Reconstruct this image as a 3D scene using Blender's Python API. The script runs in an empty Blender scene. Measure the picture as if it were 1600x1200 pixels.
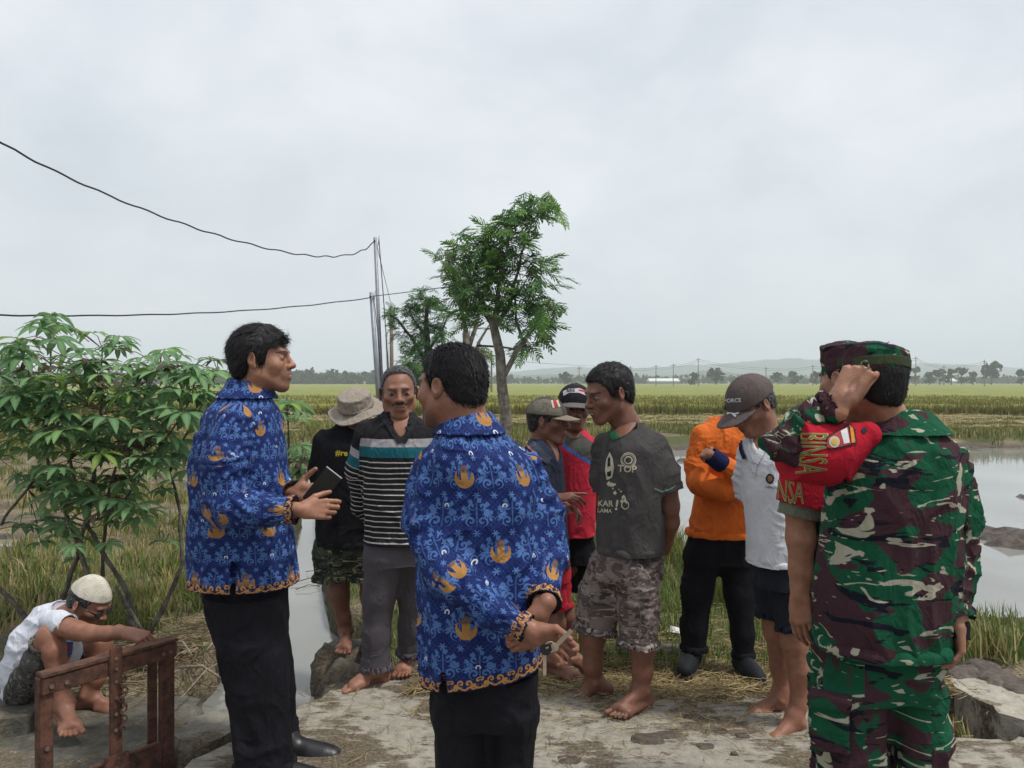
import bpy, bmesh, math, random
import numpy as np
from mathutils import Vector, Matrix
from mathutils.bvhtree import BVHTree

# ------------------------------------------------------------------ camera, sky, sun, exposure
SC = bpy.context.scene
COL = SC.collection
FOC, CX, CY, CAMZ = 1200.0, 800.0, 597.0, 1.5
cam_d = bpy.data.cameras.new('camera')
cam_d.sensor_width = 36.0
cam_d.lens = 36.0 * FOC / 1600.0
cam_d.shift_y = -3.0 / 1600.0
cam_d.clip_end = 9000.0
cam_d.clip_start = 0.05
cam = bpy.data.objects.new('camera', cam_d)
cam.location = (0, 0, CAMZ)
cam.rotation_euler = (math.radians(90), 0, 0)
COL.objects.link(cam)
SC.camera = cam

SUN_EL, SUN_AZ = 63.0, 112.0          # azimuth measured from +Y (away from the camera) towards +X
world = bpy.data.worlds.new('World')
SC.world = world
world.use_nodes = True
wn = world.node_tree
for n_ in list(wn.nodes):
    wn.nodes.remove(n_)
w_out = wn.nodes.new('ShaderNodeOutputWorld')
w_bg = wn.nodes.new('ShaderNodeBackground')
w_sky = wn.nodes.new('ShaderNodeTexSky')
w_sky.sky_type = 'NISHITA'
w_sky.sun_disc = False
w_sky.sun_elevation = math.radians(SUN_EL)
w_sky.sun_rotation = math.radians(SUN_AZ)
w_sky.dust_density = 4.0
w_tc = wn.nodes.new('ShaderNodeTexCoord')
w_map = wn.nodes.new('ShaderNodeMapping')
w_map.inputs['Scale'].default_value = (1.0, 1.0, 1.7)
w_no = wn.nodes.new('ShaderNodeTexNoise')
w_no.inputs['Scale'].default_value = 3.6
w_no.inputs['Detail'].default_value = 9.0
w_no.inputs['Roughness'].default_value = 0.55
w_no.inputs['Distortion'].default_value = 0.25
w_ramp = wn.nodes.new('ShaderNodeValToRGB')
w_ramp.color_ramp.elements[0].position = 0.30
w_ramp.color_ramp.elements[0].color = (5.5, 5.95, 6.6, 1)
w_ramp.color_ramp.elements[1].position = 0.72
w_ramp.color_ramp.elements[1].color = (7.6, 7.85, 8.25, 1)
w_mix = wn.nodes.new('ShaderNodeMix')
w_mix.data_type = 'RGBA'
w_mix.inputs[0].default_value = 0.93
wn.links.new(w_tc.outputs['Generated'], w_map.inputs['Vector'])
wn.links.new(w_map.outputs[0], w_no.inputs['Vector'])
wn.links.new(w_no.outputs['Fac'], w_ramp.inputs[0])
wn.links.new(w_sky.outputs[0], w_mix.inputs[6])
wn.links.new(w_ramp.outputs[0], w_mix.inputs[7])
wn.links.new(w_mix.outputs[2], w_bg.inputs[0])
w_bg.inputs[1].default_value = 0.1
wn.links.new(w_bg.outputs[0], w_out.inputs[0])

sun_d = bpy.data.lights.new('sun', 'SUN')
sun_d.energy = 2.4
sun_d.angle = math.radians(7)
sun_d.color = (1.0, 0.96, 0.9)
sun = bpy.data.objects.new('sun', sun_d)
_e, _a = math.radians(SUN_EL), math.radians(SUN_AZ)
sun_from = Vector((math.sin(_a) * math.cos(_e), math.cos(_a) * math.cos(_e), math.sin(_e)))
sun.rotation_euler = (-sun_from).to_track_quat('-Z', 'Y').to_euler()
COL.objects.link(sun)

SC.view_settings.view_transform = 'Standard'
SC.view_settings.look = 'None'
SC.view_settings.exposure = 0.3
SC.view_settings.gamma = 1.0
SC.cycles.use_denoising = True
SC.cycles.max_bounces = 6
SC.cycles.transparent_max_bounces = 6
SC.cycles.volume_bounces = 2
SC.cycles.caustics_reflective = False
SC.cycles.caustics_refractive = False

random.seed(7)
RNG = np.random.default_rng(7)


def at(px, py, Y):
    return np.array([(px - CX) / FOC * Y, Y, CAMZ - (py - CY) / FOC * Y])


def ground_at(px, py, z=0.0):
    Y = (CAMZ - z) * FOC / (py - CY)
    return np.array([(px - CX) / FOC * Y, Y, z])


def srgb(r, g, b):
    def f(c):
        c /= 255.0
        return c / 12.92 if c <= 0.04045 else ((c + 0.055) / 1.055) ** 2.4
    return (f(r), f(g), f(b))


# ------------------------------------------------------------------ node expressions
class E:
    __slots__ = ('g', 's')

    def __init__(self, g, s):
        self.g, self.s = g, s

    def _b(self, op, o, swap=False):
        return self.g.math(op, o, self) if swap else self.g.math(op, self, o)

    def __add__(s, o): return s._b('ADD', o)
    def __radd__(s, o): return s._b('ADD', o)
    def __sub__(s, o): return s._b('SUBTRACT', o)
    def __rsub__(s, o): return s._b('SUBTRACT', o, True)
    def __mul__(s, o): return s._b('MULTIPLY', o)
    def __rmul__(s, o): return s._b('MULTIPLY', o)
    def __truediv__(s, o): return s._b('DIVIDE', o)
    def __neg__(s): return s._b('MULTIPLY', -1.0)
    def __lt__(s, o): return s._b('LESS_THAN', o)
    def __gt__(s, o): return s._b('GREATER_THAN', o)
    def mx(s, o): return s._b('MAXIMUM', o)
    def mn(s, o): return s._b('MINIMUM', o)
    def ab(s): return s.g.math('ABSOLUTE', s)
    def sin(s): return s.g.math('SINE', s)
    def cos(s): return s.g.math('COSINE', s)
    def fr(s): return s.g.math('FRACT', s)
    def fl(s): return s.g.math('FLOOR', s)
    def sq(s): return s.g.math('SQRT', s)
    def pw(s, o): return s._b('POWER', o)
    def at2(s, o): return s._b('ARCTAN2', o)

    def step(s, a, b):                       # 0 below a, 1 above b
        n = s.g.n('ShaderNodeMapRange')
        n.interpolation_type = 'SMOOTHSTEP'
        s.g.link(s, n.inputs[0])
        n.inputs[1].default_value, n.inputs[2].default_value = a, b
        return E(s.g, n.outputs[0])


class G:
    def __init__(self, name, rough=0.8, spec=0.3):
        self.m = bpy.data.materials.new(name)
        self.m.use_nodes = True
        self.nt = self.m.node_tree
        self.b = self.nt.nodes['Principled BSDF']
        self.b.inputs['Roughness'].default_value = rough
        self.b.inputs['Specular IOR Level'].default_value = spec

    def n(self, t):
        return self.nt.nodes.new(t)

    def link(self, a, inp):
        if isinstance(a, E):
            self.nt.links.new(a.s, inp)
        elif isinstance(a, (int, float)):
            inp.default_value = a
        elif isinstance(a, tuple):
            inp.default_value = a if len(a) == len(inp.default_value) else tuple(a) + (1.0,)
        else:
            self.nt.links.new(a, inp)

    def math(self, op, a, b=None):
        n = self.n('ShaderNodeMath')
        n.operation = op
        self.link(a, n.inputs[0])
        if b is not None:
            self.link(b, n.inputs[1])
        return E(self, n.outputs[0])

    def attr(self, name):
        n = self.n('ShaderNodeAttribute')
        n.attribute_name = name
        return n

    def pat(self):
        a = self.attr('pat')
        s = self.n('ShaderNodeSeparateXYZ')
        self.nt.links.new(a.outputs['Vector'], s.inputs[0])
        return E(self, s.outputs[0]), E(self, s.outputs[1]), E(self, s.outputs[2]), a.outputs['Vector']

    def objco(self, scale=(1, 1, 1)):
        t = self.n('ShaderNodeTexCoord')
        m = self.n('ShaderNodeMapping')
        m.inputs['Scale'].default_value = scale
        self.nt.links.new(t.outputs['Object'], m.inputs[0])
        return m.outputs[0]

    def vec(self, x, y, z=0.0):
        c = self.n('ShaderNodeCombineXYZ')
        self.link(x, c.inputs[0]); self.link(y, c.inputs[1]); self.link(z, c.inputs[2])
        return c.outputs[0]

    def noise(self, co, scale, detail=3.0, rough=0.5, dist=0.0):
        n = self.n('ShaderNodeTexNoise')
        self.nt.links.new(co, n.inputs['Vector'])
        n.inputs['Scale'].default_value = scale
        n.inputs['Detail'].default_value = detail
        n.inputs['Roughness'].default_value = rough
        n.inputs['Distortion'].default_value = dist
        return E(self, n.outputs[0])

    def voro(self, co, scale, feature='F1'):
        n = self.n('ShaderNodeTexVoronoi')
        n.feature = feature
        self.nt.links.new(co, n.inputs['Vector'])
        n.inputs['Scale'].default_value = scale
        return E(self, n.outputs[0]), n

    def mixc(self, fac, a, b, mode='MIX'):
        n = self.n('ShaderNodeMix')
        n.data_type = 'RGBA'
        n.blend_type = mode
        self.link(fac, n.inputs[0])
        self.link(a, n.inputs[6])
        self.link(b, n.inputs[7])
        return n.outputs[2]

    def color(self, c):
        self.link(c, self.b.inputs['Base Color'])

    def bump(self, h, strength=0.3, dist=0.01):
        n = self.n('ShaderNodeBump')
        n.inputs['Strength'].default_value = strength
        n.inputs['Distance'].default_value = dist
        self.link(h, n.inputs['Height'])
        self.nt.links.new(n.outputs[0], self.b.inputs['Normal'])


def simple_mat(name, col, rough=0.7, spec=0.3, var=0.25, scale=18.0, bump=0.15, metal=0.0):
    g = G(name, rough, spec)
    co = g.objco()
    n = g.noise(co, scale, 4.0, 0.6)
    d = tuple(c * (1 - var) for c in col)
    l = tuple(min(1, c * (1 + var)) for c in col)
    g.color(g.mixc(n.step(0.3, 0.7), d, l))
    g.b.inputs['Metallic'].default_value = metal
    if bump:
        g.bump(g.noise(co, scale * 5, 3.0), bump, 0.004)
    return g.m


# ------------------------------------------------------------------ mesh + object helpers
def mk_mesh(name, v, faces, mats=None, smooth=True, attrs=None):
    """faces: (n,3) or (n,4) int array"""
    me = bpy.data.meshes.new(name)
    v = np.asarray(v, np.float32)
    f = np.asarray(faces, np.int32)
    nv, nf, k = len(v), len(f), f.shape[1]
    me.vertices.add(nv)
    me.vertices.foreach_set('co', v.ravel())
    me.loops.add(nf * k)
    me.loops.foreach_set('vertex_index', f.ravel())
    me.polygons.add(nf)
    me.polygons.foreach_set('loop_start', np.arange(0, nf * k, k, dtype=np.int32))
    if smooth:
        me.polygons.foreach_set('use_smooth', np.ones(nf, bool))
    me.update(calc_edges=True)
    for an, arr in (attrs or {}).items():
        arr = np.asarray(arr, np.float32)
        if arr.shape[1] == 4:
            a = me.attributes.new(an, 'FLOAT_COLOR', 'POINT')
            a.data.foreach_set('color', arr.ravel())
        else:
            a = me.attributes.new(an, 'FLOAT_VECTOR', 'CORNER' if len(arr) == nf * k else 'POINT')
            a.data.foreach_set('vector', arr.ravel())
    if mats is not None:
        me.materials.append(mats)
    return me


def link(name, data, parent=None, loc=(0, 0, 0), label=None, cat=None, group=None, kind=None):
    o = bpy.data.objects.new(name, data)
    COL.objects.link(o)
    o.location = tuple(float(c) for c in loc)
    if parent is not None:
        o.parent = parent
    if label: o['label'] = label
    if cat: o['category'] = cat
    if group: o['group'] = group
    if kind: o['kind'] = kind
    return o


class MB:
    """collects polygons in world space, built as one object about an origin"""
    def __init__(self):
        self.v, self.f = [], []

    def poly(self, pts, faces):
        b = len(self.v)
        self.v += [tuple(float(c) for c in p) for p in pts]
        self.f += [tuple(b + i for i in f) for f in faces]
        return self

    def box(self, c, half, R=None):
        R = np.eye(3) if R is None else np.asarray(R)
        pts = [np.asarray(c) + R @ (np.array([sx, sy, sz]) * half) for sx in (-1, 1) for sy in (-1, 1) for sz in (-1, 1)]
        return self.poly(pts, [(0, 1, 3, 2), (4, 6, 7, 5), (0, 4, 5, 1), (2, 3, 7, 6), (0, 2, 6, 4), (1, 5, 7, 3)])

    def tube(self, pts, radii, n=8, cap=True):
        pts = [np.asarray(p, float) for p in pts]
        if np.isscalar(radii): radii = [radii] * len(pts)
        rings = []
        up = None
        for i, p in enumerate(pts):
            t = pts[min(i + 1, len(pts) - 1)] - pts[max(i - 1, 0)]
            t = t / (np.linalg.norm(t) + 1e-9)
            if up is None:
                up = np.array([0, 0, 1.0]) if abs(t[2]) < 0.9 else np.array([1.0, 0, 0])
            s = np.cross(t, up); s /= np.linalg.norm(s) + 1e-9
            up = np.cross(s, t)
            rings.append([p + radii[i] * (math.cos(a) * s + math.sin(a) * up) for a in np.arange(n) * 2 * math.pi / n])
        b = len(self.v)
        for r in rings:
            self.v += [tuple(q) for q in r]
        for i in range(len(pts) - 1):
            for j in range(n):
                k = (j + 1) % n
                self.f.append((b + i * n + j, b + i * n + k, b + (i + 1) * n + k, b + (i + 1) * n + j))
        if cap:
            self.f.append(tuple(b + j for j in reversed(range(n))))
            self.f.append(tuple(b + (len(pts) - 1) * n + j for j in range(n)))
        return self

    def mesh(self, name, mat, origin=(0, 0, 0), smooth=False, bevel=0.0):
        me = bpy.data.meshes.new(name)
        o = np.asarray(origin)
        me.from_pydata([tuple(np.asarray(p) - o) for p in self.v], [], self.f)
        if bevel:
            bm = bmesh.new(); bm.from_mesh(me)
            bmesh.ops.bevel(bm, geom=bm.edges[:], offset=bevel, segments=2, affect='EDGES', clamp_overlap=True)
            bm.to_mesh(me); bm.free()
        if smooth:
            me.polygons.foreach_set('use_smooth', np.ones(len(me.polygons), bool))
        me.materials.append(mat)
        me.update()
        return me

    def build(self, name, mat, parent=None, origin=(0, 0, 0), smooth=False, bevel=0.0, **kw):
        me = self.mesh(name, mat, origin, smooth, bevel)
        loc = origin
        if parent is not None:
            loc = np.asarray(origin) - np.asarray(wloc(parent))
        return link(name, me, parent, loc, **kw)


def wloc(o):
    p = np.array(o.location)
    while o.parent is not None:
        o = o.parent
        p = p + np.array(o.location)
    return p


# ------------------------------------------------------------------ numpy noise
def _hash(i, j, k, seed):
    n = (i * 73856093) ^ (j * 19349663) ^ (k * 83492791) ^ (seed * 2654435761)
    n = (n ^ (n >> 13)) * 1274126177
    n = n & 0x7fffffff
    n = (n ^ (n >> 15)) * 2246822519 & 0x7fffffff
    return (n & 0xffff) / 65535.0


def vnoise(p, seed=0):
    p = np.asarray(p, float)
    i = np.floor(p).astype(np.int64)
    f = p - i
    f = f * f * f * (f * (f * 6 - 15) + 10)
    r = 0.0
    for a in (0, 1):
        wa = f[:, 0] if a else 1 - f[:, 0]
        for b in (0, 1):
            wb = f[:, 1] if b else 1 - f[:, 1]
            for c in (0, 1):
                wc = f[:, 2] if c else 1 - f[:, 2]
                r = r + wa * wb * wc * _hash(i[:, 0] + a, i[:, 1] + b, i[:, 2] + c, seed)
    return r


def fbm(p, seed=0, oct=3):
    p = np.asarray(p, float)
    s, a, t = 0, 1.0, 0
    for o in range(oct):
        s = s + a * vnoise(p * 2 ** o, seed + o)
        t += a
        a *= 0.5
    return s / t


# ------------------------------------------------------------------ signed-distance modelling
f4 = np.float32


class Prim:
    def __init__(self, lo, hi, fn):
        self.lo, self.hi, self.fn = np.asarray(lo, float), np.asarray(hi, float), fn


def cone(a, b, ra, rb=None, flat=False, flat0=False):
    a, b = np.asarray(a, float), np.asarray(b, float)
    rb = ra if rb is None else rb
    ba = b - a
    L2 = float(ba @ ba) + 1e-12
    L = math.sqrt(L2)

    def fn(X, Y, Z):
        x, y, z = X - f4(a[0]), Y - f4(a[1]), Z - f4(a[2])
        t0 = (x * f4(ba[0]) + y * f4(ba[1]) + z * f4(ba[2])) / f4(L2)
        t = np.clip(t0, 0, 1)
        d = np.sqrt((x - t * f4(ba[0])) ** 2 + (y - t * f4(ba[1])) ** 2 + (z - t * f4(ba[2])) ** 2) - (f4(ra) + f4(rb - ra) * t)
        if flat:
            d = np.maximum(d, (t0 - 1) * f4(L))
        if flat0:
            d = np.maximum(d, -t0 * f4(L))
        return d
    return Prim(np.minimum(a - ra, b - rb), np.maximum(a + ra, b + rb), fn)


def ell(c, r, R=None):
    c, r = np.asarray(c, float), np.asarray(r, float)
    m = max(r) if R is not None else None
    R = None if R is None else np.asarray(R, float)      # columns = local axes

    def fn(X, Y, Z):
        x, y, z = X - f4(c[0]), Y - f4(c[1]), Z - f4(c[2])
        if R is not None:
            x, y, z = (R[0, 0] * x + R[1, 0] * y + R[2, 0] * z, R[0, 1] * x + R[1, 1] * y + R[2, 1] * z,
                       R[0, 2] * x + R[1, 2] * y + R[2, 2] * z)
        k0 = np.sqrt((x / r[0]) ** 2 + (y / r[1]) ** 2 + (z / r[2]) ** 2)
        k1 = np.sqrt((x / r[0] ** 2) ** 2 + (y / r[1] ** 2) ** 2 + (z / r[2] ** 2) ** 2) + 1e-6
        return (k0 * (k0 - 1) / k1).astype(f4)
    e = r if R is None else np.array([m, m, m])
    return Prim(c - e, c + e, fn)


def boxp(c, half, R=None, rd=0.004):
    c, hf = np.asarray(c, float), np.asarray(half, float)
    R = np.eye(3) if R is None else np.asarray(R, float)
    m = np.linalg.norm(hf)

    def fn(X, Y, Z):
        x, y, z = X - c[0], Y - c[1], Z - c[2]
        q = []
        for i in range(3):
            q.append(np.abs(R[0, i] * x + R[1, i] * y + R[2, i] * z) - (hf[i] - rd))
        o = np.sqrt(sum(np.maximum(k, 0) ** 2 for k in q))
        return (o + np.minimum(np.maximum(np.maximum(q[0], q[1]), q[2]), 0) - rd).astype(f4)
    e = np.array([m, m, m])
    return Prim(c - e, c + e, fn)


def fnp(lo, hi, fn):
    return Prim(lo, hi, fn)


class Loft:
    """stack of superellipse sections: rows of (z, cx, cy, a, b)"""
    def __init__(self, rows, n=2.3):
        rows = sorted(rows, key=lambda r: r[0])
        A = np.array(rows, float)
        zs = np.linspace(A[0, 0], A[-1, 0], 60)
        cols = []
        for j in range(1, 5):
            c = np.interp(zs, A[:, 0], A[:, j])
            p = np.concatenate([[c[0]] * 3, c, [c[-1]] * 3])
            k = np.array([1, 2, 3, 4, 3, 2, 1.0]); k /= k.sum()
            cols.append(np.convolve(p, k, 'valid'))
        self.z, (self.cx, self.cy, self.a, self.b), self.n = zs, cols, n
        self.z0, self.z1 = zs[0], zs[-1]

    def params(self, Z):
        return [np.interp(Z, self.z, c).astype(f4) for c in (self.cx, self.cy, self.a, self.b)]

    def dist(self, X, Y, Z, off=0.0):
        cx, cy, a, b = self.params(Z)
        a = a + f4(off); b = b + f4(off)
        u, v = np.abs(X - cx), np.abs(Y - cy)
        n = self.n
        k0 = ((u / a) ** n + (v / b) ** n) ** (1.0 / n) + 1e-6
        k1 = np.sqrt((u / a ** 2) ** 2 + (v / b ** 2) ** 2) + 1e-5
        d = (k0 - 1) * np.minimum(k0 / k1, np.maximum(a, b))
        return d.astype(f4)

    def prim(self, off=0.0, z0=None, z1=None, rd=0.0):
        z0 = self.z0 if z0 is None else z0
        z1 = self.z1 if z1 is None else z1
        ma, mb = self.a.max() + off, self.b.max() + off

        def fn(X, Y, Z):
            d = self.dist(X, Y, Z, off)
            return np.maximum(np.maximum(d, Z - f4(z1)), f4(z0) - Z)
        return Prim((self.cx.min() - ma, self.cy.min() - mb, z0), (self.cx.max() + ma, self.cy.max() + mb, z1), fn)


class Field:
    def __init__(self, prims, h, extra=0.0):
        lo = np.min([p.lo for p in prims], 0) - 4 * h - extra
        hi = np.max([p.hi for p in prims], 0) + 4 * h + extra
        self.h, self.lo = h, lo
        n = np.ceil((hi - lo) / h).astype(int) + 1
        self.n = n
        self.f = np.full(n, 0.5, f4)
        self.ax = [(lo[i] + h * np.arange(n[i])).astype(f4) for i in range(3)]

    def _sub(self, lo, hi, pad):
        s = []
        for i in range(3):
            a = int(np.clip(math.floor((lo[i] - pad - self.lo[i]) / self.h), 0, self.n[i]))
            b = int(np.clip(math.ceil((hi[i] + pad - self.lo[i]) / self.h) + 1, 0, self.n[i]))
            s.append(slice(a, b))
        return tuple(s), self.ax[0][s[0]][:, None, None], self.ax[1][s[1]][None, :, None], self.ax[2][s[2]][None, None, :]

    def add(self, p, k=0.0):
        sl, X, Y, Z = self._sub(p.lo, p.hi, 3 * self.h + k)
        a = self.f[sl]
        if a.size == 0: return self
        d = p.fn(X, Y, Z)
        if k > 0:
            t = np.clip(0.5 + 0.5 * (a - d) / k, 0, 1)
            self.f[sl] = a + (d - a) * t - k * t * (1 - t)
        else:
            self.f[sl] = np.minimum(a, d)
        return self

    def cut(self, p, k=0.0):
        sl, X, Y, Z = self._sub(p.lo, p.hi, 3 * self.h + k)
        a = self.f[sl]
        if a.size == 0: return self
        d = -p.fn(X, Y, Z)
        if k > 0:
            t = np.clip(0.5 + 0.5 * (d - a) / k, 0, 1)
            self.f[sl] = a + (d - a) * t + k * t * (1 - t)
        else:
            self.f[sl] = np.maximum(a, d)
        return self

    def clip(self, fn):
        X, Y, Z = self.ax[0][:, None, None], self.ax[1][None, :, None], self.ax[2][None, None, :]
        self.f = np.maximum(self.f, fn(X, Y, Z).astype(f4))
        return self

    def mesh(self, smooth=2):
        f, h = self.f, self.h
        s = f < 0
        nx, ny, nz = f.shape
        cnt = np.zeros((nx - 1, ny - 1, nz - 1), np.int8)
        for a in (0, 1):
            for b in (0, 1):
                for c in (0, 1):
                    cnt += s[a:nx - 1 + a, b:ny - 1 + b, c:nz - 1 + c]
        m = (cnt > 0) & (cnt < 8)
        ci, cj, ck = np.nonzero(m)
        idx = np.full(m.shape, -1, np.int32)
        idx[ci, cj, ck] = np.arange(len(ci))
        pos = np.zeros((len(ci), 3)); w = np.zeros(len(ci))
        cor = [(a, b, c) for a in (0, 1) for b in (0, 1) for c in (0, 1)]
        val = {q: f[ci + q[0], cj + q[1], ck + q[2]] for q in cor}
        for q in cor:
            for ax in range(3):
                if q[ax] == 0:
                    r = list(q); r[ax] = 1; r = tuple(r)
                    fa, fb = val[q], val[r]
                    x = (fa < 0) != (fb < 0)
                    t = np.where(x, fa / np.where(x, fa - fb, 1), 0)
                    pp = np.array(q, float)[None, :].repeat(len(ci), 0)
                    pp[:, ax] += t
                    pos += pp * x[:, None]; w += x
        v = self.lo + h * (np.stack([ci, cj, ck], 1) + pos / w[:, None])
        quads = []
        for ax in range(3):
            o1, o2 = [(1, 2), (2, 0), (0, 1)][ax]
            sl0 = [slice(1, -1)] * 3; sl1 = [slice(1, -1)] * 3
            sl0[ax] = slice(0, -1); sl1[ax] = slice(1, None)
            A, B = s[tuple(sl0)], s[tuple(sl1)]
            e = np.argwhere(A != B)
            if len(e) == 0: continue
            sign = A[e[:, 0], e[:, 1], e[:, 2]]
            base = e + 1
            base[:, ax] -= 1
            def cell(d1, d2):
                q = base.copy(); q[:, o1] -= d1; q[:, o2] -= d2
                return idx[q[:, 0], q[:, 1], q[:, 2]]
            c00, c10, c11, c01 = cell(1, 1), cell(0, 1), cell(0, 0), cell(1, 0)
            q = np.stack([c00, c10, c11, c01], 1)
            q[~sign] = q[~sign][:, ::-1]
            quads.append(q)
        q = np.concatenate(quads)
        q = q[(q >= 0).all(1)]
        if smooth:
            v = lap(v, q, smooth)
        return v, q


def lap(v, q, it, lam=0.5):
    k = q.shape[1]
    e = np.concatenate([q[:, [i, (i + 1) % k]] for i in range(k)])
    n = len(v)
    deg = np.bincount(e[:, 0], minlength=n) + np.bincount(e[:, 1], minlength=n)
    deg = np.maximum(deg, 1)
    for i in range(it):
        for l in (lam, -lam * 0.9):
            s = np.zeros_like(v)
            for j in range(3):
                s[:, j] = np.bincount(e[:, 0], v[e[:, 1], j], n) + np.bincount(e[:, 1], v[e[:, 0], j], n)
            v = v + l * (s / deg[:, None] - v)
    return v


def vnormals(v, q):
    a = v[q[:, 2]] - v[q[:, 0]]
    b = v[q[:, 3 % q.shape[1]]] - v[q[:, 1]]
    fn = np.cross(a, b)
    n = np.zeros_like(v)
    for i in range(q.shape[1]):
        for j in range(3):
            n[:, j] += np.bincount(q[:, i], fn[:, j], len(v))
    return n / (np.linalg.norm(n, axis=1, keepdims=True) + 1e-12)


def unit(v):
    v = np.asarray(v, float)
    return v / (np.linalg.norm(v) + 1e-12)
# ================================================================== GROUND, WATER, FIELDS
WATER_Z = -0.28


def graded(lo, hi, fine_lo, fine_hi, step, growth=1.09):
    xs = list(np.arange(fine_lo, fine_hi + step / 2, step))
    s = step; x = xs[-1]
    while x < hi:
        s *= growth; x += s; xs.append(min(x, hi))
    s = step; x = xs[0]; pre = []
    while x > lo:
        s *= growth; x -= s; pre.append(max(x, lo))
    return np.array(pre[::-1] + xs)


def sm(a, b, x):
    t = np.clip((x - a) / (b - a), 0, 1)
    return t * t * (3 - 2 * t)


CAN_Y = [2.0, 3.0, 4.55, 5.5, 8.5, 14, 25]
CAN_R = [-0.62, -0.66, -0.74, -1.24, -2.10, -3.5, -6.0]
CAN_W = [1.1, 1.1, 1.05, 0.78, 0.34, 0.3, 0.3]


def terrain(x, y):
    """height of the soil and weights (mud, straw, grass)"""
    p = np.stack([x, y, np.zeros_like(x)], 1)
    n1 = fbm(p * 1.1, 3, 3) - 0.5
    n2 = fbm(p * 5.0, 9, 3) - 0.5
    n3 = fbm(p * 0.45, 21, 2) - 0.5
    xr = np.interp(y, CAN_Y, CAN_R)
    wd = np.interp(y, CAN_Y, CAN_W)
    xl = xr - wd
    # dry land by default
    h = -0.03 + 0.02 * n1 + 0.03 * n2
    # left field, lower and rougher
    left = sm(0.0, -0.6, x - xl) * sm(3.6, 4.6, y)
    h = h - left * (0.09 + 0.06 * sm(5, 9, y)) + left * 0.10 * n1
    dip = sm(1.1, 0.5, np.hypot((x + 5.6) / 1.1, (y - 8.3) / 0.55))
    h = h - dip * 0.16
    # paddy on the right
    xe = np.interp(y, [4.7, 5.2, 6.5, 9, 14, 22, 40], [6, 1.72, 1.45, 1.15, 0.6, -1.0, -4.0])
    yn = 5.05 + 0.35 * n1 + 0.1 * np.sin(x * 1.7)
    ys = 21.5 - 3.5 * sm(6, -1, x) + 2.0 * n3
    pad = sm(0.0, 0.35, x - xe + 0.25 * n1) * sm(0.0, 0.35, y - yn) * sm(0.0, 1.2, ys - y)
    isl = sm(1.0, 0.35, np.hypot((x - 5.95) / 1.0, (y - 8.75) / 0.85) + 0.9 * n1)
    isl2 = sm(1.0, 0.4, np.hypot((x - 2.6) / 0.45, (y - 15.5) / 1.2) + 1.0 * n1)
    bits = sm(0.14, 0.30, n1 + 0.5 * n2) * sm(9, 13, y)
    bed = -0.37 + 0.08 * n2 + 0.04 * n1 + np.maximum(np.maximum(isl, isl2) * (0.17 + 0.2 * n2), 0.13 * bits)
    h = h * (1 - pad) + pad * bed
    # canal
    can = sm(0, 0.14, xr - x + 0.06 * n2) * sm(0, 0.16, x - xl + 0.08 * n2) * sm(26, 20, y)
    h = h * (1 - can) - 0.62 * can
    # far land flat
    far = sm(24, 34, y)
    h = h * (1 - far) + far * (-0.16 + 0.05 * n1)
    # pit in front of the bank, under the bridge deck and in the sluice
    near = sm(3.62, 3.42, y) * sm(-2.2, -1.9, x)
    pit_r = sm(3.75, 3.55, y - 0.0 * x) * sm(1.7, 2.0, x)
    h = h * (1 - near) - 0.55 * near
    h = np.where(pit_r > 0, np.minimum(h, h * (1 - pit_r) - 0.55 * pit_r), h)
    mud = np.clip(pad + can + far * 0.0 + sm(0.03, -0.05, h + 0.22), 0, 1)
    strip = sm(0, 1.2, y - ys) * (1 - sm(40, 60, y))
    bund = (1 - pad) * (1 - can) * (1 - left) * (1 - strip)
    grass = np.clip(bund * sm(-0.24, 0.12, n1 + 0.4 * n3) * sm(3.75, 4.5, y + 0.8 * n1) + 0.4 * left * sm(0, 0.25, n1), 0, 1)
    straw = np.clip(1 - mud - grass, 0, 1)
    return h, mud, straw, grass


gx = graded(-2600, 2600, -3.4, 3.6, 0.045, 1.05)
gy = graded(-60, 2600, 2.9, 7.0, 0.045, 1.035)
GX, GY = np.meshgrid(gx, gy, indexing='ij')
hz, wmud, wstr, wgr = terrain(GX.ravel(), GY.ravel())
gv = np.stack([GX.ravel(), GY.ravel(), hz], 1)
ni, nj = len(gx), len(gy)
ii = np.arange(ni * nj).reshape(ni, nj)
gq = np.stack([ii[:-1, :-1], ii[1:, :-1], ii[1:, 1:], ii[:-1, 1:]], -1).reshape(-1, 4)
zone = np.stack([wmud, wstr, wgr, np.ones_like(wmud)], 1)

g = G('soil', 0.9, 0.2)
co = g.objco()
za = g.attr('zone')
zs = g.n('ShaderNodeSeparateColor')
g.nt.links.new(za.outputs['Color'], zs.inputs[0])
zm, zst, zgr = (E(g, zs.outputs[i]) for i in range(3))
n1 = g.noise(co, 9.0, 6.0, 0.65)
n2 = g.noise(co, 60.0, 4.0, 0.6)
n3 = g.noise(co, 2.0, 4.0, 0.6)
mudc = g.mixc(n1.step(0.35, 0.65), (0.055, 0.044, 0.036), (0.13, 0.105, 0.085))
strc = g.mixc(n2.step(0.35, 0.62), (0.10, 0.078, 0.05), (0.30, 0.245, 0.15))
strc = g.mixc(n3.step(0.42, 0.6), strc, g.mixc(n2.step(0.4, 0.6), (0.07, 0.056, 0.04), (0.16, 0.13, 0.09)))
grc = g.mixc(n2.step(0.3, 0.7), (0.045, 0.055, 0.02), (0.12, 0.13, 0.045))
c = g.mixc(zgr.step(0.2, 0.7), strc, grc)
c = g.mixc((zm + (n1 - 0.5) * 0.4).step(0.3, 0.7), c, mudc)
g.color(c)
g.link(zm * -0.45 + 0.95, g.b.inputs['Roughness'])
g.bump(n2 + n1, 0.7, 0.03)
SOIL = g.m
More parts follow.
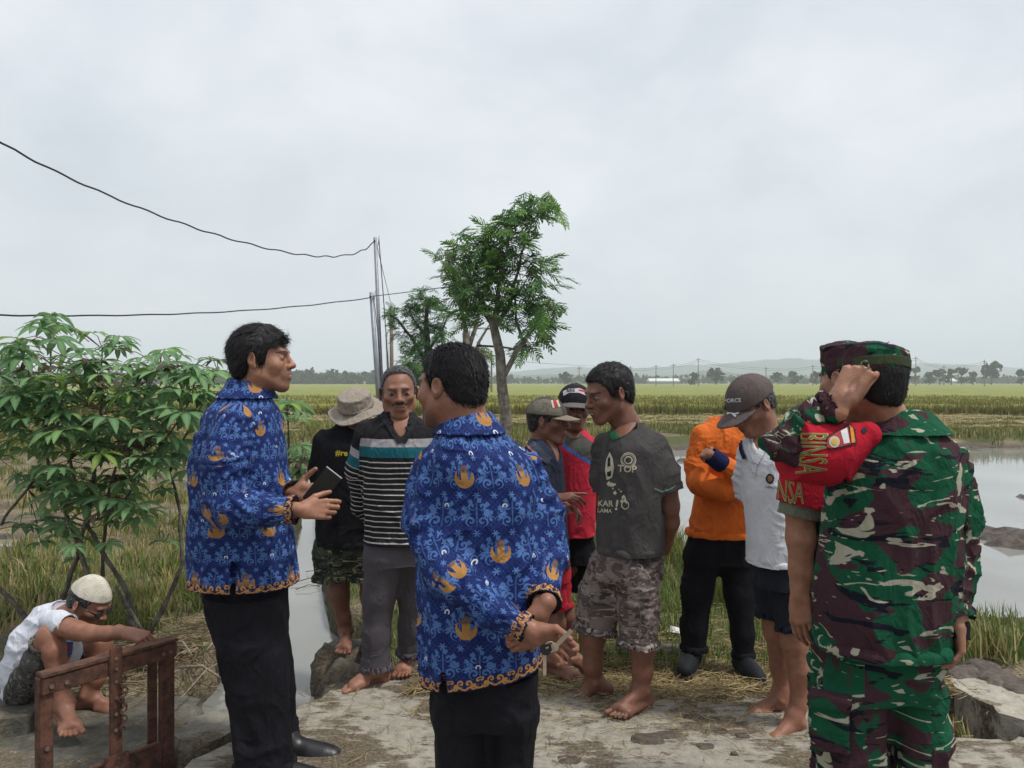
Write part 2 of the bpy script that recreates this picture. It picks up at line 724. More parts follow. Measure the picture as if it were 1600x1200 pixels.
link('ground', mk_mesh('ground', gv, gq, SOIL, True, {'zone': zone}), kind='structure')


def ground_z(x, y):
    return terrain(np.atleast_1d(np.asarray(x, float)), np.atleast_1d(np.asarray(y, float)))[0]


# water sheet
g = G('paddy_water', 0.06, 0.5)
co = g.objco((1, 0.6, 1))
g.color(g.mixc(g.noise(co, 0.6, 4).step(0.35, 0.7), (0.20, 0.20, 0.18), (0.27, 0.27, 0.25)))
g.bump(g.noise(co, 14.0, 3.0), 0.05, 0.01)
g.b.inputs['IOR'].default_value = 1.4
WATER = g.m
wx = graded(-30, 60, -4, 8, 1.0, 1.2); wy = graded(2.0, 30, 3, 12, 1.0, 1.2)
WXg, WYg = np.meshgrid(wx, wy, indexing='ij')
wi = np.arange(len(wx) * len(wy)).reshape(len(wx), len(wy))
wq = np.stack([wi[:-1, :-1], wi[1:, :-1], wi[1:, 1:], wi[:-1, 1:]], -1).reshape(-1, 4)
link('water', mk_mesh('water', np.stack([WXg.ravel(), WYg.ravel(), np.full(WXg.size, WATER_Z)], 1), wq, WATER), kind='structure')


# ------------------------------------------------------------------ blades
def blades(pos, h, w, lean, colors, seed=0, bend=0.6, az=None):
    """numpy grass: 5 verts / 3 tris each.  pos (n,3), h,w,lean (n,), colors (n,3)"""
    r = np.random.default_rng(seed)
    n = len(pos)
    az = r.uniform(0, 2 * np.pi, n) if az is None else az
    d = np.stack([np.cos(az), np.sin(az), np.zeros(n)], 1)
    rot = az + np.pi / 2 + r.normal(0, 0.5, n)
    s = np.stack([np.cos(rot), np.sin(rot), np.zeros(n)], 1) * (w / 2)[:, None]
    up = np.array([0, 0, 1.0])
    ca, sa = np.cos(lean), np.sin(lean)
    mid = pos + (d * (sa * 0.5)[:, None] + up * (ca * 0.55)[:, None]) * h[:, None]
    l2 = lean * (1 + bend) + bend * 0.3
    tip = mid + (d * (np.sin(l2) * 0.5)[:, None] + up * (np.cos(l2) * 0.45)[:, None]) * h[:, None]
    v = np.stack([pos - s, pos + s, mid + s * 0.8, mid - s * 0.8, tip], 1).reshape(-1, 3)
    b = np.arange(n)[:, None] * 5
    f = np.concatenate([b + np.array([[0, 1, 2]]), b + np.array([[0, 2, 3]]), b + np.array([[3, 2, 4]])])
    cc = np.repeat(colors, 5, axis=0)
    col = np.concatenate([cc, np.ones((len(cc), 1))], 1)
    return v, f, col


def leafmat(name, rough=0.6, trans=0.25):
    g = G(name, rough, 0.25)
    a = g.attr('Col')
    g.color(a.outputs['Color'])
    t = g.n('ShaderNodeBsdfTranslucent')
    g.nt.links.new(a.outputs['Color'], t.inputs[0])
    m = g.n('ShaderNodeMixShader')
    m.inputs[0].default_value = trans
    g.nt.links.new(g.b.outputs[0], m.inputs[1])
    g.nt.links.new(t.outputs[0], m.inputs[2])
    g.nt.links.new(m.outputs[0], g.nt.nodes['Material Output'].inputs[0])
    return g.m


BLADE = leafmat('blade')


def pick(cols, n, r, var=0.2):
    c = np.array(cols)[r.integers(0, len(cols), n)]
    return np.clip(c * r.uniform(1 - var, 1 + var, (n, 1)), 0, 1)


GREEN = [(0.085, 0.145, 0.028), (0.12, 0.18, 0.036), (0.07, 0.12, 0.024)]
STRAW = [(0.42, 0.33, 0.155), (0.50, 0.40, 0.21), (0.31, 0.23, 0.12)]
OLIVE = [(0.23, 0.21, 0.06), (0.30, 0.25, 0.085), (0.17, 0.175, 0.045)]

r = np.random.default_rng(11)


def clumps(name, n_cl, region, per, hh, ww, cols, seed, label, cat, keep=None, spread=0.06, lean=0.35):
    r = np.random.default_rng(seed)
    x, y = region(r, n_cl)
    z, m, s_, g_ = terrain(x, y)
    ok = (z > WATER_Z + 0.01)
    if keep is not None:
        ok &= keep(x, y, z, m, s_, g_)
    x, y, z = x[ok], y[ok], z[ok]
    n = len(x)
    k = per
    px = np.repeat(x, k) + r.normal(0, spread, n * k)
    py = np.repeat(y, k) + r.normal(0, spread, n * k)
    pz = np.repeat(z, k) - 0.01
    hs = np.repeat(r.uniform(0.7, 1.25, n), k) * r.uniform(hh[0], hh[1], n * k)
    cc = pick(cols, n, r, 0.25)
    c = np.repeat(cc, k, 0) * 0.55 + pick(cols, n * k, r, 0.3) * 0.45
    v, f, col = blades(np.stack([px, py, pz], 1), hs, np.full(n * k, ww) * r.uniform(0.6, 1.3, n * k), np.abs(r.normal(0, lean, n * k)), c, seed)
    return link(name, mk_mesh(name, v, f, BLADE, False, {'Col': col}), label=label, cat=cat, kind='stuff')


# rice stubble on the left field, near and mid
def reg_left(r, n):
    y = 4.7 + 20 * r.random(n) ** 1.8
    xl = np.interp(y, CAN_Y, np.array(CAN_R) - np.array(CAN_W))
    x = xl - 0.12 - (0.62 * y + 2.0) * r.random(n)
    return x, y


clumps('stubble', 2300, reg_left, 26, (0.07, 0.23), 0.011, GREEN + GREEN + STRAW + OLIVE + [(0.15, 0.20, 0.045), (0.20, 0.24, 0.06)], 5,
       'green and straw coloured rice stubble on the left field', 'stubble',
       keep=lambda x, y, z, m, s, g: (fbm(np.stack([x, y, x * 0], 1) * 0.9, 55, 2) > 0.38) & (np.hypot((x + 5.8) / 1.0, (y - 8.8) / 0.9) > 1) & (np.hypot((x + 2.6) / 1.2, (y - 12) / 4) > 0.8) & (np.hypot((x + 1.95) / 0.75, (y - 4.5) / 0.55) > 1))


# stubble and cut straw on the strip in front of the standing rice
def reg_strip(r, n):
    y = 17.5 + 19 * r.random(n)
    x = (r.random(n) * 1.55 - 0.75) * y
    return x, y


def keep_strip(x, y, z, m, s, g):
    p = np.stack([x, y, x * 0], 1)
    return (z > -0.24) & (fbm(p * 0.5, 77, 2) > 0.36) & (m < 0.6)


clumps('stubble', 9000, reg_strip, 10, (0.12, 0.36), 0.03, OLIVE + GREEN + STRAW[:1] + [(0.15, 0.17, 0.04), (0.2, 0.21, 0.055)], 6,
       'olive rice stubble with cut straw beyond the flooded paddy', 'stubble', keep=keep_strip, spread=0.12, lean=0.45)


# grass on the bund
def reg_bund(r, n):
    y = 4.0 + 17 * r.random(n) ** 1.7
    xr = np.interp(y, CAN_Y, CAN_R) + 0.05
    xe = np.interp(y, [4.0, 4.7, 5.2, 6.5, 9, 14, 22], [4.5, 4.5, 1.9, 1.6, 1.3, 0.8, -1.0]) + 0.15
    return xr + (xe - xr) * r.random(n), y


clumps('grass', 4300, reg_bund, 16, (0.05, 0.16), 0.007, GREEN + GREEN + [(0.16, 0.17, 0.05)] + STRAW[:1], 8,
       'short green grass on the earth bund behind the men', 'grass', keep=lambda x, y, z, m, s, g: g > 0.25, spread=0.05, lean=0.5)


def reg_edge(r, n):
    y = 5.2 + 9 * r.random(n) ** 1.6
    xe = np.interp(y, [4.7, 5.2, 6.5, 9, 14, 22], [2, 1.72, 1.45, 1.15, 0.6, -1.0])
    return xe + r.normal(0.02, 0.1, n), y


clumps('grass', 230, reg_edge, 30, (0.12, 0.34), 0.010, GREEN + OLIVE + OLIVE, 18,
       'taller grass along the waterline of the flooded paddy', 'grass', spread=0.05, lean=0.3)


# straw litter lying on the bank and the rear of the concrete
def litter(name, n, region, seed, label, ln=(0.05, 0.2), zf=None, cols=STRAW, ww=0.004):
    r = np.random.default_rng(seed)
    x, y = region(r, n)
    z = terrain(x, y)[0]
    ok = z > WATER_Z + 0.02
    x, y, z = x[ok], y[ok], z[ok]
    if zf is not None: z = zf(x, y, z)
    n = len(x)
    a = r.uniform(0, 2 * np.pi, n)
    L = r.uniform(ln[0], ln[1], n)
    d = np.stack([np.cos(a), np.sin(a), r.normal(0, 0.12, n)], 1)
    s = np.stack([-np.sin(a), np.cos(a), np.zeros(n)], 1) * ww / 2
    p = np.stack([x, y, z + r.uniform(0.004, 0.03, n)], 1)
    bend = r.normal(0, 0.12, n)[:, None] * np.stack([-np.sin(a), np.cos(a), np.zeros(n)], 1) * L[:, None]
    p0, p1, p2 = p - d * L[:, None] / 2, p + bend, p + d * L[:, None] / 2
    p0[:, 2] = np.maximum(p0[:, 2], z + 0.003); p2[:, 2] = np.maximum(p2[:, 2], z + 0.003)
    lift = np.array([0, 0, ww * 0.7])
    v = np.stack([p0 - s, p0 + s, p0 + lift, p1 - s, p1 + s, p1 + lift, p2 - s, p2 + s, p2 + lift], 1).reshape(-1, 3)
    b = np.arange(n)[:, None] * 9
    q = []
    for k in (0, 3):
        for i, j in ((0, 1), (1, 2), (2, 0)):
            q.append(b + np.array([[k + i, k + j, k + j + 3, k + i + 3]]))
    c = np.repeat(pick(cols, n, r, 0.3), 9, 0)
    col = np.concatenate([c, np.ones((len(c), 1))], 1)
    return link(name, mk_mesh(name, v, np.concatenate(q), BLADE, False, {'Col': col}), label=label, cat='straw', kind='stuff')


def reg_lit(r, n):
    y = 3.66 + np.abs(r.normal(0, 0.55, n))
    return r.uniform(-0.5, 2.2, n) , y


litter('straw_litter', 3900, reg_lit, 31, 'dry straw trampled into the bank behind the concrete deck', zf=lambda x, y, z: np.maximum(z, np.where(y < 3.85, 0.0, -9)))


def reg_lit2(r, n):
    return r.normal(-1.95, 0.35, n), r.normal(4.35, 0.32, n)


litter('straw_litter', 900, reg_lit2, 33, 'twigs and dead leaves heaped beside the rusty gate', cols=[(0.16, 0.10, 0.06), (0.24, 0.17, 0.1), (0.34, 0.27, 0.17), (0.1, 0.12, 0.04)], ww=0.006, ln=(0.06, 0.28))


def reg_lit3(r, n):
    x = r.uniform(-1.0, 2.0, n)
    return x, 2.7 + 1.0 * r.random(n) ** 0.7


def reg_cut(r, n):
    y = 23 + 11 * r.random(n)
    x = (r.random(n) * 1.5 - 0.7) * y
    p_ = np.stack([x, y, x * 0], 1)
    ok = fbm(p_ * [0.35, 0.9, 1], 91, 2) > 0.55
    return x[ok], y[ok]


litter('straw_litter', 16000, reg_cut, 36, 'pale heaps of cut straw lying in front of the standing rice', ln=(0.25, 0.6), ww=0.022, zf=lambda x, y, z: z + 0.12 + 0.12 * vnoise(np.stack([x * 2, y * 2, x * 0], 1), 5), cols=[(0.50, 0.41, 0.22), (0.42, 0.34, 0.17), (0.34, 0.29, 0.13)])

# ------------------------------------------------------------------ standing rice
g = G('rice', 0.8, 0.15)
co = g.objco()
n1 = g.noise(g.objco((0.6, 0.10, 1)), 1.0, 4.0)
n2 = g.noise(g.objco((6, 1.6, 6)), 1.0, 5.0, 0.7)
cA = g.mixc(n1.step(0.35, 0.65), (0.125, 0.175, 0.04), (0.215, 0.21, 0.048))
g.color(g.mixc(n2.step(0.3, 0.7), cA, (0.24, 0.245, 0.07)))
RICE = g.m
rx = graded(-900, 900, -34, 34, 0.55, 1.06)
ry = graded(36.0, 620, 36.0, 60, 0.45, 1.06)
RX, RY = np.meshgrid(rx, ry, indexing='ij')
rp = np.stack([RX.ravel(), RY.ravel(), np.zeros(RX.size)], 1)
edge = 36 + 2.2 * (fbm(rp * [0.09, 0, 0], 4, 2) - 0.5) * 2
rh = 0.44 + 0.22 * (fbm(rp * [1.2, 1.2, 1], 2, 3) - 0.5) + 0.1 * (fbm(rp * 0.05, 8, 2) - 0.5)
path = np.abs((RY.ravel() - 92 - 0.05 * RX.ravel()))
rh = np.where(path < 1.6, -0.2, rh)
rp[:, 1] = np.maximum(rp[:, 1], 0) + np.where(RY.ravel() < 60, (edge - 36) * (60 - RY.ravel()) / 24, 0)
rp[:, 2] = np.where(np.abs(RY.ravel() - ry[0]) < 1e-6, -0.3, rh)
ri = np.arange(len(rx) * len(ry)).reshape(len(rx), len(ry))
rq = np.stack([ri[:-1, :-1], ri[1:, :-1], ri[1:, 1:], ri[:-1, 1:]], -1).reshape(-1, 4)
link('rice_field', mk_mesh('rice_field', rp, rq, RICE, False), label='ripening yellow green rice crop stretching to the horizon', cat='rice field', kind='stuff')

# blades along the front edge and over the first rows
r = np.random.default_rng(41)
n = 60000
ex = r.uniform(-30, 34, n)
dep = 22 * r.random(n) ** 2.4
ed = 36 + 2.2 * (fbm(np.stack([ex, ex * 0, ex * 0], 1) * [0.09, 0, 0], 4, 2) - 0.5) * 2
ey = ed + dep + r.normal(0, 0.12, n)
ez = np.where(dep < 0.5, -0.2, 0.32)
eh = np.where(dep < 0.5, r.uniform(0.55, 0.85, n), r.uniform(0.16, 0.34, n))
ec = pick([(0.13, 0.15, 0.03), (0.22, 0.20, 0.045), (0.30, 0.25, 0.07), (0.17, 0.17, 0.04)], n, r, 0.25)
v, f, col = blades(np.stack([ex, ey, ez], 1), eh, r.uniform(0.03, 0.07, n), np.abs(r.normal(0, 0.3, n)), ec, 42)
link('rice_field', mk_mesh('rice_blades', v, f, BLADE, False, {'Col': col}), label='ragged front edge of the standing rice', cat='rice', kind='stuff')


# ================================================================== CONCRETE
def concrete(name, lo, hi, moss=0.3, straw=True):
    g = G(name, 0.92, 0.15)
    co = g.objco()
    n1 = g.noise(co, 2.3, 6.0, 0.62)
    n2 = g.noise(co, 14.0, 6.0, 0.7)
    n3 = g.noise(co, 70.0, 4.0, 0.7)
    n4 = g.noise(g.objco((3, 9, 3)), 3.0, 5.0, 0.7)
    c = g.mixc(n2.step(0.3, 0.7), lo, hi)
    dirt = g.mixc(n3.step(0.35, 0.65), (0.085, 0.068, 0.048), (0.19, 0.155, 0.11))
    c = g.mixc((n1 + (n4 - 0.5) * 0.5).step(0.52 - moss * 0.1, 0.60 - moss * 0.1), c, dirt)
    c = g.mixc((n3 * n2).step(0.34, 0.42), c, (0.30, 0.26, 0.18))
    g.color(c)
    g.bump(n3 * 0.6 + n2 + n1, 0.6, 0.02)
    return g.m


CONC = concrete('worn_concrete', (0.25, 0.23, 0.19), (0.39, 0.36, 0.30), 0.42)
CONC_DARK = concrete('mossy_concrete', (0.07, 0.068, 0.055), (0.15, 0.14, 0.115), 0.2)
CONC_MID = concrete('grey_concrete', (0.16, 0.15, 0.125), (0.27, 0.25, 0.21), 0.0)


def slab(name, poly_px, z, thick, mat, label, cat, jit=0.012, sub=0.05, seed=0, polyw=None):
    pts = [ground_at(a, b, z)[:2] for a, b in poly_px] if polyw is None else [np.array(p, float) for p in polyw]
    r = np.random.default_rng(seed)
    out = []
    for i, p in enumerate(pts):
        q = pts[(i + 1) % len(pts)]
        L = np.linalg.norm(q - p)
        m = max(1, min(60, int(L / sub)))
        for k in range(m):
            out.append(p + (q - p) * k / m + r.normal(0, jit, 2) * (1 if k else 0.3))
    n = len(out)
    bm = bmesh.new()
    o = np.mean(out, 0)
    top = [bm.verts.new((p[0] - o[0], p[1] - o[1], z + r.normal(0, jit * 0.25))) for p in out]
    rim = [bm.verts.new((p[0] - o[0] + r.normal(0, jit * .5), p[1] - o[1] + r.normal(0, jit * .5), z - 0.03 + r.normal(0, jit * 0.5))) for p in out]
    bot = [bm.verts.new((p[0] - o[0] + r.normal(0, jit), p[1] - o[1] + r.normal(0, jit), z - thick)) for p in out]
    ft = bm.faces.new(top)
    for A, B in ((top, rim), (rim, bot)):
        for i in range(n):
            bm.faces.new((A[i], B[i], B[(i + 1) % n], A[(i + 1) % n]))
    bmesh.ops.triangulate(bm, faces=[ft])
    bmesh.ops.recalc_face_normals(bm, faces=bm.faces[:])
    me = bpy.data.meshes.new(name)
    bm.to_mesh(me); bm.free()
    me.materials.append(mat)
    return link(name, me, None, (o[0], o[1], 0), label=label, cat=cat)


slab('concrete_deck', [(252, 1222), (300, 1190), (360, 1160), (440, 1118), (500, 1090), (560, 1066), (640, 1058), (760, 1056), (900, 1068), (1000, 1090), (1100, 1096), (1200, 1090), (1320, 1102), (1480, 1152), (1720, 1160), (2300, 2300), (800, 2600), (-900, 2300)],
     0.0, 0.22, CONC, 'worn concrete bridge deck the men stand on, strewn with straw', 'concrete deck', seed=1)
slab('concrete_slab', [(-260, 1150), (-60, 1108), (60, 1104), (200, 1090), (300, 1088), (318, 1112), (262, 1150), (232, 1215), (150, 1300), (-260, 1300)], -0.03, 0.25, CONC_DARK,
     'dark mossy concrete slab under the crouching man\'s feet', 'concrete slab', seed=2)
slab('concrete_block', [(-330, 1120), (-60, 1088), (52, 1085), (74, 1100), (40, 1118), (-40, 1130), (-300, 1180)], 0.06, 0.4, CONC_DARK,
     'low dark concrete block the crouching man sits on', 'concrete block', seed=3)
slab('concrete_block', [(264, 1140), (300, 1122), (352, 1106), (376, 1122), (370, 1140), (330, 1158), (282, 1156)], 0.035, 0.4, CONC_MID,
     'grey concrete block beside the right post of the rusty gate', 'concrete block', seed=4)
slab('concrete_curb', [(1478, 1058), (1540, 1062), (1640, 1096), (1760, 1122), (1760, 1190), (1640, 1150), (1560, 1112), (1490, 1072)], 0.03, 0.5, concrete('curb_concrete', (0.28, 0.26, 0.21), (0.44, 0.41, 0.34), 0.15),
     'pale concrete curb beside the dark gap at the right', 'concrete curb', seed=5)


def rock(px, py, z, size, mat, label, group=None, seed=0, name='stone', cat='stone'):
    c = ground_at(px, py, z)
    bm = bmesh.new()
    bmesh.ops.create_icosphere(bm, subdivisions=4, radius=1.0)
    v = np.array([x.co[:] for x in bm.verts])
    v = np.sign(v) * np.abs(v) ** 0.55
    v = v / np.abs(v).max()
    nrm = unit(v)
    d = fbm(v * 1.3 + seed * 7.1, seed, 3) - 0.5
    d2 = np.abs(fbm(v * 3.1 + seed * 3.3, seed + 5, 3) - 0.5)
    v = v * (1 + 0.35 * d - 0.5 * d2)[:, None] * np.asarray(size)
    v[:, 2] -= v[:, 2].max()
    for x, q in zip(bm.verts, v): x.co = q
    me = bpy.data.meshes.new(name)
    bm.to_mesh(me); bm.free()
    me.polygons.foreach_set('use_smooth', np.ones(len(me.polygons), bool))
    me.materials.append(mat)
    return link(name, me, None, c, label=label, cat=cat, group=group)


STONE = concrete('canal_stone', (0.075, 0.07, 0.058), (0.17, 0.155, 0.125), 0.2)
rock(545, 1000, 0.0, (0.215, 0.17, 0.34), STONE, 'dark flat stone under the bare foot of the man in camouflage shorts', seed=1)
rock(552, 1034, -0.015, (0.21, 0.14, 0.34), STONE, 'middle dark stone of the canal edge', seed=4)
rock(562, 1066, 0.0, (0.24, 0.16, 0.36), STONE, 'large grey stone at the canal edge in front of the deck', seed=3)
for k, (px, py, sx, lb) in enumerate([(1512, 1100, 0.10, 'angular dark stone in the gap wall nearest the soldier'), (1532, 1108, 0.09, 'brown stone wedged under the pale curb'), (1556, 1126, 0.08, 'small dark stone low in the gap under the curb')]):
    p = ground_at(px, py, -0.1)
    rock(px, py, -0.08, (sx, 0.1, 0.12), CONC_MID, lb, seed=10 + k)

# mud clods at the right bank and in the paddy
MUD = simple_mat('wet_mud', (0.085, 0.066, 0.052), 0.7, 0.4, 0.4, 30, 0.5)
for k, (px, py, s_, lb) in enumerate([(1508, 1042, 0.13, 'cracked grey mud clod beside the soldier\'s hand'), (1560, 1052, 0.15, 'dark mud clod behind the pale curb'), (1596, 1068, 0.12, 'mud clod at the right end of the pale curb'), (1535, 1030, 0.09, 'mud clod below the tall stubble clump')]):
    rock(px, py, 0.05, (s_, s_ * 0.9, 0.1), MUD, lb, seed=20 + k, name='mud_clod', cat='mud')
for k, (px, py, s_, lb) in enumerate([(1012, 1152, .075, 'flat dark mud cake on the deck below the laughing man'), (1042, 1146, .05, 'thin mud smear beside the flat mud cake'), (1126, 1140, .035, 'small mud patch on the deck left of the bare feet'), (1160, 1147, .03, 'mud patch nearest the bare toes on the deck'), (1147, 1174, .014, 'tiny black mud lump on the deck'), (890, 1185, .05, 'mud spot on the deck beside the black trousers'), (1102, 1164, .04, 'brown mud smear with a straw on the deck')]):
    o_ = rock(px, py, 0.006 if k != 4 else 0.014, (s_, s_ * 0.75, 0.012), MUD, lb, seed=30 + k, name='mud_patch', cat='mud')


def reg_deck(r, n):
    x = r.normal(0.45, 0.75, n)
    return x, 3.75 - np.abs(r.normal(0, 0.38, n))


_t = terrain
def terrain(x, y):
    h, m, s, g_ = _t(x, y)
    return np.zeros_like(h), m, s, g_
litter('straw_litter', 950, reg_deck, 35, 'loose straw bits scattered over the concrete deck', ln=(0.015, 0.10), ww=0.003)
terrain = _t

# ================================================================== RUSTY SLUICE GATE
g = G('rusty_steel', 0.85, 0.3)
co = g.objco()
n1 = g.noise(co, 18.0, 6.0, 0.7)
n2 = g.noise(co, 110.0, 4.0, 0.7)
c = g.mixc(n1.step(0.35, 0.65), (0.050, 0.027, 0.020), (0.140, 0.062, 0.040))
c = g.mixc(n2.step(0.55, 0.75), c, (0.19, 0.10, 0.065))
g.color(c); g.bump(n1 + n2 * 0.6, 0.6, 0.006)
RUST = g.m
BOLT = simple_mat('worn_bolt', (0.20, 0.14, 0.115), 0.5, 0.5, 0.3, 60, 0.2, 0.5)
A = at(76, 1056, 2.74); B = at(262, 1004, 3.09)
zt = 0.455
A[2] = B[2] = zt
gd = unit([B[0] - A[0], B[1] - A[1], 0]); gn = np.array([gd[1], -gd[0], 0.0])   # towards camera
GL = np.linalg.norm((B - A)[:2])
Rg = np.stack([gd, gn, [0, 0, 1]], 1)
gate = link('sluice_gate', None, None, (A[0], A[1], -0.2), label='small rusty steel sluice gate in front of the crouching man', cat='sluice gate')


def gp(u, n, z): return np.array([A[0], A[1], 0]) + gd * u + gn * n + np.array([0, 0, z])


def gbar(name, u0, u1, z0, z1, n0=-0.02, n1=0.02, bev=0.003):
    return MB().box(gp((u0 + u1) / 2, (n0 + n1) / 2, (z0 + z1) / 2), ((u1 - u0) / 2, (n1 - n0) / 2, (z1 - z0) / 2), Rg).build(name, RUST, gate, gp(u0, 0, z0), bevel=bev)


gbar('post', -0.035, 0.012, -0.25, zt - 0.002, -0.03, 0.012)
gbar('post', GL - 0.022, GL + 0.03, -0.15, zt - 0.002, -0.035, 0.0)
gbar('post_flange', GL - 0.06, GL - 0.023, -0.15, zt - 0.05, -0.05, -0.036)
gbar('top_rail', -0.03, GL + 0.032, zt, zt + 0.012, -0.035, 0.028)
gbar('rail_face', -0.03, GL + 0.026, zt - 0.06, zt - 0.003, 0.014, 0.024)
gbar('plate', 0.013, GL - 0.023, -0.25, 0.055, -0.012, 0.004)
gbar('plate_edge', 0.02, GL - 0.03, 0.056, 0.066, -0.016, 0.006)
um = 0.50 * GL
gbar('lift_bar', um - 0.024, um + 0.024, 0.0, zt + 0.045, 0.026, 0.036)
gbar('lift_bracket', um - 0.045, um + 0.045, 0.02, 0.10, 0.037, 0.045)
for z in (-0.02, 0.03, 0.075, 0.19, 0.25, 0.31, 0.37, 0.42, 0.46):
    MB().tube([gp(um, 0.034, z), gp(um + 0.004 * math.sin(z * 90), 0.042, z)], 0.0062, 10).build('bolt', BOLT, gate, gp(um, 0.036, z))
for u in (0.0, 0.05, GL - 0.03, GL):
    MB().tube([gp(u, 0.022, zt - 0.035), gp(u, 0.030, zt - 0.035)], 0.008, 10).build('bolt', BOLT, gate, gp(u, 0.024, zt - 0.035))
for z in (0.0, 0.2):
    MB().tube([gp(-0.01, 0.01, z), gp(-0.01, 0.019, z)], 0.008, 10).build('bolt', BOLT, gate, gp(-0.01, 0.012, z))
ch = [gp(um + 0.02 + 0.012 * math.sin(k * 2.1), 0.05 + 0.006 * math.cos(k * 1.7), 0.40 - k * 0.018) for k in range(13)]
for k in range(12):
    c_ = (ch[k] + ch[k + 1]) / 2
    d_ = unit(ch[k + 1] - ch[k]); s_ = unit(np.cross(d_, gn if k % 2 else gd))
    ring = [c_ + 0.013 * math.cos(t) * d_ + 0.008 * math.sin(t) * s_ for t in np.arange(11) * 2 * math.pi / 10]
    MB().tube(ring, 0.0028, 5, False).build('chain_link', RUST, gate, c_)
for k, lbk in zip((0, 2, 5), ('shortest', 'middle', 'longest')):
    b0 = ground_at(278 + k * 3, 1130 + k, 0.04)
    MB().tube([b0, b0 + np.array([-0.02 - 0.01 * k, -0.06, 0.03]), b0 + np.array([-0.035 - 0.006 * k, -0.1, -0.06]), b0 + np.array([-0.02, -0.11, -0.15 - 0.02 * k])], [0.003, 0.003, 0.0025, 0.002], 4).build(
        'straw_stalk', simple_mat('straw_stalk', (0.36, 0.29, 0.15), 0.8), None, b0, label=lbk + ' of three dry straw stalks hanging over the block by the gate', cat='straw', group='straw stalks by the gate')

BARK_STICK = simple_mat('dead_stick', (0.24, 0.2, 0.15), 0.85, 0.2, 0.3, 40, 0.4)
for k, (a, b, rr, lb) in enumerate([((278, 1043), (350, 1062), 0.008, 'pale bare stick lying left of the trousers in batik shirt'), ((322, 1018), (344, 1006), 0.009, 'short broken stick end beside the black trousers'),
                                   ((268, 1003), (300, 1024), 0.006, 'thin dead twig above the gate post'), ((282, 1092), (352, 1030), 0.004, 'thin slanting twig on the trash heap')]):
    p, q = ground_at(a[0], a[1], 0.03), ground_at(b[0], b[1], 0.05)
    mid = (p + q) / 2 + np.array([0, 0.02, 0.03])
    MB().tube([p, mid, q], [rr, rr * 0.9, rr * 0.7], 6).build('dead_stick', BARK_STICK, None, p, smooth=True, label=lb, cat='stick')

# stubble clumps on the right bank
for k, (px, py, hh, lb) in enumerate([(1512, 1030, 0.34, 'tall leaning rice stubble clump beside the soldier\'s right hand'), (1572, 1030, 0.30, 'thin rice stubble clump by the right edge of the paddy'), (1540, 1022, 0.2, 'low rice stubble between the two taller clumps'), (1490, 1150, 0.12, 'green grass tuft growing in the dark gap by the trouser leg')]):
    r = np.random.default_rng(60 + k)
    c = ground_at(px, py, 0.0 if k < 3 else -0.1)
    m = 46
    pos = r.normal(0, 0.035, (m, 3)) * [1, 1, 0]
    az = r.normal(2.6 if k != 1 else 2.2, 0.9, m)
    v, f, col = blades(pos, r.uniform(0.4, 1.0, m) * hh, r.uniform(0.006, 0.012, m), np.abs(r.normal(0.25, 0.2, m)), pick(GREEN + OLIVE + STRAW, m, r), 61 + k, 0.15, az)
    link('stubble_clump', mk_mesh('stubble_clump', v, f, BLADE, False, {'Col': col}), None, c, label=lb, cat='stubble clump')

# small litter on the bank and in the canal
for a_, b_, rr, zz, lb in [((452, 912), (512, 904), 0.006, WATER_Z + 0.02, 'long dark twig lying across the canal water'), ((462, 921), (500, 916), 0.005, WATER_Z + 0.02, 'short dark twig just below the long one in the canal'), ((478, 893), (500, 899), 0.004, WATER_Z + 0.02, 'thin twig at the far canal bank')]:
    p_, q_ = ground_at(a_[0], a_[1], zz), ground_at(b_[0], b_[1], zz)
    m_ = (p_ + q_) / 2 + np.array([0.0, 0.03, 0.02])
    MB().tube([p_, m_, q_], [rr, rr * 0.9, rr * 0.6], 5).build('floating_twig', BARK_STICK, None, p_, smooth=True, label=lb, cat='twig')
SCRAP = simple_mat('white_plastic_scrap', (0.62, 0.62, 0.60), 0.5, 0.4, 0.1, 30, 0.2)
c_ = ground_at(1053, 988, 0.0)
MB().poly([c_ + np.array(v_) for v_ in ((-.045, -.02, .012), (.03, -.035, .004), (.05, .01, .02), (-.01, .04, .028), (0, 0, .035))], [(0, 1, 4), (1, 2, 4), (2, 3, 4), (3, 0, 4)]).build(
    'plastic_scrap', SCRAP, None, c_, label='crumpled white plastic scrap on the bank left of the black trousers', cat='litter')
rock(1048, 1008, 0.035, (0.06, 0.05, 0.04), CONC_MID, 'small grey rubble lump beside the left black shoe', seed=51, name='rubble', cat='rubble')
# ================================================================== TREES
def barkmat(name, a, b):
    g = G(name, 0.9, 0.15)
    co = g.objco((1, 1, 0.35))
    n1 = g.noise(co, 14.0, 6.0, 0.7)
    n2 = g.noise(g.objco((1, 1, 3)), 9.0, 4.0, 0.6)
    g.color(g.mixc((n1 * 0.7 + n2 * 0.3).step(0.38, 0.62), a, b))
    g.bump(n1 + n2, 0.6, 0.02)
    return g.m


BARK = barkmat('pale_bark', (0.10, 0.085, 0.07), (0.27, 0.24, 0.20))
BARK_D = barkmat('dark_bark', (0.05, 0.042, 0.034), (0.14, 0.12, 0.095))
LEAF = leafmat('leaf', 0.55, 0.4)


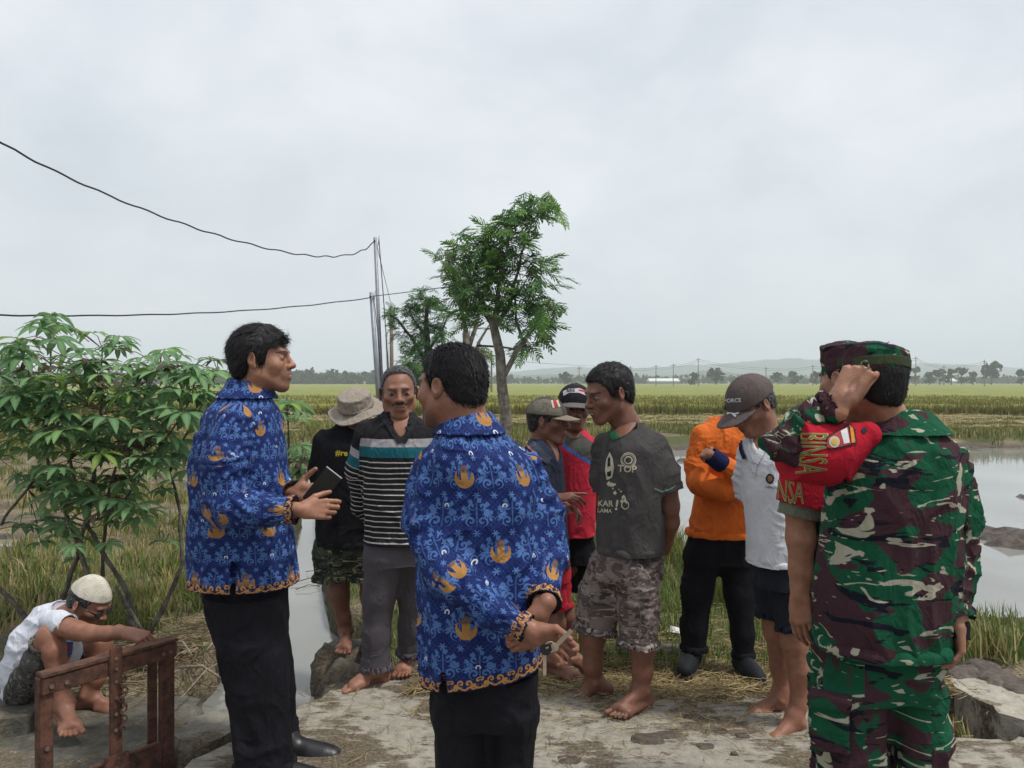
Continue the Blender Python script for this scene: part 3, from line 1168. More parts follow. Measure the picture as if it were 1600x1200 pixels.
def frond_mesh(name, cols, seed, pairs=8, L=0.42, pin=0.13):
    """one feathery compound leaf along +X, drooping"""
    r = np.random.default_rng(seed)
    V, Fc, Cc = [], [], []

    def rach(t):
        return np.array([L * t, 0.02 * math.sin(3 * t), 0.06 * t - 0.16 * t * t])

    def quad(p, q, w, c, n):
        d = unit(q - p)
        s = unit(np.cross(d, n)) * w
        b = len(V)
        m = (p + q) / 2 + np.array([0, 0, 0.004])
        V.extend([p - s * 0.4, p + s * 0.4, m + s, m - s, q + s * 0.35, q - s * 0.35])
        Fc.extend([(b, b + 1, b + 2, b + 3), (b + 3, b + 2, b + 4, b + 5)])
        Cc.extend([c] * 6)
    for i in range(5):
        quad(rach(i / 5), rach((i + 1) / 5), 0.003, np.array([0.10, 0.10, 0.03]), np.array([0, 0, 1.0]))
    for i in range(pairs):
        t = 0.12 + 0.88 * (i + 0.5) / pairs
        p = rach(t)
        ln = pin * (0.55 + 0.75 * math.sin(math.pi * (0.15 + 0.75 * t))) * r.uniform(0.85, 1.1)
        for s in (-1, 1):
            d = unit([0.55 + 0.5 * t, s * (0.95 - 0.45 * t), -0.22 + r.normal(0, 0.12)])
            c = np.array(cols[r.integers(0, len(cols))]) * r.uniform(0.75, 1.25)
            # pinna of small leaflets: two slim blades with a gap
            n = np.array([r.normal(0, 0.15), r.normal(0, 0.15), 1.0])
            quad(p, p + d * ln * 0.55, 0.0165, c, n)
            quad(p + d * ln * 0.5 + np.array([0, 0, -0.002]), p + d * ln + np.array([0, 0, -0.015]), 0.0135, c * 1.08, n)
    col = np.concatenate([np.array(Cc), np.ones((len(Cc), 1))], 1)
    return mk_mesh(name, np.array(V), np.array(Fc), LEAF, False, {'Col': col})


FR_COL = [(0.085, 0.19, 0.055), (0.115, 0.24, 0.06), (0.06, 0.145, 0.05)]
FR_LIGHT = [(0.16, 0.30, 0.06), (0.13, 0.25, 0.05)]
FRONDS = [frond_mesh('frond', FR_COL, 1), frond_mesh('frond', FR_COL, 2), frond_mesh('frond', FR_COL + FR_LIGHT, 3), frond_mesh('frond', FR_LIGHT, 4, pairs=9)]
FR_BROWN = [frond_mesh('frond', [(0.15, 0.11, 0.06), (0.11, 0.13, 0.05)], 5)]


def rotm(yaw, pitch, roll):
    return Matrix.Rotation(yaw, 4, 'Z') @ Matrix.Rotation(pitch, 4, 'Y') @ Matrix.Rotation(roll, 4, 'X')


def tree(name, label, base, limbs, clusters, n_parts, n_stuff, scale, seed, bark, Yc, variants, group=None, dz=0.5):
    """limbs: list of [(px,py,dY,r_m)..]; clusters: (px,py,rpx,weight)"""
    r = np.random.default_rng(seed)
    root = link(name, None, None, base, label=label, cat='tree', group=group)
    tips = []
    for k, lb in enumerate(limbs):
        pts = [at(p[0], p[1], Yc + p[2]) for p in lb]
        # smooth
        P = []
        R = []
        for i in range(len(pts) - 1):
            for t in (0, 0.5):
                P.append(pts[i] * (1 - t) + pts[i + 1] * t + r.normal(0, 0.012, 3) * (1 if t else 0))
                R.append(lb[i][3] * (1 - t) + lb[i + 1][3] * t)
        P.append(pts[-1]); R.append(lb[-1][3])
        MB().tube(P, R, 10 if k == 0 else 7).build('trunk' if k == 0 else 'limb', bark, root, P[0], smooth=True)
        tips += P[len(P) // 2:]
    tips = np.array(tips)
    W = np.array([c[3] for c in clusters], float); W /= W.sum()
    tot = n_parts + n_stuff
    pos = []
    for k in r.choice(len(clusters), tot, p=W):
        cx, cy, rp, _ = clusters[k]
        rad = rp * Yc / FOC
        c = at(cx, cy, Yc + r.normal(0, 0.25))
        d = unit(r.normal(0, 1, 3)) * rad * r.random() ** 0.45
        d[1] *= 0.9
        pos.append(c + d)
    pos = np.array(pos)
    order = np.argsort(pos[:, 1])
    tw = MB()
    SV, SF, SCc = [], [], []
    nb = 0
    for rank, i in enumerate(order):
        p = pos[i]
        j = np.argmin(((tips - p) ** 2).sum(1))
        out = p - tips[j]
        yaw = math.atan2(out[1], out[0]) + r.normal(0, 0.6)
        pit = r.normal(0.0, 0.4)
        M = rotm(yaw, pit, r.normal(0, 0.35))
        s = scale * r.uniform(0.75, 1.2)
        me = variants[int(r.choice(len(variants)))]
        d = M @ Vector((1, 0, 0))
        start = p - np.array(d) * 0.21 * s
        if rank < n_parts:
            o = link('frond', me, root, start - wloc(root))
            o.rotation_euler = M.to_euler()
            o.scale = (s, s, s)
        else:
            v = np.empty(len(me.vertices) * 3); me.vertices.foreach_get('co', v); v = v.reshape(-1, 3)
            q = np.empty(len(me.loops), int); me.loops.foreach_get('vertex_index', q)
            cc = np.empty(len(me.vertices) * 4); me.attributes['Col'].data.foreach_get('color', cc)
            R3 = np.array(M.to_3x3())
            SV.append(v @ R3.T * s + start - wloc(root)); SF.append(q.reshape(-1, 4) + nb); SCc.append(cc.reshape(-1, 4)); nb += len(v)
        if rank % 2 == 0:
            m = (tips[j] + start) / 2 + np.array([0, 0, -0.03])
            tw.tube([tips[j], m, start], [0.008 * scale, 0.006 * scale, 0.003 * scale], 4, False)
    tw.build('twigs', bark, root, wloc(root), smooth=True)['kind'] = 'stuff'
    if SV:
        o = link('foliage', mk_mesh('foliage', np.concatenate(SV), np.concatenate(SF), LEAF, False, {'Col': np.concatenate(SCc)}), root)
        o['kind'] = 'stuff'
    return root


tree('roadside_tree', 'slender feathery leaved tree with forked pale trunk behind the group', (-0.15, 12.0, -0.1),
     [[(788, 768, 0, 0.126), (788, 690, 0, 0.100), (785, 610, 0, 0.087), (783, 575, 0, 0.085), (776, 530, 0, 0.074), (768, 495, 0, 0.063)],
      [(785, 590, 0, 0.052), (800, 563, -.05, 0.044), (817, 535, -.1, 0.037), (835, 512, -.15, 0.026), (858, 480, -.1, 0.011)],
      [(770, 505, 0, 0.056), (757, 480, .05, 0.041), (745, 455, .1, 0.030), (725, 420, .2, 0.018), (695, 395, .2, 0.007)],
      [(772, 505, 0, 0.052), (778, 475, 0, 0.041), (780, 440, -.1, 0.030), (790, 400, -.1, 0.022), (800, 345, 0, 0.009)],
      [(775, 510, 0, 0.044), (795, 480, .1, 0.033), (803, 445, .1, 0.026), (815, 395, .1, 0.018), (832, 345, .1, 0.011), (855, 308, .1, 0.004)],
      [(817, 535, -.1, 0.026), (806, 500, .0, 0.022), (805, 465, .1, 0.015), (830, 425, .1, 0.007)]],
     [(848, 322, 30, 1.0), (815, 340, 32, 1.2), (790, 365, 42, 1.8), (750, 385, 40, 1.6), (715, 390, 26, 0.518), (795, 405, 48, 2.2), (755, 430, 45, 2.2), (722, 440, 30, 0.666),
      (840, 400, 26, 0.444), (856, 430, 24, 0.518), (860, 475, 26, 0.666), (838, 505, 32, 1.2), (820, 540, 18, 0.296), (775, 480, 40, 1.5), (805, 465, 36, 1.0), (735, 480, 30, 0.518), (832, 455, 30, 0.592), (770, 420, 40, 1.4)],
     290, 90, 1.0, 3, BARK, 12.0, FRONDS)

tree('roadside_tree', 'sparse brownish tree with bare grey stems just behind the forked tree', (-1.05, 15.0, -0.1),
     [[(738, 730, 0, 0.12), (736, 640, 0, 0.11), (735, 560, 0, 0.09), (728, 520, 0, 0.075)], [(730, 530, 0, 0.055), (722, 490, 0, 0.04), (712, 455, 0, 0.02)],
      [(732, 545, 0, 0.05), (744, 510, 0, 0.04), (752, 470, 0, 0.02)], [(735, 570, 0, 0.045), (748, 535, 0, 0.03), (770, 500, 0, 0.015)]],
     [(712, 425, 26, 1), (725, 460, 28, 1), (702, 400, 24, 0.6), (745, 455, 28, 1), (730, 500, 20, 0.4), (752, 545, 14, 0.3)],
     0, 130, 0.9, 5, BARK, 15.0, FR_BROWN + FRONDS[2:3] + FRONDS[:1], group=None)

tree('roadside_tree', 'flat layered tree behind the striped polo shirt, near the poles', (-2.7, 22.0, -0.1),
     [[(668, 690, 0, 0.14), (668, 600, 0, 0.12), (668, 540, 0, 0.09), (666, 500, 0, 0.06), (668, 470, 0, 0.03)], [(668, 570, 0, 0.06), (645, 530, 0, 0.045), (622, 500, 0, 0.03), (606, 490, 0, 0.015)],
      [(668, 550, 0, 0.05), (690, 520, 0, 0.03), (702, 490, 0, 0.015)], [(668, 530, 0, 0.05), (650, 505, 0, 0.03), (640, 485, 0, 0.015)]],
     [(665, 468, 22, 1.2), (690, 482, 18, 0.8), (645, 480, 16, 0.8), (612, 484, 12, 0.35), (618, 505, 13, 0.35), (632, 520, 14, 0.5), (660, 505, 20, 1.0), (690, 520, 18, 0.8), (664, 540, 26, 1.3), (700, 555, 18, 0.5), (640, 545, 16, 0.5)],
     0, 260, 1.05, 7, BARK_D, 22.0, FRONDS[:2])

tree('roadside_tree', 'round bushy tree beyond the poles, half hidden by the moustached man\'s head', (-3.3, 25.0, -0.1),
     [[(642, 680, 0, 0.12), (642, 610, 0, 0.1), (643, 570, 0, 0.05)], [(642, 600, 0, 0.06), (630, 575, 0, 0.03)], [(642, 600, 0, 0.06), (660, 575, 0, 0.03)]],
     [(640, 568, 17, 1), (655, 578, 16, 1), (630, 585, 14, 1), (648, 595, 18, 1)],
     0, 170, 1.0, 9, BARK_D, 25.0, FRONDS[:3])


# ================================================================== CASSAVA
def cassava_leaf(name, lobes, seed, col):
    r = np.random.default_rng(seed)
    V, Fc, Cc = [], [], []
    angs = np.linspace(-1.95, 1.95, lobes)
    for a in angs:
        L = 0.165 * (1 - 0.13 * abs(a)) * r.uniform(0.92, 1.06)
        a += r.normal(0, 0.06)
        d = np.array([math.cos(a), math.sin(a), 0]); s = np.array([-math.sin(a), math.cos(a), 0])
        ts = [0, 0.18, 0.4, 0.62, 0.82, 1.0]
        ws = [0.003, 0.010, 0.019, 0.0225, 0.014, 0.0008]
        b = len(V)
        dr = r.uniform(0.02, 0.07)
        for t, w in zip(ts, ws):
            c = d * L * t + np.array([0, 0, 0.012 * math.sin(t * 3) - dr * t * t])
            V.extend([c - s * w + np.array([0, 0, 0.25 * w]), c, c + s * w + np.array([0, 0, 0.25 * w])])
            cc = np.array(col) * r.uniform(0.9, 1.1)
            Cc.extend([cc * 0.95, cc * 1.6, cc])
        for i in range(5):
            for k in (0, 1):
                Fc.append((b + i * 3 + k, b + i * 3 + k + 1, b + i * 3 + 4 + k, b + i * 3 + 3 + k))
    cc = np.concatenate([np.array(Cc), np.ones((len(Cc), 1))], 1)
    return mk_mesh(name, np.array(V), np.array(Fc), LEAF, True, {'Col': cc})


CL = [cassava_leaf('leaf', 7, 1, (0.114, 0.210, 0.094)), cassava_leaf('leaf', 6, 2, (0.151, 0.262, 0.114)), cassava_leaf('leaf', 7, 3, (0.094, 0.178, 0.078)), cassava_leaf('leaf', 5, 4, (0.172, 0.294, 0.102)),
      cassava_leaf('leaf', 7, 11, (0.130, 0.237, 0.106)), cassava_leaf('leaf', 6, 12, (0.104, 0.200, 0.081)), cassava_leaf('leaf', 5, 13, (0.177, 0.262, 0.057)), cassava_leaf('leaf', 7, 14, (0.141, 0.247, 0.110))]
DRYLEAF = cassava_leaf('dry_leaf', 5, 6, (0.07, 0.05, 0.035))
CBARK = barkmat('cassava_bark', (0.055, 0.05, 0.042), (0.17, 0.155, 0.125))
PETIOLE = simple_mat('petiole', (0.16, 0.065, 0.045), 0.6, 0.3, 0.3)


def cassava(label, base, stems, blobs, n, Yc, seed, name='cassava_plant', extra=0):
    r = np.random.default_rng(seed)
    root = link(name, None, None, base, label=label, cat='cassava plant')
    tips = []
    for st in stems:
        pts = [at(p[0], p[1], Yc + p[2]) for p in st]
        P, R = [], []
        for i in range(len(pts) - 1):
            for t in (0, 0.33, 0.66):
                P.append(pts[i] * (1 - t) + pts[i + 1] * t + r.normal(0, 0.004, 3))
                R.append((st[i][3] * (1 - t) + st[i + 1][3] * t) * (1.0 + 0.12 * ((len(P) % 2) * 2 - 1)))
        P.append(pts[-1]); R.append(st[-1][3])
        MB().tube(P, R, 8).build('stem', CBARK, root, P[0], smooth=True)
        tips += P[len(P) // 2:]
    tips = np.array(tips)
    pet = MB()
    W = np.array([b[3] for b in blobs], float); W /= W.sum()
    SV, SF, SCc, nb = [], [], [], 0
    for i in range(n + extra):
        k = r.choice(len(blobs), p=W)
        cx, cy, rp, _ = blobs[k]
        a, q = r.uniform(0, 2 * math.pi), math.sqrt(r.random())
        Y = Yc + r.uniform(-0.55, 0.55)
        p = at(cx + rp * q * math.cos(a), cy + rp * q * math.sin(a) * 0.8, Y)
        j = np.argmin(((tips - p) ** 2).sum(1) + 0.2 * np.maximum(0, tips[:, 2] - p[2]))
        t = tips[j]
        if np.linalg.norm(p - t) > 0.45:
            t = p + unit(t - p) * 0.35
        out = p - t
        yaw = math.atan2(out[1], out[0]) + r.normal(0, 0.5)
        M = rotm(yaw, r.uniform(-0.2, 0.32), r.normal(0, 0.16))
        dry = r.random() < 0.05
        me = DRYLEAF if dry else CL[int(r.integers(0, 8))]
        s = r.uniform(0.72, 1.2)
        if i < n:
            o = link('leaf', me, root, p - wloc(root))
            o.rotation_euler = M.to_euler(); o.scale = (s, s, s)
        else:
            s *= 0.8
            v = np.empty(len(me.vertices) * 3); me.vertices.foreach_get('co', v); v = v.reshape(-1, 3)
            q = np.empty(len(me.loops), int); me.loops.foreach_get('vertex_index', q)
            cc = np.empty(len(me.vertices) * 4); me.attributes['Col'].data.foreach_get('color', cc)
            SV.append(v @ np.array(M.to_3x3()).T * s + p - wloc(root)); SF.append(q.reshape(-1, 4) + nb); SCc.append(cc.reshape(-1, 4)); nb += len(v)
        pet.tube([t, (t + p) / 2 + np.array([0, 0, 0.03]), p], [0.003, 0.0026, 0.002], 4, False)
    if SV:
        link('foliage', mk_mesh('foliage', np.concatenate(SV), np.concatenate(SF), LEAF, True, {'Col': np.concatenate(SCc)}), root)['kind'] = 'stuff'
    pet.build('petioles', PETIOLE, root, wloc(root), smooth=True)['kind'] = 'stuff'
    return root


cb = ground_at(190, 985, -0.1)
cassava('large bushy cassava plant with palmate leaves left of the batik man', cb,
        [[(95, 945, 0, 0.0172), (120, 870, 0, 0.0148), (135, 815, 0, 0.0133), (150, 720, 0, 0.0109), (160, 640, 0, 0.0078), (160, 545, .1, 0.0047)],
         [(160, 960, -.1, 0.0156), (125, 860, 0, 0.0140), (90, 775, .1, 0.0117), (70, 700, .1, 0.0094), (80, 600, .1, 0.0070), (80, 500, .1, 0.0039)],
         [(210, 990, 0, 0.0218), (205, 945, 0, 0.0211), (192, 915, 0, 0.0148), (150, 845, 0, 0.0133), (135, 815, 0, 0.0125), (118, 760, 0, 0.0109), (100, 680, .1, 0.0078), (40, 590, .1, 0.0055)],
         [(160, 900, .1, 0.0125), (163, 840, .1, 0.0109), (172, 760, .1, 0.0094), (210, 660, .1, 0.0070), (250, 570, .1, 0.0047)],
         [(135, 817, 0, 0.0101), (165, 805, 0, 0.0094), (195, 780, 0, 0.0078), (250, 700, .1, 0.0062), (300, 620, .1, 0.0039)],
         [(232, 990, .1, 0.0172), (265, 930, .1, 0.0148), (285, 880, .1, 0.0133), (282, 800, .2, 0.0109), (265, 740, .2, 0.0086), (300, 660, .2, 0.0062), (340, 580, .2, 0.0039)],
         [(60, 985, -.2, 0.0156), (25, 945, -.2, 0.0140), (-15, 905, -.2, 0.0125), (-40, 800, -.1, 0.0101), (-10, 690, -.1, 0.0070), (0, 580, 0, 0.0047)],
         [(0, 820, .1, 0.0094), (25, 785, .1, 0.0086), (50, 755, .1, 0.0078), (75, 700, .1, 0.0062)],
         [(180, 915, -.1, 0.0117), (215, 975, -.1, 0.0125), (240, 1010, -.1, 0.0133)]],
        [(80, 510, 32, 0.4290), (30, 540, 30, 0.3900), (165, 530, 28, 0.4680), (20, 600, 50, 1.2), (100, 585, 55, 1.6), (180, 585, 55, 1.8), (250, 580, 42, 1.3), (300, 600, 40, 1.2), (338, 575, 20, 0.2340), (60, 650, 60, 1.8), (150, 650, 60, 2.0), (240, 650, 55, 1.9),
         (310, 650, 32, 0.7020), (30, 710, 45, 0.7020), (110, 715, 55, 1.5), (200, 715, 55, 1.5), (270, 710, 40, 1.0), (150, 835, 55, .45), (55, 835, 40, .28), (265, 845, 25, .16), (190, 780, 55, .6), (100, 785, 45, .5), (180, 765, 50, 0.4680), (100, 765, 40, 0.3120), (265, 770, 25, 0.1950), (40, 760, 30, 0.1560), (-30, 640, 40, 0.6240), (290, 850, 10, 0.0390)],
        290, 4.75, 5, extra=150)
cassava('small cassava shoot between the batik man and the bucket hat', ground_at(440, 850, -0.1),
        [[(440, 850, 0, .012), (448, 760, 0, .010), (452, 690, 0, .008), (448, 620, 0, .005)], [(446, 770, 0, .009), (470, 720, 0, .007), (478, 670, 0, .004)]],
        [(445, 625, 20, 1), (462, 655, 18, 1), (450, 690, 22, 1), (472, 715, 16, 1), (455, 735, 20, .8), (425, 640, 16, .6), (430, 700, 18, .6)],
        26, 5.6, 8)


# ================================================================== POLES AND WIRES
STEEL = simple_mat('galvanised_steel', (0.25, 0.27, 0.30), 0.5, 0.5, 0.15, 6, 0.1, 0.4)
WOODP = simple_mat('grey_wood_pole', (0.22, 0.17, 0.13), 0.85, 0.2, 0.25, 12, 0.3)
WIREM = simple_mat('black_wire', (0.03, 0.032, 0.036), 0.6, 0.3, 0.1, 20, 0)


def pole(px_t, py_t, px_b, Y, r0, mat, label, arm=True):
    t = at(px_t, py_t, Y)
    b = np.array([(px_b - CX) / FOC * Y, Y, -0.25])
    root = link('utility_pole', None, None, b, label=label, cat='pole')
    MB().tube([b, (b + t) / 2, t], [r0 * 1.1, r0, r0 * 0.85], 10).build('shaft', mat, root, b, smooth=True)
    if arm:
        MB().tube([t + np.array([r0, 0, -0.25]), t + np.array([0.09 * Y / 22, 0, -0.2]), t + np.array([0.12 * Y / 22, 0, 0.05])], 0.012, 6).build('hook', mat, root, t, smooth=True)
        MB().tube([t + np.array([0, -0.06, -0.12]), t + np.array([0, -0.11, -0.12])], 0.03, 8).build('insulator', WIREM, root, t)
    return root


pole(586, 371, 600, 22.0, 0.055, STEEL, 'tall thin steel utility pole behind the moustached man')
pole(580, 457, 597, 20.0, 0.06, STEEL, 'shorter leaning steel pole left of the tallest pole')
pole(611, 478, 613, 33.0, 0.085, WOODP, 'brown wooden pole beyond the two steel poles')
pole(604, 522, 609, 44.0, 0.08, STEEL, 'thin distant pole between the steel and the wooden pole', False)


def wire(pts, rad, label, n=70, wob=0.0, seed=0):
    """pts (px,py,Y) polyline smoothed"""
    P = np.array([at(*p) for p in pts])
    t = np.linspace(0, 1, len(P))
    T = np.linspace(0, 1, n)
    if len(P) > 2:
        co = [np.polynomial.polynomial.polyfit(t, P[:, k], min(3, len(P) - 1)) for k in range(3)]
        Q = np.stack([np.polynomial.polynomial.polyval(T, c) for c in co], 1)
    else:
        Q = np.stack([np.interp(T, t, P[:, k]) for k in range(3)], 1)
    r = np.random.default_rng(seed)
    ph = np.cumsum(r.uniform(0.6, 1.4, n))
    Q[:, 2] += wob * np.sin(ph) * np.linspace(0.35, 1, n)
    return MB().tube(list(Q), rad, 6).build('power_wire', WIREM, None, Q[0], smooth=True, label=label, cat='wire')


wire([(-70, 168, 10.2), (0, 213, 11), (130, 290, 13.5), (290, 355, 16.5), (400, 387, 18.5), (480, 397, 20), (540, 394, 21.2), (585, 381, 22)], 0.016, 'wavy black wire sagging from the upper left to the tallest pole', 90, 0.025, 3)
wire([(-80, 490, 9), (0, 492, 10), (150, 493, 12), (300, 490, 15), (450, 480, 18), (580, 465, 20)], 0.013, 'lower nearly level wire running left from the shorter pole', 60, 0.008, 4)
wire([(581, 463, 20), (640, 456, 18), (700, 448, 15), (745, 440, 12.2)], 0.010, 'thin wire from the shorter pole right into the tree crown', 30)
wire([(592, 374, 22), (598, 450, 22), (603, 520, 22), (608, 600, 22)], 0.014, 'slack cable hanging down beside the tallest pole', 40, 0.02, 6)
wire([(583, 460, 20), (590, 520, 20), (596, 600, 20)], 0.010, 'loose cable down the shorter leaning pole', 30, 0.02, 7)
wire([(587, 376, 22), (612, 480, 33)], 0.010, 'wire dropping from the tallest pole to the wooden pole', 20)

# far distribution line
fp = [(768, 548, 75), (905, 573, 180), (985, 572, 200), (1025, 570, 200), (1052, 568, 200), (1091, 559, 200), (1197, 573, 220), (1270, 570, 220), (1431, 557, 200), (1475, 571, 220), (1538, 562, 190)]
where = ['beside the trunk of the forked tree', 'left of the laughing man\'s head', 'right of the laughing man\'s hair', 'above the left end of the white shed', 'over the white shed roof', 'left of the orange shirt, tallest of that row', 'just right of the brown cap', 'between the brown cap and the army caps', 'right of the soldier\'s head', 'over the palm grove', 'next to the lone tree at the right']
for (px, py, Y), w in zip(fp, where):
    t = at(px, py, Y)
    b = np.array([t[0], t[1], -0.3])
    root = link('utility_pole', None, None, b, label='far thin utility pole ' + w, cat='pole', group='far utility poles')
    MB().tube([b, t], [0.12, 0.09], 6).build('shaft', WOODP, root, b)
    MB().box(t - np.array([0, 0, 0.5]), (0.6, 0.06, 0.06)).build('crossarm', WOODP, root, t)
for i in range(2, len(fp) - 1):
    a, b = fp[i], fp[i + 1]
    for k, dy in enumerate((2.5, 5.5)):
        m = ((a[0] + b[0]) / 2, (a[1] + b[1]) / 2 + 2.5 + dy, (a[2] + b[2]) / 2)
        wire([(a[0], a[1] + dy, a[2]), m, (b[0], b[1] + dy, b[2])], 0.03, '%s far wire right of the pole %s' % (('upper', 'lower')[k], where[i].replace(', tallest of that row', '')), 10)
wire([(745, 540, 12.3), (800, 560, 30), (870, 569, 90), (985, 574, 200)], 0.018, 'thin wire from behind the forked tree to the far poles', 40)

# ================================================================== HILLS, FAR WOODS, SHEDS
g = G('wooded_hill', 0.95, 0.1)
co = g.objco()
g.color(g.mixc(g.noise(co, 0.02, 6.0, 0.7).step(0.35, 0.65), (0.03, 0.05, 0.025), (0.075, 0.10, 0.045)))
HILL = g.m


def hills(name, prof, Y, depth, seed):
    xs = np.arange(-300, 1960, 4.0)
    ys = np.linspace(0, 1, 16)
    P = np.array(prof, float)
    ht = np.interp(xs, P[:, 0], P[:, 1])
    ker = np.ones(7) / 7
    ht = np.convolve(np.pad(ht, 3, 'edge'), ker, 'valid')
    V = []
    for i, x in enumerate(xs):
        for t in ys:
            y = Y + depth * t
            prf = math.sin(min(1, t / 0.6) * math.pi / 2)
            V.append(((x - CX) / FOC * y, y, CAMZ + (CY - ht[i]) / FOC * y * prf - 4 * (1 - prf)))
    V = np.array(V)
    nn = fbm(V * [0.02, 0.02, 0], seed, 4) - 0.5
    V[:, 2] += nn * 0.22 * np.maximum(0, V[:, 2])
    V[:, 2] += (fbm(V * [0.12, 0.12, 0], seed + 9, 2) - 0.5) * 5 * (V[:, 2] > 3)
    a = np.arange(len(xs) * 16).reshape(len(xs), 16)
    q = np.stack([a[:-1, :-1], a[1:, :-1], a[1:, 1:], a[:-1, 1:]], -1).reshape(-1, 4)
    link(name, mk_mesh(name, V, q, HILL, True), kind='structure')


hills('hills', [(-300, 582), (200, 586), (560, 582), (640, 584), (790, 583), (850, 577), (900, 574), (960, 578), (1020, 575), (1080, 572), (1150, 568), (1200, 563), (1240, 561), (1280, 564), (1330, 567), (1400, 572), (1460, 568), (1520, 572), (1600, 576), (1960, 580)], 1500, 700, 3)
hills('hills', [(-300, 590), (500, 590), (760, 589), (850, 586), (960, 588), (1060, 588), (1110, 578), (1140, 583), (1180, 588), (1250, 588), (1400, 590), (1960, 590)], 900, 300, 7)

FARLEAF = simple_mat('far_foliage', (0.045, 0.065, 0.03), 0.95, 0.1, 0.35, 0.5, 0)


def blobcrown(r, c, rad, n=60, flat=0.8):
    V, Fq = [], []
    p = unit_rows(r.normal(0, 1, (n, 3))) * (r.random((n, 1)) ** 0.4) * rad * np.array([1, 1, flat]) + c
    for k in range(n):
        s = np.max(rad) * r.uniform(0.14, 0.30)
        b = len(V)
        for _ in range(5):
            d = unit(r.normal(0, 1, 3)) * s; e = unit(np.cross(d, r.normal(0, 1, 3))) * s * 0.8
            b = len(V)
            o = p[k] + r.normal(0, s * 0.3, 3)
            V.extend([o - d, o - e, o + d, o + e]); Fq.append((b, b + 1, b + 2, b + 3))
    return V, Fq


def unit_rows(v):
    return v / np.linalg.norm(v, axis=1, keepdims=True)


def farwood(name, label, x0, x1, Y, hmin, hmax, n, seed):
    r = np.random.default_rng(seed)
    V, Fq = [], []
    for k in range(n):
        x = x0 + (x1 - x0) * (k + r.random()) / n
        y = Y + r.uniform(0, 40)
        h = r.uniform(hmin, hmax)
        v, f = blobcrown(r, np.array([(x - CX) / FOC * y, y, h * 0.5]), np.array([h * 0.42, h * 0.42, h * 0.62]), 26, 0.85)
        b = len(V)
        V += v; Fq += [tuple(i + b for i in q) for q in f]
    link(name, mk_mesh(name, np.array(V), np.array(Fq), FARLEAF, False), label=label, cat='woodland', kind='stuff')


farwood('far_wood', 'dark distant belt of trees at the left horizon', -350, 640, 380, 5.0, 8.0, 230, 3)
farwood('far_wood', 'low hazy belt of trees behind the group and right horizon', 640, 1960, 480, 3.4, 6.4, 260, 4)

r = np.random.default_rng(17)
ft = [(1430, 572, 9, 'far dark tree just right of the soldier\'s ear'), (1452, 580, 8, 'far tree second from the soldier\'s head'), (1468, 577, 9, 'far tree left of the palm grove'), (1486, 576, 8, 'far palm like tree in the middle of the grove'), (1502, 575, 9, 'far tallest tree of the palm grove'), (1520, 580, 8, 'far tree at the right end of the palm grove'),
      (1549, 568, 13, 'far lone umbrella shaped tree near the right edge'), (1596, 577, 9, 'far dark tree cut by the right edge'), (1215, 581, 8, 'far tree right of the brown cap'), (1240, 580, 9, 'far broad tree left of the raised elbow'), (1275, 582, 8, 'far tree beside the raised fist'), (1118, 576, 12, 'far broad tree right of the white shed'), (1085, 583, 8, 'far small tree right of the shed roof'), (882, 582, 8, 'far small tree left of the white cap front')]
for px, py, rp, lb in ft:
    Y = r.uniform(300, 360)
    zt_ = CAMZ + (CY - py) / FOC * Y
    x = (px - CX) / FOC * Y
    root = link('far_tree', None, None, (x, Y, -0.3), label=lb, cat='tree', group='far trees on the horizon')
    R_ = rp * Y / FOC
    v, f = blobcrown(r, np.array([0, 0, zt_ + 0.3 - R_ * 0.62]), np.array([R_, R_, R_ * 0.75]) * r.uniform(0.8, 1.15), 46, 0.8)
    for _ in range(3):
        q_ = r.uniform(0.45, 0.8)
        v2, f2 = blobcrown(r, np.array([r.normal(0, R_ * 0.55), r.normal(0, R_ * 0.4), max(0.8, (zt_ + 0.3) * r.uniform(0.25, 0.62))]), np.array([R_, R_, R_ * 0.8]) * q_, 26, 0.8)
        f = list(f) + [tuple(i + len(v) for i in q) for q in f2]; v = list(v) + list(v2)
    link('crown', mk_mesh('crown', np.array(v), np.array(f), FARLEAF, False), root)
    MB().tube([(x, Y, -0.3), (x + 0.2, Y, zt_ * 0.4), (x, Y, zt_ - R_ * 0.5)], [0.3, 0.22, 0.12], 6).build('trunk', BARK_D, root, (x, Y, -0.3))

SHED_W = simple_mat('white_sheet_roof', (0.62, 0.64, 0.65), 0.6, 0.3, 0.05, 0.5, 0)
SHED_G = simple_mat('grey_shed_wall', (0.30, 0.32, 0.33), 0.8, 0.2, 0.1, 0.5, 0)
for px, w, Y, h, lb in [(1036, 44, 430, 3.2, 'long low white roofed shed on the horizon behind the laughing man'), (1385, 24, 450, 3.0, 'small white roofed shed behind the soldier\'s cap'), (1478, 20, 470, 3.4, 'white roofed building beyond the palm grove')]:
    x = (px - CX) / FOC * Y
    hw = w / 2 * Y / FOC
    root = link('shed', None, None, (x, Y, -0.3), label=lb, cat='shed')
    MB().box((x, Y, h * 0.3), (hw, 5, h * 0.3 + 0.3)).build('wall', SHED_G, root, (x, Y, 0))
    MB().poly([(x - hw - .5, Y - 5.6, h * 0.6), (x + hw + .5, Y - 5.6, h * 0.6), (x + hw + .5, Y, h + 0.4), (x - hw - .5, Y, h + 0.4), (x - hw - .5, Y + 5.6, h * 0.6), (x + hw + .5, Y + 5.6, h * 0.6)],
              [(0, 1, 2, 3), (3, 2, 5, 4), (0, 3, 4), (1, 5, 2)]).build('roof', SHED_W, root, (x, Y, h * 0.6))

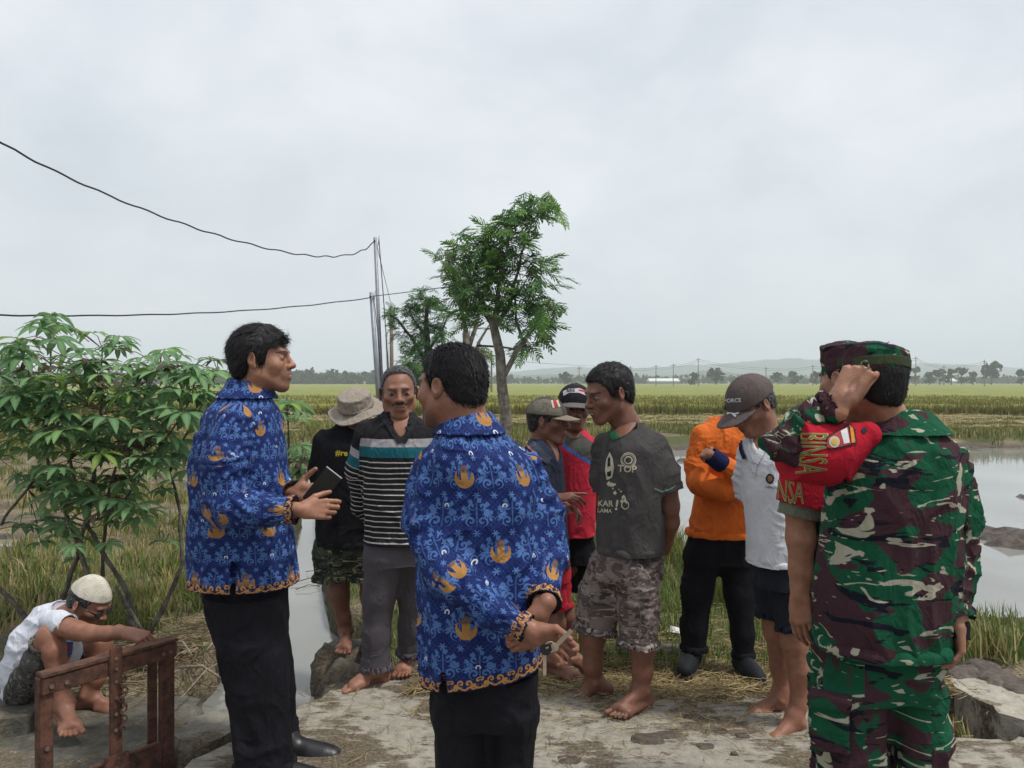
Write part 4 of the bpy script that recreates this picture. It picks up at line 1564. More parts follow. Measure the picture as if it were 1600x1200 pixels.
# air
hb = MB().box((0, 1250, 62), (2700, 1330, 66))
gm = bpy.data.materials.new('haze_air')
gm.use_nodes = True
for n_ in list(gm.node_tree.nodes):
    if n_.type == 'BSDF_PRINCIPLED': gm.node_tree.nodes.remove(n_)
pv = gm.node_tree.nodes.new('ShaderNodeVolumePrincipled')
pv.inputs['Color'].default_value = (0.86, 0.925, 1.0, 1)
pv.inputs['Density'].default_value = 0.0007
pv.inputs['Anisotropy'].default_value = 0.0
gm.node_tree.links.new(pv.outputs[0], gm.node_tree.nodes['Material Output'].inputs['Volume'])
hb.build('haze', gm, None, (0, 0, 0), kind='stuff', label='pale haze hanging over the distant fields', cat='haze')
# ================================================================== PEOPLE: shared builders
def skinmat():
    g = G('skin', 0.46, 0.45)
    a = g.attr('Col')
    co = g.objco()
    n = g.noise(co, 40.0, 4.0, 0.6)
    g.color(g.mixc(n.step(0.25, 0.75), g.mixc(1.0, a.outputs['Color'], (0.82, 0.80, 0.80), 'MULTIPLY'), g.mixc(1.0, a.outputs['Color'], (1.12, 1.1, 1.08), 'MULTIPLY')))
    g.bump(g.noise(co, 260.0, 2.0) + g.noise(co, 55.0, 4.0, 0.65), 0.35, 0.003)
    g.link(g.noise(co, 60.0, 3.0) * 0.3 + 0.33, g.b.inputs['Roughness'])
    g.b.inputs['Subsurface Weight'].default_value = 0.15
    g.b.inputs['Subsurface Radius'].default_value = (1.0, 0.35, 0.2)
    g.b.inputs['Subsurface Scale'].default_value = 0.008
    return g.m


SKIN = skinmat()
g = G('hair_strands', 0.55, 0.22)
a = g.attr('Col')
g.color(a.outputs['Color'])
HAIR = g.m


def basis(yaw, pitch=0.0, roll=0.0):
    """yaw 0 faces the camera, +90 faces image right; pitch>0 looks down. columns: right, forward, up"""
    a = math.radians(yaw)
    f = np.array([math.sin(a), -math.cos(a), 0.0])
    u = np.array([0, 0, 1.0])
    rr = np.cross(f, u)
    p = math.radians(pitch)
    f2 = f * math.cos(p) - u * math.sin(p)
    u2 = u * math.cos(p) + f * math.sin(p)
    q = math.radians(roll)
    r3 = rr * math.cos(q) + u2 * math.sin(q)
    u3 = u2 * math.cos(q) - rr * math.sin(q)
    return np.stack([r3, f2, u3], 1)


class Head:
    """head modelled in its own frame (x right, y forward, z up, chin -0.115, crown +0.11) then placed"""
    def __init__(self, c, height, yaw, pitch=0, roll=0, neck=None, skin=(0.2, 0.1, 0.06), fat=1.0, old=0.0, smile=False,
                 moustache=0, beard=0, brow=(0.012, 0.009, 0.008), hairline=None, neck_r=0.056):
        self.c, self.s, self.R = np.asarray(c, float), height / 0.225, basis(yaw, pitch, roll)
        self.skin, self.fat = skin, fat
        self.kw = dict(old=old, smile=smile, moustache=moustache, beard=beard, brow=brow)
        self.nb = None if neck is None else (self.R.T @ (np.asarray(neck, float) - self.c)) / self.s
        self.neck_r = neck_r

    def w(self, v):
        return self.c + (np.asarray(v) * self.s) @ self.R.T

    def skull(self, off=0.0):
        return ell((0, -0.012, 0.028), (0.073 + off, 0.094 + off, 0.083 + off))

    def build(self, h=0.0028):
        ft = self.fat
        P = []
        P.append((self.skull(), 0))
        P.append((ell((0, 0.022, -0.030), (0.060 * ft, 0.064, 0.080)), 0.03))
        for s in (-1, 1):
            P.append((cone((s * 0.049 * ft, 0.005, -0.056), (s * 0.020, 0.066, -0.096), 0.019 * ft, 0.016), 0.03))
            P.append((ell((s * 0.042 * ft, 0.058, -0.026), (0.022, 0.020, 0.020)), 0.025))
        P.append((ell((0, 0.071, -0.098), (0.021, 0.017, 0.017)), 0.02))
        P.append((cone((-0.030, 0.080, 0.020), (0.030, 0.080, 0.020), 0.0105), 0.018))
        P.append((cone((0, 0.086, 0.012), (0, 0.103, -0.024), 0.0075, 0.0105), 0.012))
        P.append((ell((0, 0.106, -0.027), (0.0125, 0.0115, 0.010)), 0.008))
        for s in (-1, 1):
            P.append((ell((s * 0.0145, 0.094, -0.030), (0.0085, 0.011, 0.0085)), 0.007))
        P.append((ell((0, 0.080, -0.060), (0.030, 0.017, 0.022)), 0.02))
        P.append((ell((0, 0.0925, -0.0535), (0.022, 0.009, 0.0062)), 0.006))
        P.append((ell((0, 0.0905, -0.0665), (0.019, 0.009, 0.0068)), 0.006))
        if self.nb is not None:
            nb = self.nb
            P.append((cone((0, -0.025, -0.045), nb, self.neck_r * (0.95 if ft <= 1 else 1.08), self.neck_r * 1.12), 0.03))
        prims = [p for p, _ in P]
        F_ = Field(prims, h, 0.03)
        for p, k in P: F_.add(p, k)
        for s in (-1, 1):                                           # eyes
            F_.cut(ell((s * 0.0315, 0.093, 0.0015), (0.0165, 0.017, 0.0105)), 0.012)
            F_.add(ell((s * 0.0315, 0.0745, 0.0005), (0.0145, 0.0125, 0.0115)), 0.003)
            F_.cut(cone((s * 0.013, 0.1, -0.0375), (s * 0.011, 0.095, -0.033), 0.0032), 0.003)
        gap = 0.0028 if self.kw['smile'] else 0.0012
        F_.cut(cone((-0.019, 0.101, -0.060 + (0.004 if self.kw['smile'] else 0)), (0.0, 0.106, -0.0605), gap), 0.003)
        F_.cut(cone((0.019, 0.101, -0.060 + (0.004 if self.kw['smile'] else 0)), (0.0, 0.106, -0.0605), gap), 0.003)
        if self.kw['old'] > 0:                                      # hollow cheeks, creases
            for s in (-1, 1):
                F_.cut(ell((s * 0.062, 0.068, -0.062), (0.022, 0.028, 0.026)), 0.03)
                F_.cut(cone((s * 0.024, 0.094, -0.034), (s * 0.034, 0.082, -0.066), 0.002), 0.008)
        for s in (-1, 1):                                           # ears
            c = np.array((s * 0.0765, -0.006, -0.006))
            Re = basis(0, 0, 0)
            an = 0.45 * s
            ax = np.stack([[math.cos(an), -math.sin(an), 0], [math.sin(an) * 1.0, math.cos(an), 0], [0, 0, 1]], 1)
            F_.add(ell(c + np.array([s * 0.005, -0.006, 0.003]), (0.0060, 0.0165, 0.026), ax), 0.006)
            F_.add(ell(c + np.array([s * 0.004, 0.001, -0.020]), (0.0050, 0.009, 0.010), ax), 0.006)
            F_.cut(ell(c + np.array([s * 0.0115, -0.004, 0.006]), (0.0060, 0.0105, 0.0175), ax), 0.002)
            F_.add(ell(c + np.array([s * 0.006, 0.004, -0.004]), (0.0040, 0.0045, 0.008), ax), 0.003)
        v, q = F_.mesh(1)
        # colours
        sk = np.array(self.skin)
        x, y, z = v.T
        ax_ = np.abs(x)
        col = np.tile(sk, (len(v), 1))
        nz = fbm(v * 30 + self.c * 9, 4, 3)[:, None]
        nz2 = fbm(v * 90 + 5, 14, 2)[:, None]
        col = col * (0.74 + 0.36 * nz + 0.16 * nz2)

        def put(m, c):
            nonlocal col
            m = np.clip(m, 0, 1)[:, None]
            col = col * (1 - m) + np.array(c) * m
        lip = np.clip(1.3 - (x / 0.024) ** 2 - ((z + 0.060) / 0.0115) ** 2, 0, 1) * (y > 0.075)
        put(lip * 0.75, sk * np.array([0.86, 0.66, 0.68]))
        if self.kw['smile']:
            put(((ax_ < 0.014) & (np.abs(z + 0.0595) < 0.0030) & (y > 0.08)) * 0.8, (0.42, 0.38, 0.32))
        eye = (((ax_ - 0.0315) / 0.0145) ** 2 + ((z - 0.0003) / 0.0054) ** 2 < 1) & (y > 0.068)
        put(eye * 1.0, (0.24, 0.205, 0.185))
        iris = (((ax_ - 0.0315) / 0.0070) ** 2 + ((z - 0.0005) / 0.0058) ** 2 < 1) & (y > 0.068)
        put(iris * 1.0, (0.012, 0.008, 0.006))
        lid = np.exp(-(((z - 0.0068) / 0.0020) ** 2)) * (np.abs(ax_ - 0.0315) < 0.017) * (y > 0.066)
        put(lid * 0.8, sk * 0.35)
        under = np.exp(-(((z + 0.0075) / 0.005) ** 2)) * (np.abs(ax_ - 0.0315) < 0.017) * (y > 0.06)
        put(under * 0.3, sk * 0.6)
        browz = 0.0185 + 0.004 * np.sin((ax_ - 0.012) / 0.036 * math.pi)
        br = np.exp(-(((z - browz) / 0.0036) ** 4)) * (ax_ > 0.010) * (ax_ < 0.050) * (y > 0.05)
        put(br * 0.9, self.kw['brow'])
        put(np.clip((0.004 - np.hypot(ax_ - 0.0115, z + 0.0365)) / 0.002, 0, 1) * (y > 0.088), sk * 0.2)
        st = self.kw['beard']
        if st:
            jaw = np.clip((-0.050 - z + 0.25 * (y - 0.06)) / 0.02, 0, 1) * np.clip((y + 0.0) / 0.03, 0, 1) * np.clip((z + 0.135) / 0.02, 0, 1)
            nb_ = vnoise(v * 500, 8)
            put(jaw * st * (0.4 + 0.9 * nb_) * (1 - lip), (0.018, 0.014, 0.012))
        ms = self.kw['moustache']
        if ms:
            m = np.exp(-(((z + 0.0440 + 0.16 * (ax_ - 0.01)) / 0.0078) ** 4)) * (ax_ < 0.034) * (y > 0.07)
            put(m * ms, (0.016, 0.013, 0.012))
        if self.kw['old']:
            fore = np.clip(np.sin(z * 700 + 2 * np.sin(x * 60)) - 0.6, 0, 1) * (z > 0.03) * (z < 0.07) * (y > 0.05)
            put(fore * 0.5 * self.kw['old'], sk * 0.6)
        put(np.clip((z > 0) * 0, 0, 1), sk)
        return self.w(v), q, np.concatenate([col, np.ones((len(col), 1))], 1)

    # -------- hair
    def hair(self, parent, thick=0.014, line=None, strands=2600, col=(0.012, 0.011, 0.012), grey=0.0, length=0.03, up=0.25, h=0.004, rough=0.006, seed=1, ylim=None):
        line = line or [(-0.13, -0.070), (-0.07, -0.065), (-0.035, -0.040), (-0.02, 0.012), (0.006, 0.012), (0.012, -0.022), (0.026, -0.020), (0.038, 0.030), (0.052, 0.062), (0.085, 0.070), (0.12, 0.072)]
        ys, zs = np.array(line).T
        F_ = Field([self.skull(thick + 0.01)], h)
        F_.add(ell((0, -0.013, 0.030), (0.072 + thick, 0.094 + thick, 0.082 + thick * 1.15)), 0)
        F_.add(ell((0, -0.045, -0.030), (0.058 + thick * 0.5, 0.050 + thick * 0.6, 0.052)), 0.03)
        F_.clip(lambda X, Y, Z: (np.interp(Y, ys, zs).astype(f4) - Z) * f4(0.75) + X * 0)
        for s in (-1, 1):                                           # clear the ears
            F_.cut(ell((s * 0.090, 0.0, -0.006), (0.022, 0.021, 0.031)), 0.004)
        v, q = F_.mesh(1)
        n = vnormals(v, q)
        dsp = (fbm(v * np.array([90, 60, 35]), seed, 3) - 0.5) * rough * 2
        v = v + n * dsp[:, None]
        r = np.random.default_rng(seed)
        base = np.array(col)
        c0 = np.tile(base, (len(v), 1)) * (0.7 + 0.6 * vnoise(v * 150, seed))[:, None]
        # strands
        k = r.integers(0, len(v), strands)
        root = v[k] - n[k] * 0.003
        nn = n[k]
        down = np.stack([np.zeros(strands), -0.55 - 0.2 * r.random(strands), -0.75 * np.ones(strands)], 1)
        front = (root[:, 1] > 0.02) & (root[:, 2] > 0.04)
        down[front] = np.array([0.25, 0.9, -0.10])
        t = down - (down * nn).sum(1, keepdims=True) * nn
        t = t / (np.linalg.norm(t, axis=1, keepdims=True) + 1e-6)
        t = t + r.normal(0, 0.25, t.shape)
        L = length * r.uniform(0.5, 1.2, strands)[:, None]
        m = root + (t * 0.55 + nn * up) * L
        tip = m + (t * 0.6 + nn * (up * 0.1 - 0.16)) * L
        sd = np.cross(t, nn); sd /= np.linalg.norm(sd, axis=1, keepdims=True) + 1e-6
        wv = 0.0011
        sv = np.stack([root - sd * wv, root + sd * wv, m + sd * wv * 0.8, m - sd * wv * 0.8, tip], 1).reshape(-1, 3)
        b = len(v) + np.arange(strands)[:, None] * 5
        tri = np.concatenate([b + [[0, 1, 2]], b + [[0, 2, 3]], b + [[3, 2, 4]]])
        sc_ = np.tile(base, (strands, 1)) * r.uniform(0.6, 1.6, (strands, 1))
        if grey > 0:
            gsel = r.random(strands) < grey
            sc_[gsel] = np.array([0.22, 0.22, 0.22]) * r.uniform(0.6, 1.2, (gsel.sum(), 1))
            sel2 = vnoise(v * 400, 3) < grey * 0.8
            c0[sel2] = 0.12
        tris = np.concatenate([q[:, [0, 1, 2]], q[:, [0, 2, 3]]])
        V = self.w(np.concatenate([v, sv]))
        C = np.concatenate([c0, np.repeat(sc_, 5, 0)])
        C = np.concatenate([C, np.ones((len(C), 1))], 1)
        o = wloc(parent)
        return link('hair', mk_mesh('hair', V - o, np.concatenate([tris, tri]), HAIR, True, {'Col': C}), parent)

    def solid(self, name, parent, build, mat, h=0.003, smooth=1, attrs=None, noise=0.0, lvl=None, cyl=False):
        """SDF part in the head frame"""
        F_ = build(h)
        v, q = F_.mesh(smooth)
        if noise:
            v = v + vnormals(v, q) * ((fbm(v * 45, 5, 3) - 0.5) * noise)[:, None]
        pt = v
        if cyl:
            rr = np.hypot(v[:, 0], v[:, 1])
            pt = np.stack([np.arctan2(v[:, 0], -v[:, 1]) * 0.09, v[:, 2] - (rr - 0.09) * (rr < 0.085), v[:, 2] * 0], 1)
        return link(name, mk_mesh(name, self.w(v) - wloc(lvl or parent), q, mat, True, {'pat': pt}), lvl or parent)


# ------------------------------------------------------------------ hands and feet (primitives)
def hand_prims(w, d, n, right, s=1.0, curl=(0.3, 0.3, 0.3), spread=0.0, thumb=(0.6, 0.35), per=None):
    """d: finger direction, n: back of hand. returns (prims with k) in world"""
    d = unit(d); n = unit(np.asarray(n, float) - (np.asarray(n, float) @ d) * d)
    t = np.cross(d, n) * (-1 if right else 1)

    def P(u, v, q): return np.asarray(w) + s * (u * t + v * d + q * n)
    out = []
    U = [0.030, 0.010, -0.010, -0.029]
    K = [0.088, 0.092, 0.086, 0.077]
    Ls = [(.043, .026, .020), (.048, .030, .021), (.045, .028, .020), (.034, .021, .017)]
    RB = [0.0092, 0.0095, 0.0090, 0.0080]
    out.append((cone(P(0.006, -0.035, 0), P(0, 0.012, 0), 0.026 * s, 0.024 * s), 0.01))
    for i in range(4):
        out.append((cone(P(U[i] * 0.62, 0.012, 0), P(U[i], K[i], 0.002), 0.0155 * s, 0.0105 * s), 0.012))
    out.append((ell(P(0.022, 0.035, -0.010), np.array((0.016, 0.028, 0.013)) * s, np.stack([t, d, n], 1)), 0.012))
    for i in range(4):
        cr = curl if per is None else per[i]
        A = 0.0
        p = P(U[i], K[i], 0.001)
        sp = spread * (1.5 - i)
        rr = RB[i] * s
        for j in range(3):
            A += cr[j]
            dd = unit((d * math.cos(A) - n * math.sin(A)) + t * sp)
            q = p + dd * Ls[i][j] * s
            out.append((cone(p, q, rr * (1 - 0.08 * j), rr * (0.92 - 0.1 * j)), 0.0025 if j else 0.004))
            p = q
    # thumb: opening angle from the fingers, fold towards the palm
    op, fo = thumb
    b0 = P(0.018, 0.012, -0.006)
    d1 = unit(d * math.cos(op) + t * math.sin(op) - n * 0.25 * fo)
    p1 = b0 + d1 * 0.046 * s
    d2 = unit(d * math.cos(op * 0.7) + t * math.sin(op * 0.7) * (1 - fo) - n * fo)
    p2 = p1 + d2 * 0.034 * s
    d3 = unit(d2 + d * 0.2 - n * fo * 0.4)
    p3 = p2 + d3 * 0.026 * s
    out += [(cone(b0, p1, 0.0165 * s, 0.012 * s), 0.012), (cone(p1, p2, 0.0112 * s, 0.0102 * s), 0.003), (cone(p2, p3, 0.0102 * s, 0.0082 * s), 0.003)]
    return out


def foot_prims(ank, fdir, left, s=1.0, up=(0, 0, 1)):
    """ankle joint (0.08 above the sole), toe direction"""
    f = unit(fdir); u = np.asarray(up, float); u = unit(u - (u @ f) * f)
    m = np.cross(f, u) * (1 if left else -1)             # towards the big toe

    def P(x, y, z): return np.asarray(ank) + s * (x * f + y * m + (z - 0.08) * u)
    o = [(cone(P(0, 0, 0.10), P(-0.042, 0, 0.034), 0.036 * s, 0.031 * s), 0.02),
         (cone(P(0.0, 0, 0.075), P(0.115, 0.004, 0.030), 0.035 * s, 0.023 * s), 0.025),
         (cone(P(-0.035, -0.008, 0.022), P(0.11, -0.026, 0.016), 0.022 * s, 0.0155 * s), 0.02),
         (cone(P(0.115, 0.024, 0.022), P(0.105, -0.028, 0.018), 0.0215 * s, 0.0175 * s), 0.02),
         (cone(P(0.06, 0.022, 0.03), P(0.13, 0.027, 0.02), 0.018 * s, 0.018 * s), 0.015),
         (ell(P(0.0, 0.034, 0.085), np.array((0.012,) * 3) * s), 0.012), (ell(P(-0.006, -0.034, 0.078), np.array((0.012,) * 3) * s), 0.012)]
    ys = [0.033, 0.010, -0.0075, -0.0235, -0.0375]
    xs = [0.182, 0.181, 0.174, 0.163, 0.149]
    rs = [0.0125, 0.0088, 0.0083, 0.0079, 0.0079]
    for y, x, r_ in zip(ys, xs, rs):
        o.append((cone(P(0.122, y * 0.92, 0.018), P(x - 0.012, y * 1.08, r_ + 0.001), r_ * 0.95 * s, r_ * 0.98 * s), 0.0012))
    return o


def limb(pts, k=0.02):
    """pts: (world point, radius) chain -> prims"""
    return [(cone(pts[i][0], pts[i + 1][0], pts[i][1], pts[i + 1][1]), k if i else 0.0) for i in range(len(pts) - 1)]


def flesh(prims, h, skin, light=None, lightc=None):
    F_ = Field([p for p, _ in prims], h)
    for p, k in prims: F_.add(p, k)
    v, q = F_.mesh(1)
    sk = np.array(skin)
    col = np.tile(sk, (len(v), 1)) * (0.70 + 0.38 * fbm(v * 22, 6, 3) + 0.22 * fbm(v * 7 + 3, 16, 2))[:, None]
    return v, q, np.concatenate([col, np.ones((len(col), 1))], 1)


class Person:
    def __init__(self, base, Y, label, skin):
        self.Y, self.skin = Y, skin
        self.base = np.asarray(base, float)
        self.parts = []
        self.label = label
        self.root = link('person', None, None, self.base, label=label, cat='person')

    def p(self, px, py, dY=0.0): return at(px, py, self.Y + dY)
    def r(self, rp): return rp * self.Y / FOC

    def body(self, *meshes): self.parts += meshes

    def chain(self, pts):
        return [(at(a, b, self.Y + c), d * (self.Y + c) / FOC) for a, b, c, d in pts]

    def trunk(self, *chains):
        pr = []
        for c in chains: pr += limb([(p_, r_ * 0.72) for p_, r_ in self.chain(c)], 0.02)
        self.body(flesh(pr, 0.013, self.skin))

    def finish(self):
        V, Q, C = [], [], []
        n = 0
        for v, q, c in self.parts:
            V.append(v); Q.append(q + n); C.append(c); n += len(v)
        me = mk_mesh('person', np.concatenate(V) - self.base, np.concatenate(Q), SKIN, True, {'Col': np.concatenate(C)})
        old = self.root
        new = link('person_body', me, None, self.base, label=self.label, cat='person')
        for ch in list(old.children): ch.parent = new
        bpy.data.objects.remove(old)
        new.name = 'person'
        self.root = new
        return new


# ------------------------------------------------------------------ clothing
def folds(v, n, amp, sc, seed, ridge=True):
    q = v * np.asarray(sc)
    wv = np.stack([vnoise(v * 5 + 31, seed + 1), vnoise(v * 5 + 57, seed + 2), vnoise(v * 5 + 91, seed + 3)], 1) - 0.5
    q = q + wv * 2.2
    a = vnoise(q, seed)
    rd = 1 - np.abs(2 * a - 1) * 2.0
    b = vnoise(q * 2.1 + 7, seed + 5) - 0.5
    mask = np.clip(vnoise(v * 3.2 + 11, seed + 8) * 1.8 - 0.3, 0.15, 1)
    c = 1 - np.abs(2 * vnoise(q * [1.7, 1.7, 3.4] + wv * 3 + 3, seed + 11) - 1) * 2.2
    fine = np.clip(c, 0, 1) ** 2 * np.clip(vnoise(v * 6 + 5, seed + 14) * 2.2 - 0.7, 0, 1)
    return amp * (mask * (rd * 1.7 + b * 1.5) + fine * 1.3)


def rows(P, rr, depth_scale=1.0):
    """(py, xl, xr, b, dY) -> loft rows"""
    out = []
    for py, xl, xr, b, dY in rr:
        Y = P.Y + dY
        c = at((xl + xr) / 2, py, Y)
        out.append((c[2], c[0], c[1], (xr - xl) / 2 * Y / FOC, b * depth_scale))
    return out


class Garment:
    def __init__(self, P, name, mat, h=0.006):
        self.P, self.name, self.mat, self.h = P, name, mat, h
        self.lofts, self.tubes, self.cuts, self.adds, self.planes = [], [], [], [], []

    def loft(self, rr, n=2.3, hollow=0.03, top=None):
        L = Loft(rows(self.P, rr), n)
        self.lofts.append((L, hollow))
        return self

    def tube(self, pts, k=0.03, hollow=True, flat=True):
        c = self.P.chain(pts)
        self.tubes.append((c, k, hollow, flat))
        return self

    def plane(self, p, n):
        """remove everything on the +n side"""
        self.planes.append((np.asarray(p, float), unit(n)))
        return self

    def build(self, amp=0.006, sc=(9, 9, 5), seed=1, k0=0.03, smooth=2, parent=None, extra=None, fold_fn=None, drape=None, crump=None, shrink=None, hemless=False):
        shrink = min(0.011, 1.35 * amp) if shrink is None else shrink
        drape = amp * 0.75 if drape is None else drape
        crump = amp * 0.7 if crump is None else crump
        prims = []
        for L, hol in self.lofts: prims.append((L.prim(), k0))
        for c, k, hol, flat in self.tubes:
            m = len(c) - 1
            for i in range(m):
                prims.append((cone(c[i][0], c[i + 1][0], c[i][1], c[i + 1][1], flat=(flat and i == m - 1)), k))
        prims += self.adds
        F_ = Field([p for p, _ in prims], self.h)
        for p, k in prims: F_.add(p, k)
        for L, hol in self.lofts:
            if hol:
                F_.cut(L.prim(off=-0.009, z0=L.z0 - 0.05, z1=L.z0 + hol), 0)
        for c, k, hol, flat in self.tubes:
            if hol and flat:
                a, b = c[-2], c[-1]
                d = unit(b[0] - a[0])
                F_.cut(cone(b[0] - d * 0.03, b[0] + d * 0.03, max(0.005, b[1] - 0.006), max(0.005, b[1] - 0.004), flat0=True), 0)
        for p, k in self.cuts: F_.cut(p, k)
        for p, n in self.planes:
            F_.clip(lambda X, Y, Z: (X - p[0]) * f4(n[0]) + (Y - p[1]) * f4(n[1]) + (Z - p[2]) * f4(n[2]))
        v, q = F_.mesh(smooth)
        # pattern coordinates: nearest of torso and sleeves, one part per face
        nv = len(v)
        best = np.full(nv, 9.0)
        part = np.zeros(nv, int)
        pats = [np.stack([v[:, 0], v[:, 2], np.full(nv, 0.5)], 1)]
        for L, hol in self.lofts:
            cx, cy, a, b = L.params(v[:, 2])
            d = L.dist(v[:, 0], v[:, 1], v[:, 2])
            th = np.arctan2((v[:, 0] - cx) / a, -(v[:, 1] - cy) / b)
            R_ = float(np.mean(np.sqrt(L.a * L.b)))
            m = d < best
            best = np.where(m, d, best)
            hem = v[:, 2] - L.z0 + (0.5 if hemless else 0)
            for p, n in self.planes:
                hem = np.minimum(hem, -((v - p) @ n))
            part[m] = len(pats)
            pats.append(np.stack([th * R_, v[:, 2] - L.z0, hem], 1))
        off = 1.3
        for c, k, hol, flat in self.tubes:
            tot = sum(np.linalg.norm(c[i + 1][0] - c[i][0]) for i in range(len(c) - 1))
            acc = 0.0
            d0 = np.full(nv, 9.0); pt = np.zeros((nv, 3))
            side = unit(np.cross(unit(c[-1][0] - c[0][0]), [0.1, 1, 0.1]))
            for i in range(len(c) - 1):
                a, b = c[i], c[i + 1]
                ba = b[0] - a[0]; L_ = np.linalg.norm(ba)
                t = ((v - a[0]) @ ba) / L_ ** 2
                tc = np.clip(t, 0, 1)
                rel = v - a[0] - tc[:, None] * ba
                dist = np.linalg.norm(rel, axis=1) - (a[1] + (b[1] - a[1]) * tc)
                s1 = unit(side - (side @ ba) * ba / L_ ** 2); s2 = unit(np.cross(ba, s1))
                ang = np.arctan2(rel @ s1, -(rel @ s2))
                m = dist < d0
                d0 = np.where(m, dist, d0)
                ln = acc + np.clip(t, -0.3, 1.3) * L_
                pt[m] = np.stack([off + ang * c[0][1], -ln, tot - ln], 1)[m]
                acc += L_
            m = d0 < best - 0.002
            best = np.where(m, d0, best)
            part[m] = len(pats)
            pats.append(pt)
            off += 1.7
        PT = np.stack(pats)
        pat = PT[part, np.arange(nv)]
        fp_ = part[q[:, 0]]
        cpat = PT[fp_[:, None], q].reshape(-1, 3)
        if amp:
            n = vnormals(v, q)
            dsp = folds(v, n, amp * 0.7, sc, seed)
            w1 = fbm(v * 4.0 + seed, seed + 21, 2); w2 = vnoise(v * 5.0 + 3 * seed, seed + 22)
            mk_ = np.clip(vnoise(v * 4.5 + 17, seed + 23) * 2.0 - 0.45, 0, 1)
            nl = len(self.lofts)
            for i, (L, hol) in enumerate(self.lofts):
                m = part == i + 1
                hgt = max(0.1, L.z1 - L.z0)
                x = pat[:, 0] / 0.085 * math.pi + 7.0 * w1 + 2.0 * pat[:, 1]
                dsp += np.where(m, drape * (0.35 + 0.65 * np.clip(1 - pat[:, 1] / hgt, 0, 1)) * (1 - 2 * np.abs(np.sin(x))) * (0.3 + 0.7 * mk_), 0)
            for i in range(len(self.tubes)):
                m = part == nl + i + 1
                x = pat[:, 1] / 0.075 * math.pi + 9.0 * w2 + 8.0 * w1 + 9.0 * pat[:, 0]
                dsp += np.where(m, crump * 0.8 * (1 - 2 * np.abs(np.sin(x))) * np.clip(mk_ * 1.6 - 0.35, 0, 1), 0)
            dsp = dsp * np.clip(0.3 + pat[:, 2] / 0.05, 0.3, 1) - shrink
            v = v + n * dsp[:, None]
        par = parent or self.P.root
        self.v, self.q, self.pat = v, q, pat
        me = mk_mesh(self.name, v - wloc(par), q, self.mat, True, {'pat': cpat})
        self.obj = link(self.name, me, par)
        return self

    def bvh(self):
        return BVHTree.FromPolygons([tuple(p) for p in self.v], [tuple(f) for f in self.q])


def decal(name, P, parent, bvh, pts, faces, mat, lift=0.0025):
    """2-D shape in photo pixels laid onto a garment"""
    o = Vector((0, 0, CAMZ))
    out, keep = [], []
    for (a, b) in pts:
        d = Vector(at(a, b, 1.0)) - o
        hit, nrm, idx, dist = bvh.ray_cast(o, d.normalized())
        if hit is None:
            out.append((0, 0, 0)); keep.append(False)
        else:
            if nrm.dot(d) > 0: nrm = -nrm
            out.append(tuple(hit + nrm * lift)); keep.append(True)
    fs = [f for f in faces if all(keep[i] for i in f)]
    if not fs: return None
    used = sorted({i for f in fs for i in f})
    mp = {u: k for k, u in enumerate(used)}
    me = bpy.data.meshes.new(name)
    w0 = wloc(parent)
    me.from_pydata([tuple(np.array(out[u]) - w0) for u in used], [], [tuple(mp[i] for i in f) for f in fs])
    me.materials.append(mat)
    return link(name, me, parent)


def refine(pts, faces, maxlen):
    bm = bmesh.new()
    vs = [bm.verts.new((p[0], p[1], 0)) for p in pts]
    for f in faces:
        try: bm.faces.new([vs[i] for i in f])
        except ValueError: pass
    bmesh.ops.triangulate(bm, faces=bm.faces[:])
    for _ in range(4):
        es = [e for e in bm.edges if e.calc_length() > maxlen]
        if not es: break
        bmesh.ops.subdivide_edges(bm, edges=es, cuts=1)
        bmesh.ops.triangulate(bm, faces=[f for f in bm.faces if len(f.verts) > 3])
    bm.verts.index_update()
    out = [(v.co.x, v.co.y) for v in bm.verts]
    fs = [tuple(v.index for v in f.verts) for f in bm.faces]
    bm.free()
    return out, fs


def text_shape(txt, cx, cy, size, rot=0.0, sx=1.0, shear=0.0, offset=0.0):
    cu = bpy.data.curves.new('lettering', 'FONT')
    cu.body = txt
    cu.align_x = 'CENTER'; cu.align_y = 'CENTER'
    cu.resolution_u = 2
    cu.shear = shear
    cu.offset = offset
    ob = bpy.data.objects.new('lettering', cu)
    COL.objects.link(ob)
    dg = bpy.context.evaluated_depsgraph_get()
    me = bpy.data.meshes.new_from_object(ob.evaluated_get(dg))
    vs = [(v.co.x, v.co.y) for v in me.vertices]
    fs = [tuple(p.vertices) for p in me.polygons]
    bpy.data.objects.remove(ob); bpy.data.meshes.remove(me); bpy.data.curves.remove(cu)
    c, s = math.cos(rot), math.sin(rot)
    out = []
    for a, b in vs:
        a, b = a * size * sx, -b * size
        out.append((cx + a * c - b * s, cy + a * s + b * c))
    return out, fs


def text_decal(name, P, parent, bvh, txt, cx, cy, size, mat, rot=0.0, sx=1.0, lift=0.0025, shear=0.0, offset=0.0):
    p, f = text_shape(txt, cx, cy, size, rot, sx, shear, offset)
    p, f = refine(p, f, 4.0)
    return decal(name, P, parent, bvh, p, f, mat, lift)


def disc_shape(cx, cy, rx, ry=None, r0=0.0, n=20, a0=0, a1=2 * math.pi):
    ry = rx if ry is None else ry
    pts, fs = [], []
    full = abs(a1 - a0 - 2 * math.pi) < 1e-6
    for i in range(n + (0 if full else 1)):
        t = a0 + (a1 - a0) * i / n
        pts.append((cx + rx * math.cos(t), cy + ry * math.sin(t)))
        pts.append((cx + rx * r0 * math.cos(t), cy + ry * r0 * math.sin(t)))
    m = len(pts) // 2
    for i in range(n):
        j = (i + 1) % m
        fs.append((2 * i, 2 * j, 2 * j + 1, 2 * i + 1))
    return pts, fs


